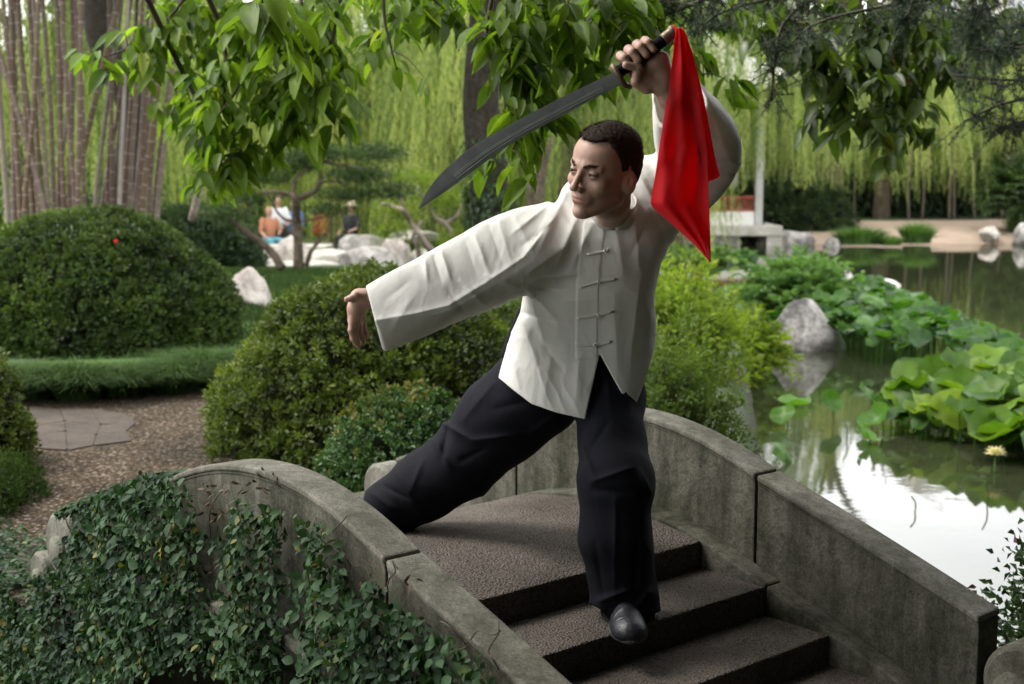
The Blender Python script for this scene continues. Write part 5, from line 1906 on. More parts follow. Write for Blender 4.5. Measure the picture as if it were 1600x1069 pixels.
def small_person(label, base, h, pose, shirt, legs, hairc, skinm='skin', yaw=0.0, hat=None):
    t = thing('person', label, 'person', base)
    s_ = h / 1.75
    c, s0 = math.cos(yaw), math.sin(yaw)
    def W(x, y, z):
        return np.array(base) + np.array([c * x - s0 * y, s0 * x + c * y, z]) * s_
    sit = pose == 'sit'
    dz = -.42 if sit else 0
    hip = [(-.09, 0, .93 + dz), (.09, 0, .93 + dz)]
    kn = [(-.12, -.40, .92 + dz), (.12, -.40, .92 + dz)] if sit else [(-.10, -.03, .5), (.12, -.05, .5)]
    an = [(-.12, -.42, .08 + .0), (.12, -.44, .08)] if sit else [(-.11, .03, .08), (.14, .02, .08)]
    to = [(-.12, -.56, .04), (.13, -.58, .04)] if sit else [(-.12, -.1, .04), (.17, -.12, .04)]
    sh = [(-.17, .0, 1.42 + dz), (.17, .0, 1.42 + dz)]
    el_ = [(-.25, -.05, 1.14 + dz), (.26, -.08, 1.16 + dz)]; ha = [(-.2, -.26, 1.0 + dz), (.12, -.28, 1.08 + dz)]
    def body(p):
        d = ell(p, W(0, -.01, 1.63 + dz), np.array([.075, .09, .115]) * s_)
        d = smin(d, rcone(p, W(0, 0, 1.56 + dz), W(0, 0, 1.44 + dz), .05 * s_, .055 * s_), .03)
        d = smin(d, ell(p, W(0, 0, 1.2 + dz), np.array([.15, .1, .26]) * s_), .05)
        for i in range(2):
            d = smin(d, chain(p, [W(*sh[i]), W(*el_[i]), W(*ha[i])], (.05 * s_, .04 * s_, .035 * s_), .02), .03)
            d = smin(d, chain(p, [W(*hip[i]), W(*kn[i]), W(*an[i]), W(*to[i])], (.085 * s_, .06 * s_, .045 * s_, .04 * s_), .02), .03)
        return d
    def shirt_f(p):
        d = ell(p, W(0, 0, 1.2 + dz), np.array([.175, .12, .29]) * s_)
        for i in range(2):
            d = smin(d, chain(p, [W(*sh[i]), W(*el_[i])], (.07 * s_, .055 * s_), .02), .04)
        return d + .008 * vnoise(p * 9, 3)
    def legs_f(p):
        d = None
        for i in range(2):
            e = chain(p, [W(*hip[i]), W(*kn[i]), W(*an[i])], (.105 * s_, .08 * s_, .065 * s_), .02)
            d = e if d is None else smin(d, e, .04)
        return d
    def hair_f(p):
        d = ell(p, W(0, .015, 1.66 + dz), np.array([.085, .1, .11]) * s_)
        return np.maximum(d, -ell(p, W(0, -.10, 1.60 + dz), np.array([.08, .08, .12]) * s_))
    lo, hi = np.array(base) - [.75, .75, .05], np.array(base) + [.75, .75, 1.95]
    for nm, fn, mt, hh in (('body', body, M['skin'], .028), ('shirt', shirt_f, shirt, .028), ('trousers', legs_f, legs, .028), ('hair', hair_f, hairc, .018)):
        v_, f_ = surface_nets(fn, lo, hi, hh)
        link(nm, mesh_np(nm, v_, f_), mt, t)
    if hat is not None:
        parts = [tube([W(0, 0, 1.70 + dz), W(0, 0, 1.715 + dz)], .17 * s_, 14), tube([W(0, 0, 1.70 + dz), W(0, 0, 1.79 + dz), W(0, 0, 1.81 + dz)], [.1 * s_, .095 * s_, .05 * s_], 12)]
        V_, F_, _ = cat_meshes(parts)
        link('hat', mesh_np('hat', V_, F_), hat, t)
    return t


SM = lambda n_, c_: simple(n_, c_, .8, .1, 6)
sh_w, sh_b, sh_o, sh_k = SM('white_shirt', (.75, .75, .75)), SM('blue_shirt', (.10, .16, .42)), SM('orange_top', (.40, .17, .09)), SM('black_coat', (.02, .02, .024))
tr_k, tr_b, hr_k, hr_r = SM('black_trousers', (.02, .02, .022)), SM('teal_skirt', (.10, .27, .33)), SM('black_hair', (.015, .012, .01)), SM('fair_hair', (.35, .22, .1))
hat_m = SM('straw_hat', (.7, .62, .45)); red_m = SM('red_cloth', (.4, .04, .03))


def pbase(px, ytop, ht, Yd):
    top = P(px, ytop, Yd)
    return np.array([top[0], top[1], top[2] - ht])


small_person('distant standing person in white shirt and black trousers left of the gnarled trunk', pbase(434, 306, 1.72, 31.0), 1.72, 'stand', sh_w, tr_k, hr_k, yaw=.4)
small_person('distant person in dark jacket over a blue shirt close behind the gnarled trunk', pbase(459, 313, 1.72, 32.0), 1.72, 'stand', sh_b, tr_k, hr_k, yaw=-.3)
small_person('distant seated person in orange top and pale blue skirt on the terrace', np.array([(418 - 800) / FPX * 30.2, 30.5, .12]), 1.6, 'sit', sh_o, tr_b, hr_r, yaw=.6)
small_person('distant person in black coat and pale hat sitting among the rocks', np.array([(549 - 800) / FPX * 31.5, 31.6, .10]), 1.7, 'sit', sh_k, tr_k, hr_k, yaw=-.5, hat=hat_m)
rb = P(501, 352, 33)
bag = link('backpack', box_mesh('backpack', -.18, .18, -.12, .12, -.25, .25, .07), red_m); bag.location = tuple(rb)
tag(bag, 'small dark red bag resting by the far terrace right of the gnarled trunk', 'bag')

# ------------------------------------------------------------------ lotus
def lotus_leaf_tmpl(seed, cup=.18):
    rs = np.random.default_rng(seed)
    V_ = [(0, 0, 0)]; k = 14
    for ring in (.5, 1.0):
        for i in range(k):
            a = i / k * 2 * math.pi
            rr = ring * .5 * (1 + .06 * math.sin(a * 3 + seed)) 
            z = cup * ring ** 2 * .7 + (ring ** 2) * .07 * math.sin(a * 4 + seed * 1.7) + (ring ** 2) * .05 * math.sin(a * 7 + seed)
            V_.append((rr * math.cos(a) + .5, rr * math.sin(a), z))
    V_[0] = (.5, 0, 0)
    F_ = []
    for i in range(k):
        j = (i + 1) % k
        F_.append((0, 1 + i, 1 + j)); F_ += [(1 + i, 1 + k + i, 1 + k + j), (1 + i, 1 + k + j, 1 + j)]
    return np.array(V_, float), np.array(F_)


LT = [lotus_leaf_tmpl(i, c) for i, c in enumerate((.25, .05, .4, .15, -.15, .3))]
lvar = []
for i in range(12):
    T, F = LT[i % 6]
    me = mesh_np('leaf', T, F, {'rnd': np.full(len(T), rng.random())}, True); me.materials.append(M['lotus_leaf']); lvar.append(me)


def lotus_bed(label, poly, zr, size, nmax, seed, mat='lotus_leaf'):
    """poly: ground outline (world x, y); leaves on stalks at heights zr"""
    rs = np.random.default_rng(seed)
    lv = []
    for i_ in range(12):
        T, F_ = LT[i_ % 6]
        me_ = mesh_np('leaf', T, F_, {'rnd': np.full(len(T), rs.random())}, True); me_.materials.append(M[mat]); lv.append(me_)
    poly = np.array(poly, float)
    c = poly.mean(0)
    t = thing('lotus_bed', label, 'lotus', (c[0], c[1], 0))
    k = 0; stalks = []
    lo, hi = poly.min(0), poly.max(0)
    pos = []
    while k < nmax:
        x, y = rs.uniform(lo[0], hi[0]), rs.uniform(lo[1], hi[1])
        if not in_poly(np.array([x]), np.array([y]), poly)[0]: continue
        e = np.exp(-((x - c[0]) ** 2 / (hi[0] - lo[0]) ** 2 + (y - c[1]) ** 2 / (hi[1] - lo[1]) ** 2) * 5)
        z = zr[0] + (zr[1] - zr[0]) * e * (.45 + .55 * rs.random())
        s_ = size * (.6 + .7 * rs.random())
        pos.append((x, y, z, s_)); k += 1
    def ori(x, y):
        nrm_ = norm(np.array([rs.normal(0, .38), -.25 + rs.normal(0, .38), 1.0])); a = rs.random() * 6.28
        d = np.array([math.cos(a), math.sin(a), 0]); d = norm(d - nrm_ * d.dot(nrm_))
        return d, nrm_
    pos.sort(key=lambda q_: q_[1] - q_[2] * 2)
    V_, F_, A_ = [], [], []; off = 0
    for i, (x, y, z, s_) in enumerate(pos):
        d, nrm_ = ori(x, y)
        p0 = np.array([x, y, z]) - d * s_ * .5
        if i < 296:
            leaf_part(lv[rs.integers(12)], t, p0, d, nrm_, s_, s_ * (.85 + .2 * rs.random()))
        else:
            v_, f_, a_ = leaves_np(p0[None], d[None], nrm_[None], s_, s_, LT[i % 6], np.array([rs.random()]))
            V_.append(v_); F_.append(f_ + off); A_.append(a_); off += len(v_)
        stalks.append(tube([(x + rs.normal(0, .03), y, -.15), (x, y, z - .0)], .006, 4, caps=False))
    v_, f_, _ = cat_meshes(stalks)
    link('stalks', mesh_np('stalks', v_, f_, {'rnd': np.full(len(v_), .5)}), M['lotus_leaf'], t)['kind'] = 'stuff'
    if V_:
        link('foliage', mesh_np('foliage', np.concatenate(V_), np.concatenate(F_), {'rnd': np.concatenate(A_)}), M[mat], t)['kind'] = 'stuff'
    return t


lotus_bed('far mass of round lotus leaves beyond the tall grey rock', [(3.3, 17.5), (4.0, 14.6), (4.9, 13.9), (5.4, 13.6), (5.7, 14.8), (5.4, 17.5), (5.0, 20.5), (4.2, 22.5), (3.4, 22)], (.1, .70), .24, 620, 71)
lotus_bed('near bed of large yellow green lotus leaves at the right edge', [(3.05, 10.9), (3.5, 9.7), (4.0, 9.2), (5.6, 9.6), (6.0, 11.5), (5.2, 12.9), (3.8, 12.6)], (.05, .55), .34, 360, 72, 'lotus_near')
lotus_bed('low lotus leaves on the water beside the pavilion terrace', [(3.2, 31), (5.5, 31), (6.2, 34), (4.5, 35.5), (2.8, 34.5)], (.03, .25), .3, 220, 73)
lotus_bed('distant bright lotus leaves left of the man under the pale twisted trees', [(-3.0, 31), (-1.2, 29.5), (-.4, 32), (-1.6, 35), (-3.0, 35)], (.05, .55), .32, 200, 74)
# tall leafy water plants left of the far lotus
spray_shrub('water_plant', 'broad leaved light green water plants between the tall rock and the far lotus', (3.95, 18.2, .05), (.9, .8, .85), 420, 'reed', .15, .055, 38, cat='water plant')

pads = [((1300, 630), .17, .16, 'upright green lotus pad on a stalk standing alone in the pond'), ((1361, 622), .20, .22, 'folded pale lotus pad tilted towards the upright pad'), ((1378, 655), .22, .12, 'largest curled lotus pad of those in the bright reflection'),
        ((1228, 648), .17, .10, 'light green lotus pad nearest the dark shrub over the water'), ((1228, 710), .15, .06, 'small dark lotus pad lowest on the left of the bright reflection'), ((1357, 686), .16, .04, 'dark folded lotus pad lying on the bright reflection'), ((1245, 633), .26, .01, 'flat pale lotus pad floating close to the reflected rock')]
for k, ((x, y), s_, z, lb) in enumerate(pads):
    q = G(x, y, z)
    t = thing('lotus_pad', lb, 'lotus pad', (q[0], q[1], 0), 'single lotus pads in the open water')
    nrm_ = norm(np.array([[.3, -.9, .5], [.7, -.3, .6], [-.6, -.3, .7], [-.4, -.5, .6], [.5, -.5, .5], [.4, -.2, .8], [0, 0, 1]][k])); d = norm(np.cross(nrm_, [0.3, 1, 0.2]))
    me = mesh_np('leaf', LT[k % 6][0], LT[k % 6][1], {'rnd': np.full(29, .6 + .05 * k)}, True)
    me.materials.append(M['lotus_leaf'])
    leaf_part(me, t, q - d * s_ * .5, d, nrm_, s_ * 1.3, s_ * 1.1)
    V_, F_ = tube(catmull([q, q + [.02, .03, -.5 * z], (q[0] + .03, q[1] + .04, -.1)], 6), .005, 5)
    link('stalk', mesh_np('stalk', V_, F_, {'rnd': np.full(len(V_), .3)}), M['lotus_leaf'], t)
for k, (x, y, h_) in enumerate([(1428, 800, .10), (1541, 790, .16), (1322, 690, .15)]):
    q = G(x, y, 0)
    V_, F_ = tube(catmull([q - [0, 0, .05], q + [.01, 0, h_ * .5], q + [-.02, 0, h_]], 6), .005, 5)
    tag(link('bare_reed', mesh_np('bare_reed', V_, F_, {'rnd': np.full(len(V_), .2)}), M['reed']), ['short bent stem poking from the bright water at its centre', 'tall bare stem poking from the bright water near the right edge', 'thin stem beside the upright lotus pad'][k], 'stem')
q = G(1555, 712, .12)
t = thing('lotus_flower', 'open pale yellow lotus flower below the near lotus bed at the right', 'flower', (q[0], q[1], 0))
n = 34
a = np.linspace(0, 6.283 * 3, n); el_ = np.linspace(.15, 1.2, n)
d = np.stack([np.cos(a) * np.cos(el_), np.sin(a) * np.cos(el_), np.sin(el_)], 1)
V_, F_, A_ = leaves_np(np.tile(q, (n, 1)), d, np.cross(d, np.stack([-np.sin(a), np.cos(a), a * 0], 1)), .085, .022, OVAL)
M['petal'] = simple('yellow_petal', (0.72, 0.66, 0.35), .6)
link('petals', mesh_np('petals', V_, F_), M['petal'], t)
V_, F_ = tube([q, (q[0], q[1], -.1)], .006, 5); link('stalk', mesh_np('stalk', V_, F_, {'rnd': np.full(len(V_), .3)}), M['reed'], t)

# reeds on the far shore
for k, (x, y, r_, h_, lb) in enumerate([(1432, 380, .5, .85, 'round tuft of reeds standing alone before the sandy beach'), (1343, 382, .95, .75, 'widest bushy green reed clump at the water near the beach'), (1268, 374, 1.0, .5, 'low reeds at the water between the pavilion and the bushy clump'), (1392, 383, .35, .35, 'small short reed tuft between the two larger clumps on the shore'),
                                         (1602, 375, .6, 1.3, 'tall reeds at the far right edge of the beach'), (1290, 350, .9, .55, 'green plants at the foot of the far willow trunk')]):
    q = G(x, y, .05)
    grass_clump(lb, q, (r_, .35), 900, h_, 'reed', 'reed_clump', 80 + k, .03, cat='reeds', arch=.6)

# ------------------------------------------------------------------ bamboo grove
def bamboo_mat():
    m, nt, b = newmat('bamboo_culm')
    at = nt.nodes.new("ShaderNodeAttribute"); at.attribute_name = "rnd"
    c = ramp(nt, at.outputs["Fac"], [(0.0, (0.085, 0.06, 0.02)), (0.45, (0.085, 0.045, 0.028)), (0.75, (0.14, 0.105, 0.08)), (1.0, (0.26, 0.225, 0.19))]).outputs[0]
    n = nodes_noise(nt, 9, 4)
    c = mixc(nt, .7, c, ramp(nt, n.outputs["Fac"], [(.3, (.65, .65, .65)), (.7, (1.2, 1.2, 1.2))]).outputs[0], 'MULTIPLY')
    nt.links.new(c, b.inputs["Base Color"]); b.inputs["Roughness"].default_value = .5
    return m


M['bamboo'] = bamboo_mat()
M['node'] = simple('bamboo_node', (0.22, 0.175, 0.14), .7)


def bamboo_clump(label, culms, Yc, seed):
    rs = np.random.default_rng(seed)
    c = P(np.mean([q[0] for q in culms]), 340, Yc)
    t = thing('bamboo_clump', label, 'bamboo', (c[0], c[1], .45))
    for (xb, xt, w, rn) in culms:
        Yb = Yc + rs.uniform(-.5, .6)
        b0 = P(xb, 335, Yb); b0 = np.array([b0[0], b0[1], .4])
        t1 = P(xt, 0, Yb); top = b0 + (t1 - np.array([P(xb, 335, Yb)[0], Yb, P(xb, 335, Yb)[2]])) * np.array([1.0, 1, 1.0]) * 1.0
        b0[0] = P(xb, 335, Yb)[0] - (t1[0] - P(xb, 335, Yb)[0]) * .38 * .4
        mid = (P(xb, 335, Yb) * .5 + t1 * .5) + [rs.normal(0, .02), 0, 0]
        end = t1 + (t1 - mid) * np.array([.7, 1, 1.25]) + [0, rs.normal(0, .2), 0]
        line = catmull([b0, P(xb, 335, Yb), mid, t1, end], 60)
        rad = w / FPX * Yc / 2 * .72
        ln = np.concatenate([[0], np.cumsum(np.linalg.norm(np.diff(line, axis=0), axis=1))])
        V_, F_ = tube(line, np.linspace(rad * 1.1, rad * .8, 60), 8)
        g = np.clip(rn + rs.normal(0, .18), 0, 1)
        hz = np.clip((V_[:, 2] - .4) / 3.2, 0, 1)
        o_ = link('culm', mesh_np('culm', V_, F_, {'rnd': np.clip(g + .35 * (1 - hz) ** 2, 0, 1)}), M['bamboo'], t)
        nodes_ = []
        s_ = .12 * rs.random()
        while s_ < ln[-1] - .1:
            q_ = np.array([np.interp(s_, ln, line[:, k]) for k in range(3)]); q2_ = np.array([np.interp(s_ + .014, ln, line[:, k]) for k in range(3)])
            nodes_.append(tube([q_, q2_], rad * 1.1, 8, caps=False)); s_ += .11 + .07 * rs.random() + .03 * s_ / 3
        V_, F_, _ = cat_meshes(nodes_)
        link('node_rings', mesh_np('node_rings', V_, F_), M['node'], o_)['kind'] = 'stuff'
    # leafy tops above the frame
    n = 14000
    tc_ = np.array([c[0], c[1], 6.2])
    p_ = tc_ + rdir(n) * np.array([3.0, 1.8, 1.9]) * (rs.random(n) ** .4)[:, None]
    leaf_obj('foliage', [leaves_np(p_, rdir(n) * .6 + [0, 0, -.7], rdir(n), .2, .03, TRI)], M['wood_leaf'], t)
    return t


LC = [(12, -8, 13, .9), (22, 18, 13, .35), (32, 5, 11, .3), (38, 60, 11, .2), (52, 28, 14, .3), (64, 45, 12, .1), (76, 52, 10, .5), (85, 66, 11, .3), (70, -25, 12, .3), (92, 100, 9, .4), (100, 88, 11, .25), (108, 112, 10, .35), (118, 96, 10, .4), (122, 126, 11, .2),
      (112, 185, 14, .05), (132, 118, 9, .6), (88, 118, 9, .8), (60, 22, 10, .6)]
RC = [(148, 190, 10, .8), (158, 205, 9, .5), (166, 180, 8, .35), (192, 214, 11, .3), (202, 224, 11, .3), (212, 232, 10, .25), (208, 262, 10, .85), (222, 268, 12, .35), (232, 262, 11, .3), (240, 285, 11, .6), (246, 278, 10, .9), (218, 240, 9, .5), (186, 200, 9, .7), (176, 170, 9, .3)]
bamboo_clump('tall bamboo clump at the far left with a thick culm leaning right', LC, 15.2, 201)
bamboo_clump('paler bamboo clump standing right of the other above the dome shrub', RC, 15.9, 202)
for k, (xs, lb) in enumerate([([(300, 345), (318, 268), (330, 200)], 'thin leaning branch stem beside the right bamboo clump')]):
    V_, F_ = tube(catmull([P(x, y, 17) for x, y in xs], 8), .05, 7)
    tag(link('leaning_stem', mesh_np('leaning_stem', V_, F_), M['pale_bark']), lb, 'tree stem')


# ------------------------------------------------------------------ willows
def willow_crown(seed, R, Htop, zlo, ns, per, ll=.13, lw=.024, dark=False):
    rs = np.random.default_rng(seed)
    P_, D_, N_, R_ = [], [], [], []
    for i in range(ns):
        a = rs.random() * 6.283; q_ = R * math.sqrt(rs.random())
        clump = vnoise(np.array([[math.cos(a) * 3 * q_ / R, math.sin(a) * 3 * q_ / R, seed * 1.0]]), 3)[0]
        x, y = math.cos(a) * q_, math.sin(a) * q_
        if vnoise(np.array([[x * .75, y * .75, seed * .7]]), 5)[0] < -.18 and rs.random() < .85: continue
        zt = Htop * (1 - .45 * (q_ / R) ** 2) - rs.random() * 1.6 * (1 - .3)
        zb = zlo + (1.3 * clump + rs.random() ** 2 * 2.2) + .25 * (R - q_)
        ln = max(1.0, zt - zb)
        m = int(per * ln / 4)
        tt = np.linspace(0, 1, m)
        ox, oy = math.cos(a) * .5, math.sin(a) * .5
        sway = rs.normal(0, .12, 2)
        pts = np.stack([x + ox * (1 - (1 - tt) ** 2) + sway[0] * tt ** 2, y + oy * (1 - (1 - tt) ** 2) + sway[1] * tt ** 2, zt - tt * ln], 1)
        pts += rs.normal(0, .012, pts.shape)
        P_.append(pts)
        aa = rs.random(m) * 6.283
        D_.append(np.stack([np.cos(aa) * .45, np.sin(aa) * .45, -np.ones(m)], 1)); N_.append(np.stack([np.cos(aa + 1.4), np.sin(aa + 1.4), rs.normal(0, .3, m)], 1))
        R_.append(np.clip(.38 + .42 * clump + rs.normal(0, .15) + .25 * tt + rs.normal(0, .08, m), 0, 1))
    P_, D_, N_, R_ = map(np.concatenate, (P_, D_, N_, R_))
    n = len(P_)
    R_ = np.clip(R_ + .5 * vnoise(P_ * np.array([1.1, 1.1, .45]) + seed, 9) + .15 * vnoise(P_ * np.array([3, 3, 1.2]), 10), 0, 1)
    return leaves_np(P_, D_, N_, ll * (.7 + .6 * rs.random(n)), lw * (.8 + .5 * rs.random(n)), TRI, R_)


WC = []
for k, (sd_, R, H_, zl) in enumerate([(301, 4.2, 9.5, .9), (302, 3.8, 9.0, 1.3), (303, 4.6, 10.0, .5)]):
    V_, F_, A_ = willow_crown(sd_, R, H_, zl, 1150, 66)
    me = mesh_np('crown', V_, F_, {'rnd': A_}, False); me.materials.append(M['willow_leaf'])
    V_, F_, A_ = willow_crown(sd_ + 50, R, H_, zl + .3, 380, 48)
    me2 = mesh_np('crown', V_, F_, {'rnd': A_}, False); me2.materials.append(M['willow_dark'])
    WC.append((me, me2, R, H_))


def willow(label, x, y, kind, rot, trunk_top=(0, 0), tr=.22, bark='bark', zscale=1.0, sc=1.0, dz=0.0):
    z0 = float(land_z(np.array([x]), np.array([y]))[0])
    t = thing('willow_tree', label, 'willow', (x, y, z0), 'weeping willows round the pond')
    me, me2, R, H_ = WC[kind]
    for m_ in (me, me2):
        o_ = link('crown', m_, None, t)
        o_.matrix_parent_inverse = Matrix()
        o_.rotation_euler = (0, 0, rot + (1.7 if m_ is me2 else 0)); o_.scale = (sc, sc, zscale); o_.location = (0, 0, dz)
    rs = np.random.default_rng(int(x * 10 + 500))
    line = catmull([(x, y, z0 - .3), (x + trunk_top[0] * .3, y, z0 + 1.3), (x + trunk_top[0] * .7, y + trunk_top[1], z0 + 3.2), (x + trunk_top[0], y, z0 + 5.5), (x + trunk_top[0] * 1.1, y, z0 + 8)], 20)
    V_, F_ = tube(line, np.linspace(tr * 1.25, tr * .35, 20), 10)
    link('trunk', mesh_np('trunk', V_, F_), M[bark], t)
    for k in range(5):
        a = k * 1.26 + rs.random(); q_ = line[9 + k * 2]
        pts = catmull([q_, q_ + [math.cos(a) * 1.0, math.sin(a) * 1.0, 1.2], q_ + [math.cos(a) * 2.6, math.sin(a) * 2.6, 1.9]], 8)
        V_, F_ = tube(pts, np.linspace(tr * .5, tr * .12, 8), 7)
        link('limb', mesh_np('limb', V_, F_), M[bark], t)
    return t


willow('willow behind the bamboo clumps at the left', -10.5, 29.0, 0, .3)
willow('willow curtain filling the gap between bamboo and dark ivy clad trunk', -4.6, 35.5, 1, 1.0, zscale=.95)
willow('willow hanging over the water just left of the ivy clad trunk', -.9, 34.0, 2, 2.1, tr=.2)
willow('willow with slanting brown trunk seen between blade and head', 1.0, 30.5, 1, .5, (.35, .2), tr=.17, zscale=1.12)
willow('willow behind the raised red scarf beside the pavilion', 4.2, 34.5, 0, 2.7, zscale=.85, dz=2.1)
willow('willow right of the pavilion with a bare brown trunk on the bank', 10.2, 43.5, 2, 4.0, (.3, .2), tr=.33, zscale=.60, dz=.9)
willow('willow shading the bamboo thicket behind the sandy beach', 12.9, 47.0, 0, 5.2, zscale=.52, dz=1.6)
willow('willow curtain at the far right edge above the beach', 18.6, 44.0, 1, .2, zscale=.56, dz=1.4)
willow('willow farthest back between the pavilion roof and the scarf', 2.8, 47.0, 2, 3.3, zscale=.8, dz=.8)
willow('pale willow far back at the left above the stone terrace', -8.4, 42.0, 2, 5.0)

# the far wood behind everything
n = 150000
ang = rng.uniform(-1.15, 1.0, n)
dst = rng.uniform(52, 66, n)
hh = 7.6 + 1.6 * vnoise(np.stack([ang * 14, ang * 0, ang * 0], 1), 61) + 1.2 * vnoise(np.stack([ang * 45, ang * 0, ang * 0], 1), 62)
zz = rng.random(n) ** .8 * hh
p_ = np.stack([np.sin(ang) * dst, np.cos(ang) * dst, zz + .4], 1)
p_ += rdir(n) * .5
gg = np.clip(.45 + .5 * fbm(p_ * .35, 66, 3) + rng.normal(0, .12, n), 0, 1)
tag(leaf_obj('far_wood', [leaves_np(p_, rdir(n) + [0, 0, -.3], rdir(n), .75, .42, QUAD, gg)], M['wood_leaf']), kind='stuff')
# low leafy undergrowth on the far banks
n = 60000
xx = rng.uniform(-24, 7.5, n); yy = rng.uniform(30, 46, n); m_ = (pond_dist(xx, yy) > .3) & ((yy > 39.5) | (xx < -9)) ; xx, yy = xx[m_], yy[m_]; n = len(xx)
hz = (1.1 + .8 * vnoise(np.stack([xx * .5, yy * .5, xx * 0], 1), 68)) * rng.random(n)
p_ = np.stack([xx, yy, land_z(xx, yy) + hz], 1)
tag(leaf_obj('undergrowth', [leaves_np(p_, rdir(n) + [0, 0, .3], rdir(n), .22, .1, QUAD)], M['wood_leaf']), kind='stuff')
# dark thicket behind the beach
n = 60000
xx = rng.uniform(8.5, 30, n); yy = rng.uniform(47.5, 50, n)
p_ = np.stack([xx, yy, .5 + rng.random(n) ** .9 * (5.2 + 1.2 * vnoise(np.stack([xx * .8, xx * 0, xx * 0], 1), 69))], 1)
tag(leaf_obj('dark_thicket', [leaves_np(p_, rdir(n) * .7 + [0, 0, -.8], rdir(n), .34, .05, QUAD)], M['dark_leaf']), kind='stuff')
bt = thing('bamboo_thicket', 'row of thin pale bamboo stems in the dark thicket behind the sandy beach', 'bamboo', (17, 47.2, .5))
for k in range(26):
    x = 9.5 + k * .62 + rng.normal(0, .15); y = 47.2 + rng.normal(0, .25)
    V_, F_ = tube(catmull([(x, y, .2), (x + rng.normal(0, .1), y, 2.0), (x + rng.normal(0, .3), y, 4.4)], 8), .035 + .02 * rng.random(), 5)
    link('culm', mesh_np('culm', V_, F_, {'rnd': np.full(len(V_), .8)}), M['bamboo'], bt)

# shrub and small tree on the far right
spray_shrub('leafy_shrub', 'dark green bushy tree at the right edge above the far beach', (15.9, 41.5, 1.1), (1.2, 1.0, 1.5), 420, 'wood_leaf', .2, .07, 91, blen=.6)
for k, (x, y, r_, lb) in enumerate([(9.2, 42.5, (1.5, 1, 1.5), 'dark bush under the willow right of the pavilion'), (7.8, 43.5, (1.0, .8, 1.3), 'dark bush close behind the right pavilion column'), (-6.3, 26.5, (1.2, .9, .95), 'dark rounded bush behind the long leaning trunk')]):
    shrub('dark_bush', lb, (x, y, .3), r_, 9000, .16, .07, 'dark_leaf', seed=92 + k, nst=10, cat='bush')

# ------------------------------------------------------------------ dark ivy clad tree
it = thing('ivy_clad_tree', 'dark thick tree trunk wrapped in ivy left of the head of the man', 'tree', (-.35, 15.5, .45))
kx = 15.5 / FPX
line = catmull([((770 - 800) * kx, 15.5, .3), ((768 - 800) * kx, 15.5, 1.3), ((764 - 800) * kx, 15.5, 2.0), ((752 - 800) * kx, 15.5, 2.9), ((765 - 800) * kx, 15.5, 4.2), (-.2, 15.7, 6.5)], 40)
V_, F_ = tube(line, np.linspace(.25, .19, 40), 14)
V_ = V_ + .02 * vnoise(V_ * 7, 5)[:, None] * norm(V_ - np.array([-.3, 15.5, 0]))
link('trunk', mesh_np('trunk', V_, F_), M['dark_bark'], it)
for k, (dx, dy, dz) in enumerate([(1.8, .5, 1.6), (-1.9, -.3, 1.4), (.5, 1.6, 2.0), (-.6, -1.5, 1.8)]):
    q_ = line[30 + k * 2]
    V_, F_ = tube(catmull([q_, q_ + [dx * .5, dy * .5, dz * .6], q_ + [dx, dy, dz]], 10), np.linspace(.11, .04, 10), 8)
    link('limb', mesh_np('limb', V_, F_), M['dark_bark'], it)
n = 5200
tz = rng.random(n) ** 1.5 * 2.2 + .3
keep = rng.random(n) < np.where(tz < 1.95, 1, .25); tz = tz[keep]; n = len(tz)
ci = np.stack([np.interp(tz, line[:, 2], line[:, k]) for k in range(2)] + [tz], 1)
a = rng.random(n) * 6.283; o3 = np.stack([np.cos(a), np.sin(a), a * 0], 1)
leaf_obj('ivy', [leaves_np(ci + o3 * (.25 + .06 * rng.random(n))[:, None], rdir(n) * .5 + [0, 0, -1], o3 + rdir(n) * .4, .06, .045, OVAL)], M['dark_leaf'], it)
n = 16000
p_ = np.array([-.2, 15.8, 8.4]) + rdir(n) * np.array([4.0, 3.5, 2.0]) * (rng.random(n) ** .4)[:, None]
leaf_obj('crown', [leaves_np(p_, rdir(n), rdir(n), .2, .09, QUAD)], M['wood_leaf'], it)

for k, (pts, w, lb) in enumerate([([(795, 420), (796, 330), (793, 270)], 20, 'pale slim trunk just right of the dark ivy clad trunk'), ([(826, 400), (828, 330), (832, 262)], 14, 'thin brown trunk between the pale slim trunk and the slanting one'), ([(835, 380), (842, 300), (856, 215)], 20, 'slanting brown trunk above the outstretched shoulder of the man'),
                                   ([(190, 330), (212, 180), (160, 60), (150, -60)], 55, 'thick dark crooked trunk behind the bamboo')]):
    Yk = 24 if k < 3 else 21
    t = thing('tree_trunk', lb, 'tree trunk', (P(pts[0][0], 300, Yk)[0], Yk, .3))
    q_ = [P(x, y, Yk) for x, y in pts]; q_ = [np.array([q_[0][0], Yk, .1])] + q_
    V_, F_ = tube(catmull(q_, 20), np.linspace(w / FPX * Yk / 2 * 1.1, w / FPX * Yk / 2 * .8, 20), 10)
    link('trunk', mesh_np('trunk', V_, F_), M['bark' if k != 3 else 'dark_bark'], t)

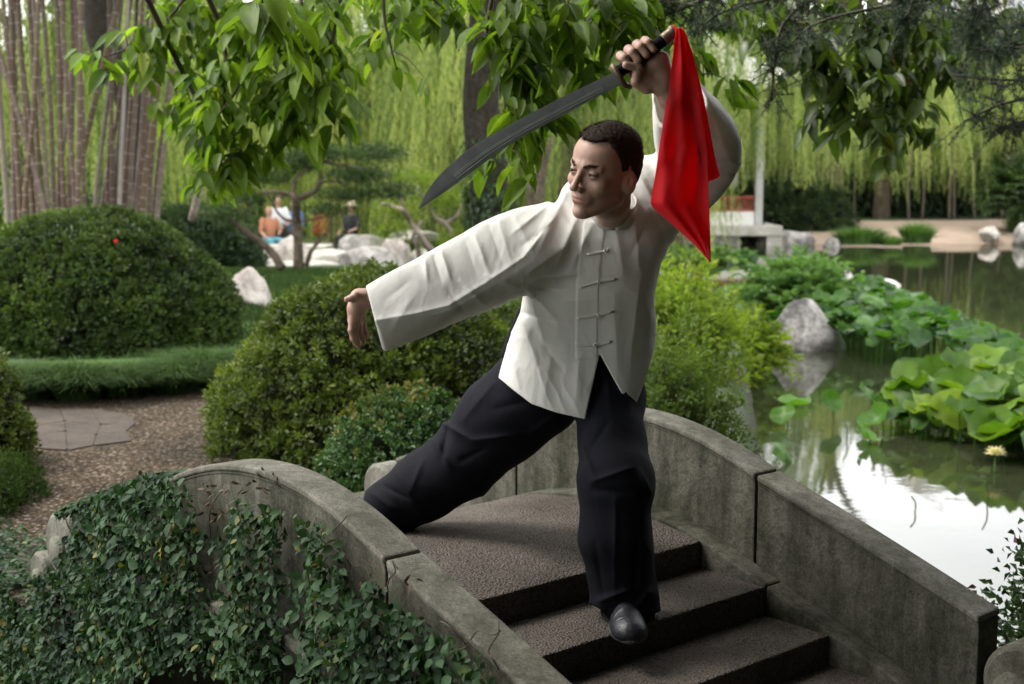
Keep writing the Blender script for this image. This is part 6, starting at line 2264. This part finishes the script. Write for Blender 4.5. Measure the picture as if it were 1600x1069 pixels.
# ------------------------------------------------------------------ gnarled pruned trees
def gnarled(label, Yg, base, branches, bark, clouds, leafm, seed, name='gnarled_tree'):
    rs = np.random.default_rng(seed)
    b0 = P(base[0], base[1], Yg)
    t = thing(name, label, 'tree', b0)
    for k, (pts, w0, w1) in enumerate(branches):
        q_ = [P(x, y, Yg + rs.normal(0, .12) * (i > 0)) for i, (x, y) in enumerate(pts)]
        V_, F_ = tube(catmull(q_, 5 * len(pts)), np.linspace(w0, w1, 5 * len(pts)) / FPX * Yg / 2, 8)
        V_ = V_ + .012 * vnoise(V_ * 9, seed)[:, None]
        link('trunk' if k == 0 else 'limb', mesh_np('trunk', V_, F_), M[bark], t)
    parts = []
    for (x, y, rx, ry, n_) in clouds:
        c = P(x, y, Yg + rs.normal(0, .3)); r_ = np.array([rx, (rx) * .8, ry]) / FPX * Yg
        u = rdir(n_); p_ = c + u * r_ * (rs.random(n_) ** .5)[:, None]
        p_ = p_ + .06 * rdir(n_)
        parts.append(leaves_np(p_, rdir(n_) * .7 + [0, 0, .5], rdir(n_), .085, .018, QUAD))
    if parts:
        leaf_obj('foliage', parts, M[leafm], t)
    return t


gnarled('pruned tree with dark twisted trunk and flat leaf pads in front of the terrace', 22.5, (465, 418),
        [([(466, 420), (466, 390), (464, 350), (462, 315), (456, 302)], 17, 10), ([(440, 420), (425, 395), (395, 370), (360, 345), (335, 335), (312, 332)], 15, 5), ([(478, 416), (485, 395), (500, 375), (508, 365)], 9, 3), ([(464, 345), (440, 340), (415, 300), (408, 296)], 5, 2),
         ([(458, 308), (462, 280), (475, 270), (490, 262)], 7, 3), ([(462, 312), (490, 300), (500, 285), (500, 268), (496, 250), (505, 252), (530, 258), (560, 262), (590, 268)], 9, 3), ([(500, 285), (520, 283), (545, 288)], 5, 2), ([(456, 305), (430, 300), (412, 302)], 8, 3), ([(464, 372), (450, 360), (440, 350)], 4, 2), ([(470, 345), (500, 340), (530, 335)], 4, 1.5)],
        'bark', [(505, 240, 60, 14, 1300), (560, 275, 60, 14, 1200), (465, 258, 45, 13, 900), (540, 305, 50, 11, 700), (350, 335, 50, 14, 900), (420, 278, 45, 12, 700), (590, 240, 55, 16, 900), (610, 300, 45, 15, 700), (385, 310, 40, 10, 500), (510, 330, 35, 9, 300)], 'wood_leaf', 401)
gnarled('pale twisted bare trunks left of the dark ivy clad trunk', 24.5, (690, 405),
        [([(690, 408), (668, 385), (655, 365), (640, 345), (632, 330), (610, 322), (598, 318)], 12, 5), ([(655, 408), (652, 385), (645, 372), (655, 352), (660, 345)], 8, 4), ([(700, 400), (708, 372), (695, 350), (680, 338), (672, 320)], 10, 4), ([(632, 330), (622, 300), (608, 285), (602, 262)], 6, 2), ([(695, 350), (715, 335), (722, 315)], 6, 2), ([(672, 322), (655, 300), (650, 285)], 5, 2)],
        'pale_bark', [(620, 330, 45, 18, 700), (690, 310, 50, 22, 1100), (715, 375, 35, 20, 700), (655, 280, 45, 15, 700), (612, 360, 28, 14, 400)], 'bright_leaf', 402)

# ------------------------------------------------------------------ pavilion
M['white_wall'] = simple('white_plaster', (0.72, 0.7, 0.66), .8, .06, 4)
M['red_paint'] = simple('red_paint', (0.27, 0.045, 0.02), .55, .15, 6)
M['column'] = simple('grey_column', (0.42, 0.42, 0.39), .7, .1, 5)
M['tile'] = simple('roof_tile', (0.4, 0.39, 0.4), .7, .2, 3)
M['beam'] = simple('dark_beam', (0.06, 0.03, 0.02), .7)
pv = thing('pavilion', 'open waterside pavilion with red railings on a pale stone platform behind the scarf', 'pavilion', (5.0, 41, 0))
PX0, PX1, PY0, PY1 = 1.9, 7.15, 39.2, 43.6
link('platform', box_mesh('platform', PX0 - .5, PX1 + .62, PY0 - .5, PY1 + .4, .30, .585, .02), M['slab'], pv)
link('platform_foot', box_mesh('platform_foot', PX0 - .3, PX1 - .55, PY0 - .3, PY1 + .2, -.5, .298, .01), M['rock'], pv)
for x in (PX0 - .2, 4.2, PX1 + .4):
    link('pier', box_mesh('pier', x - .22, x + .22, PY0 - .45, PY0 + .1, -.5, .297, .01), M['slab'], pv)
xs = [PX0, PX0 + 1.75, PX0 + 3.5, PX1]
for k, x in enumerate(xs):
    for y in (PY0, PY1):
        big = (k == 3)
        link('column', box_mesh('column', x - .11, x + .11, y - .11, y + .11, .587, 4.2, .02), M['column'] if big else M['red_paint'], pv)
for k in range(3):
    x0, x1 = xs[k] + .112, xs[k + 1] - .112
    link('low_wall', box_mesh('low_wall', x0, x1, PY0 - .07, PY0 + .05, .588, .98, .008), M['white_wall'], pv)
    rl_ = link('railing', box_mesh('railing', x0, x1, PY0 - .06, PY0 + .03, 1.36, 1.43, .008), M['red_paint'], pv)
    link('bottom_rail', box_mesh('bottom_rail', x0, x1, PY0 - .05, PY0 + .02, .984, 1.04, .008), M['red_paint'], rl_)
    m_ = 16
    for j in range(m_):
        xx_ = x0 + (x1 - x0) * (j + .5) / m_
        link('baluster', box_mesh('baluster', xx_ - .02, xx_ + .02, PY0 - .035, PY0 + .005, 1.042, 1.358), M['red_paint'], rl_)
    link('screen', box_mesh('screen', x0 + .1, x0 + .2, PY0 + 1.2, PY0 + 1.3, .59, 3.9), M['red_paint'], pv)
link('low_wall', box_mesh('low_wall', PX1 - .06, PX1 + .06, PY0 + .115, PY1 - .115, .588, 1.0, .008), M['white_wall'], pv)
link('beam', box_mesh('beam', PX0 - .3, PX1 + .3, PY0 - .14, PY0 + .14, 4.202, 4.5, .01), M['beam'], pv)
link('beam', box_mesh('beam', PX0 - .3, PX1 + .3, PY1 - .14, PY1 + .14, 4.202, 4.5, .01), M['beam'], pv)


def tiled_roof(parent, x0, x1, y0, y1, z0, z1, curve=.5, nt=34):
    """hipped roof with upturned eaves and tile ribs"""
    cx, cy = (x0 + x1) / 2, (y0 + y1) / 2
    def surf(u, v):       # u along eave 0..1 , v 0 eave ..1 ridge ; front face
        xx_ = x0 + (x1 - x0) * u; k = (1 - v)
        xr = cx + (xx_ - cx) * (k * .75 + .25)
        yr = y0 + (cy - y0) * v
        z = z0 + (z1 - z0) * (v ** 1.4) + curve * (abs(u - .5) * 2) ** 3 * k
        return xr, yr, z
    V_, F_ = [], []
    for fl_ in (1, -1):
        base = len(V_)
        for j in range(9):
            for i in range(nt + 1):
                x_, y_, z_ = surf(i / nt, j / 8)
                V_.append((x_, y_ if fl_ > 0 else 2 * cy - y_, z_))
        for j in range(8):
            for i in range(nt):
                a_ = base + j * (nt + 1) + i
                F_.append((a_, a_ + 1, a_ + nt + 2, a_ + nt + 1))
    for s_ in (0, nt):
        base = len(V_)
        for j in range(9):
            x_, y_, z_ = surf(s_ / nt, j / 8)
            V_ += [(x_, y_, z_), (x_, 2 * cy - y_, z_)]
        for j in range(8):
            F_.append((base + 2 * j, base + 2 * j + 1, base + 2 * j + 3, base + 2 * j + 2))
    ro = link('roof', mesh_np('roof', np.array(V_), np.array(F_), smooth=False), M['tile'], parent)
    parts = []
    for i in range(nt + 1):
        parts.append(tube([np.array(surf(i / nt, j / 6)) + [0, -.02, .03] for j in range(7)], .055, 5))
    V_, F_, _ = cat_meshes(parts)
    link('tile_ribs', mesh_np('tile_ribs', V_, F_), M['white_wall'], ro)
    return ro


tiled_roof(pv, PX0 - 1.0, PX1 + 1.0, PY0 - 1.0, PY1 + 1.0, 4.3, 6.6)
fp = thing('pavilion', 'small grey roofed pavilion far off above the gnarled tree', 'pavilion', (-6.6, 47, .3))
tiled_roof(fp, -8.3, -4.9, 45.5, 48.5, 2.55, 3.7, .3, 20)
for x in (-7.8, -5.4):
    for y in (46, 48):
        link('column', box_mesh('column', x - .1, x + .1, y - .1, y + .1, .2, 2.6), M['red_paint'], fp)

# a pale building beyond the trees that the pond mirrors
bd = thing('building', 'tall pale grey modern building beyond the trees, seen mirrored in the pond', 'building', (36, 105, 0))
link('wall', box_mesh('wall', 30, 42, 98, 112, 0, 21.5), M['slab'], bd)
for j in range(5):
    for i in range(5):
        link('window', box_mesh('window', 31 + i * 2.2, 32.4 + i * 2.2, 97.93, 97.99, 3 + j * 3.6, 4.8 + j * 3.6), M['steel'], bd)


# ------------------------------------------------------------------ broadleaf tree whose twigs hang into the picture
def broad_tree(name, label, root, clusters, mat, seed, sizes, canopy, trunk_r=.16, tmpls=None, cat='tree', bark='bark'):
    """clusters: (list of px points of the twig with distance, n leaves, spread px)"""
    rs = np.random.default_rng(seed)
    t = thing(name, label, cat, root)
    top = np.array(canopy[0])
    line = catmull([root, np.array(root) + [.1, .1, 1.6], (np.array(root) + top) / 2 + [0, 0, .8], top], 20)
    V_, F_ = tube(line, np.linspace(trunk_r, trunk_r * .45, 20), 12)
    link('trunk', mesh_np('trunk', V_, F_), M[bark], t)
    tm = tmpls or [big_template(.22, .12), big_template(.4, .06), big_template(.10, .18, wav=.02)]
    vr = leaf_variants('leaf', M[mat], tm, 12)
    LV = []
    twigs = []
    for (pts, n_, spread, sz) in clusters:
        q_ = catmull([P(x, y, Y_) for x, y, Y_ in pts], 10 * (len(pts) - 1) + 1)
        up = q_[0] + [rs.normal(0, .15), -.2, .5]
        lim = catmull([top + (q_[0] - top) * .35 + [0, 0, .35], up, q_[0]], 8)
        twigs.append(tube(lim, np.linspace(.022, .009, 8), 6)); twigs.append(tube(q_, np.linspace(.009, .003, len(q_)), 5))
        for i in range(n_):
            k = rs.integers(2, len(q_)); c = q_[k]
            Yk = c[1]
            tw = rs.normal(size=3) * spread / FPX * Yk * np.array([1, 1.1, .9])
            e = c + tw
            if rs.random() < .5:
                twigs.append(tube(catmull([c, (c + e) / 2 + [0, 0, .02], e], 5), np.linspace(.0035, .0016, 5), 4, caps=False))
            m_ = rs.integers(3, 7)
            for j in range(m_):
                a = rs.random() * 6.283
                pos = e + rs.normal(size=3) * .018 + np.array([0, 0, -.012 * j])
                d = norm(np.array([math.cos(a), math.sin(a), -.55 - .7 * rs.random()]) + norm(tw) * .35)
                nn_ = norm(np.array([-math.cos(a) * .2, -math.sin(a) * .2 - .25, 1.0]) + rs.normal(size=3) * .3)
                L_s = sz * (.6 + .55 * rs.random())
                LV.append((pos, d, nn_, L_s, L_s * (.34 + .1 * rs.random()), np.clip(.5 + rs.normal(0, .22), 0, 1)))
    V_, F_, _ = cat_meshes(twigs)
    link('twigs', mesh_np('twigs', V_, F_), M['twig'], t)
    pa = np.array([l[0] for l in LV]); xx_, yy_ = proj(pa)
    key = np.array([l[3] for l in LV]) / pa[:, 1] * ((yy_ > 0) & (xx_ > 0) & (xx_ < 1600))
    od = np.argsort(-key)
    for i in od[:298]:
        l = LV[i]
        leaf_part(vr[min(11, int(l[5] * 12))], t, l[0], l[1], l[2], l[3], l[4])
    rest_ = od[298:]
    if len(rest_):
        g = [np.array([LV[i][k] for i in rest_]) for k in range(6)]
        leaf_obj('foliage', [leaves_np(g[0], g[1], g[2], g[3], g[4], tm[0], g[5])], M[mat], t, True)['kind'] = 'stuff'
    # canopy overhead, out of the picture, with leaf masses added to block sky light
    parts = []
    for (c, r_, n_, sz) in canopy[1]:
        p_ = np.array(c) + rdir(n_) * np.array(r_) * (rs.random(n_) ** .35)[:, None]
        parts.append(leaves_np(p_, rdir(n_) * .8 + [0, 0, -.4], rdir(n_) * .5 + [0, 0, 1], sz, sz * .45, OVAL))
    leaf_obj('crown', parts, M['canopy_leaf'], t)['kind'] = 'stuff'
    for k in range(6):
        c, r_, n_, sz = canopy[1][k % len(canopy[1])]
        e = np.array(c) + rs.normal(size=3) * np.array(r_) * .35
        V_, F_ = tube(catmull([top - [0, 0, .3], (top + e) / 2 + [0, 0, .2], e], 9), np.linspace(trunk_r * .4, .02, 9), 7)
        link('limb', mesh_np('limb', V_, F_), M[bark], t)
    return t


CL = [
    ([(640, -90, 6.4), (660, -20, 6.4), (690, 10, 6.4), (720, 30, 6.4)], 22, 30, .15),
    ([(1000, -90, 6.6), (1060, -10, 6.6), (1120, 20, 6.6)], 20, 34, .15),
    ([(330, 200, 6.7), (345, 250, 6.7), (330, 285, 6.7)], 12, 22, .14),
    ([(560, -90, 6.9), (530, 0, 6.9), (450, 40, 6.9), (330, 40, 6.9)], 34, 34, .15),
    ([(330, -60, 6.6), (262, 30, 6.6), (200, 75, 6.6), (150, 92, 6.6)], 26, 20, .15),
    ([(380, -60, 6.8), (330, 30, 6.8), (290, 110, 6.8), (300, 170, 6.8)], 34, 30, .15),
    ([(420, -40, 6.4), (400, 60, 6.4), (370, 140, 6.4), (335, 190, 6.5), (305, 250, 6.5)], 38, 24, .14),
    ([(470, -40, 6.6), (470, 70, 6.6), (450, 130, 6.6), (430, 165, 6.6)], 42, 30, .15),
    ([(540, -60, 6.4), (520, 60, 6.4), (500, 120, 6.4), (492, 165, 6.4)], 34, 26, .16),
    ([(350, 170, 6.5), (385, 215, 6.5), (365, 245, 6.5), (320, 270, 6.5)], 14, 20, .14),
    ([(415, -60, 4.6), (410, 10, 4.6), (425, 50, 4.6)], 7, 16, .17),
    ([(600, -80, 5.6), (600, 20, 5.6), (610, 70, 5.6), (620, 110, 5.6)], 10, 26, .13),
    ([(560, -80, 7.0), (640, -20, 7.0), (700, 5, 7.0)], 18, 26, .15),
    ([(760, -100, 5.4), (830, -20, 5.4), (880, 30, 5.4), (900, 85, 5.4)], 24, 30, .16),
    ([(800, -60, 5.2), (790, 60, 5.2), (805, 130, 5.2), (815, 190, 5.2), (800, 235, 5.2)], 24, 24, .16),
    ([(780, -60, 5.3), (760, 60, 5.3), (785, 130, 5.3), (790, 190, 5.3)], 8, 18, .16),
    ([(930, -60, 5.6), (960, 10, 5.6), (930, 60, 5.6)], 24, 28, .16),
    ([(1000, -60, 6.0), (1020, 30, 6.0), (1065, 80, 6.0), (1100, 120, 6.0)], 14, 24, .16),
]
broad_tree('broadleaf_tree', 'tree with large glossy bright green leaves hanging across the top left and centre', (-3.6, 3.4, .45), CL, 'broad_leaf', 501, None,
           ((-2.0, 3.6, 4.4), [((-.4, 1.5, 4.6), (2.3, 2.0, .8), 7000, .16), ((-2.6, .0, 4.4), (2.2, 2.2, 1.0), 5200, .16), ((.6, -.6, 4.4), (2.4, 2.2, .9), 6200, .16), ((-1, -3.6, 3.0), (4.8, 1.2, 2.7), 12000, .26), ((.4, 2.6, 5.3), (2.2, 2.0, .5), 4000, .2)]))
CR = [
    ([(1400, -90, 7.6), (1380, 0, 7.6), (1350, 60, 7.6), (1340, 100, 7.6)], 30, 40, .16),
    ([(1230, -90, 7.5), (1260, -10, 7.5), (1310, 40, 7.5)], 22, 34, .16),
    ([(1600, -90, 7.8), (1560, 0, 7.8), (1520, 40, 7.8)], 18, 40, .15),
    ([(1180, -60, 7.2), (1240, 30, 7.2), (1300, 90, 7.2), (1330, 140, 7.2)], 34, 34, .17),
    ([(1330, -60, 7.4), (1360, 60, 7.4), (1400, 130, 7.4), (1395, 200, 7.4)], 38, 30, .17),
    ([(1440, -60, 7.4), (1440, 60, 7.4), (1440, 110, 7.4)], 26, 26, .16),
    ([(1260, 60, 7.2), (1290, 130, 7.2), (1330, 180, 7.2), (1385, 215, 7.2)], 22, 22, .17),
    ([(1200, -40, 7.3), (1225, 30, 7.3), (1235, 80, 7.3)], 16, 26, .15),
    ([(1500, -60, 7.6), (1480, 20, 7.6), (1460, 60, 7.6)], 16, 30, .15),
]
broad_tree('broadleaf_tree', 'tree with darker olive leaves hanging from the top right over the pond', (4.6, 3.6, .3), CR, 'olive_leaf', 502, None,
           ((3.4, 4.2, 4.6), [((2.6, 2.6, 4.7), (1.7, 2.0, .8), 5200, .17), ((4.2, .6, 4.0), (1.6, 2.4, 1.8), 7000, .2), ((4.0, -2.5, 2.6), (2.0, 1.6, 2.2), 6000, .22), ((1.9, 4.3, 4.5), (2.1, 1.3, .5), 3600, .18)]), bark='dark_bark')

# ------------------------------------------------------------------ dense evergreens behind and beside the viewer (out of the picture, added to block fill light)
def evergreen(label, c, r, n, seed, root):
    t = thing('light_block_tree', label, 'tree', root)
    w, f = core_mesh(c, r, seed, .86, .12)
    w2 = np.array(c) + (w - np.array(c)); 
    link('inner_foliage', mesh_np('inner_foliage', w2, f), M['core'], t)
    u = rdir(n); lm = 1 + .12 * fbm(u * 3, seed, 3)
    p_ = np.array(c) + u * np.array(r) * (lm * (1 - .18 * rng.random(n)))[:, None]
    leaf_obj('crown', [leaves_np(p_, norm(u + rdir(n)), norm(u + rdir(n) * .8), .22, .1, QUAD)], M['canopy_leaf'], t)['kind'] = 'stuff'
    V_, F_ = tube(catmull([root, (np.array(root) + np.array(c)) / 2, c], 8), np.linspace(.22, .12, 8), 10)
    link('trunk', mesh_np('trunk', V_, F_), M['dark_bark'], t)


def core_full(c, r, seed, k, lump):
    bm = bmesh.new(); bmesh.ops.create_icosphere(bm, subdivisions=4, radius=1)
    v = np.array([x.co[:] for x in bm.verts]); f = np.array([[q.index for q in x.verts] for x in bm.faces]); bm.free()
    return np.array(c) + v * np.array(r) * (k * (1 + lump * fbm(v * 3, seed, 3)))[:, None], f


core_mesh = core_full
evergreen('broad unseen evergreen tree added behind the viewer to block light', (0.3, -4.6, 2.9), (6.5, 1.9, 3.6), 14000, 901, (0.3, -4.9, .4))
evergreen('unseen evergreen tree added on the near bank right of the viewer to block light', (6.1, 3.2, 2.8), (1.9, 3.3, 3.4), 11000, 902, (6.3, 3.0, .3))
evergreen('unseen evergreen tree added behind the right shoulder of the viewer to block light', (4.9, -1.9, 3.0), (2.4, 2.8, 3.2), 9000, 903, (5.2, -2.1, .4))
evergreen('unseen evergreen crown added over the near end of the bridge to block sky light', (2.7, 2.2, 5.0), (2.9, 2.9, .75), 11000, 904, (4.2, 1.2, .4))

# ------------------------------------------------------------------ conifer sprays, top right
ct = thing('cedar_tree', 'dark blue green cedar with needle tufts along the top right edge', 'conifer', (6.2, 6.6, .3))
line = catmull([(6.2, 6.6, 0), (6.1, 6.6, 3), (6.0, 6.6, 6), (6, 6.6, 9)], 16)
V_, F_ = tube(line, np.linspace(.24, .1, 16), 12); link('trunk', mesh_np('trunk', V_, F_), M['dark_bark'], ct)
rs = np.random.default_rng(77)
tw, NP_, ND_, NN_ = [], [], [], []
CB = [[(1700, 10, 7.0), (1600, 40, 7.0), (1540, 30, 7.0), (1480, 10, 7.0)], [(1700, 90, 7.0), (1620, 120, 7.0), (1560, 125, 7.0), (1490, 118, 7.0)], [(1700, 130, 6.8), (1620, 150, 6.8), (1560, 165, 6.8), (1505, 190, 6.8)],
      [(1680, 170, 6.9), (1600, 190, 6.9), (1560, 200, 6.9)], [(1660, -60, 6.6), (1500, -10, 6.6), (1380, 10, 6.6), (1270, 40, 6.6), (1210, 100, 6.6)], [(1500, -40, 6.2), (1300, -20, 6.2), (1140, 15, 6.2), (1090, 50, 6.2)],
      [(1300, -60, 5.9), (1130, -15, 5.9), (1000, 10, 5.9), (930, 60, 5.9)], [(1250, -60, 6.0), (1100, 0, 6.0), (1020, 30, 6.0), (960, 45, 6.0)], [(1700, 50, 6.5), (1590, 70, 6.5), (1530, 80, 6.5)], [(1300, -20, 6.3), (1230, 30, 6.3), (1212, 90, 6.3), (1205, 160, 6.3)],
      [(1560, -40, 6.6), (1530, 20, 6.6), (1510, 55, 6.6)], [(1400, -30, 6.5), (1420, 10, 6.5), (1400, 40, 6.5)]]
for br in CB:
    q_ = catmull([P(x, y, Y_) for x, y, Y_ in br], 40)
    tw.append(tube(q_, np.linspace(.012, .004, 40), 5, caps=False))
    for k in range(3, 40):
        for s_ in range(2):
            d0 = rs.normal(size=3); d0[2] -= .3; d0 = norm(d0)
            ln = .16 * (.3 + rs.random())
            e = q_[k] + d0 * ln
            tw.append(tube([q_[k], e], .0022, 3, caps=False))
            for u in np.linspace(.25, 1, 4):
                c = q_[k] + (e - q_[k]) * u
                m_ = 13
                dd = norm(rs.normal(size=(m_, 3)) + d0 * .5)
                NP_.append(np.tile(c, (m_, 1))); ND_.append(dd); NN_.append(rs.normal(size=(m_, 3)))
V_, F_, _ = cat_meshes(tw); link('branches', mesh_np('branches', V_, F_), M['twig'], ct)
NP_, ND_, NN_ = map(np.concatenate, (NP_, ND_, NN_))
leaf_obj('needles', [leaves_np(NP_, ND_, NN_, .034, .0026, TRI)], M['needle'], ct)['kind'] = 'stuff'
n = 9000
p_ = np.array([5.4, 5.6, 5.6]) + rdir(n) * np.array([2.2, 2.4, 1.3]) * (rng.random(n) ** .4)[:, None]
leaf_obj('crown', [leaves_np(p_, rdir(n), rdir(n), .16, .05, QUAD)], M['needle'], ct)
for k in range(5):
    V_, F_ = tube(catmull([(6.05, 6.6, 3.2 + k * .5), (5.0, 6.4, 3.9 + k * .4), (3.4 - k * .3, 6.2, 3.9 + k * .3)], 9), np.linspace(.06, .015, 9), 7)
    link('limb', mesh_np('limb', V_, F_), M['dark_bark'], ct)
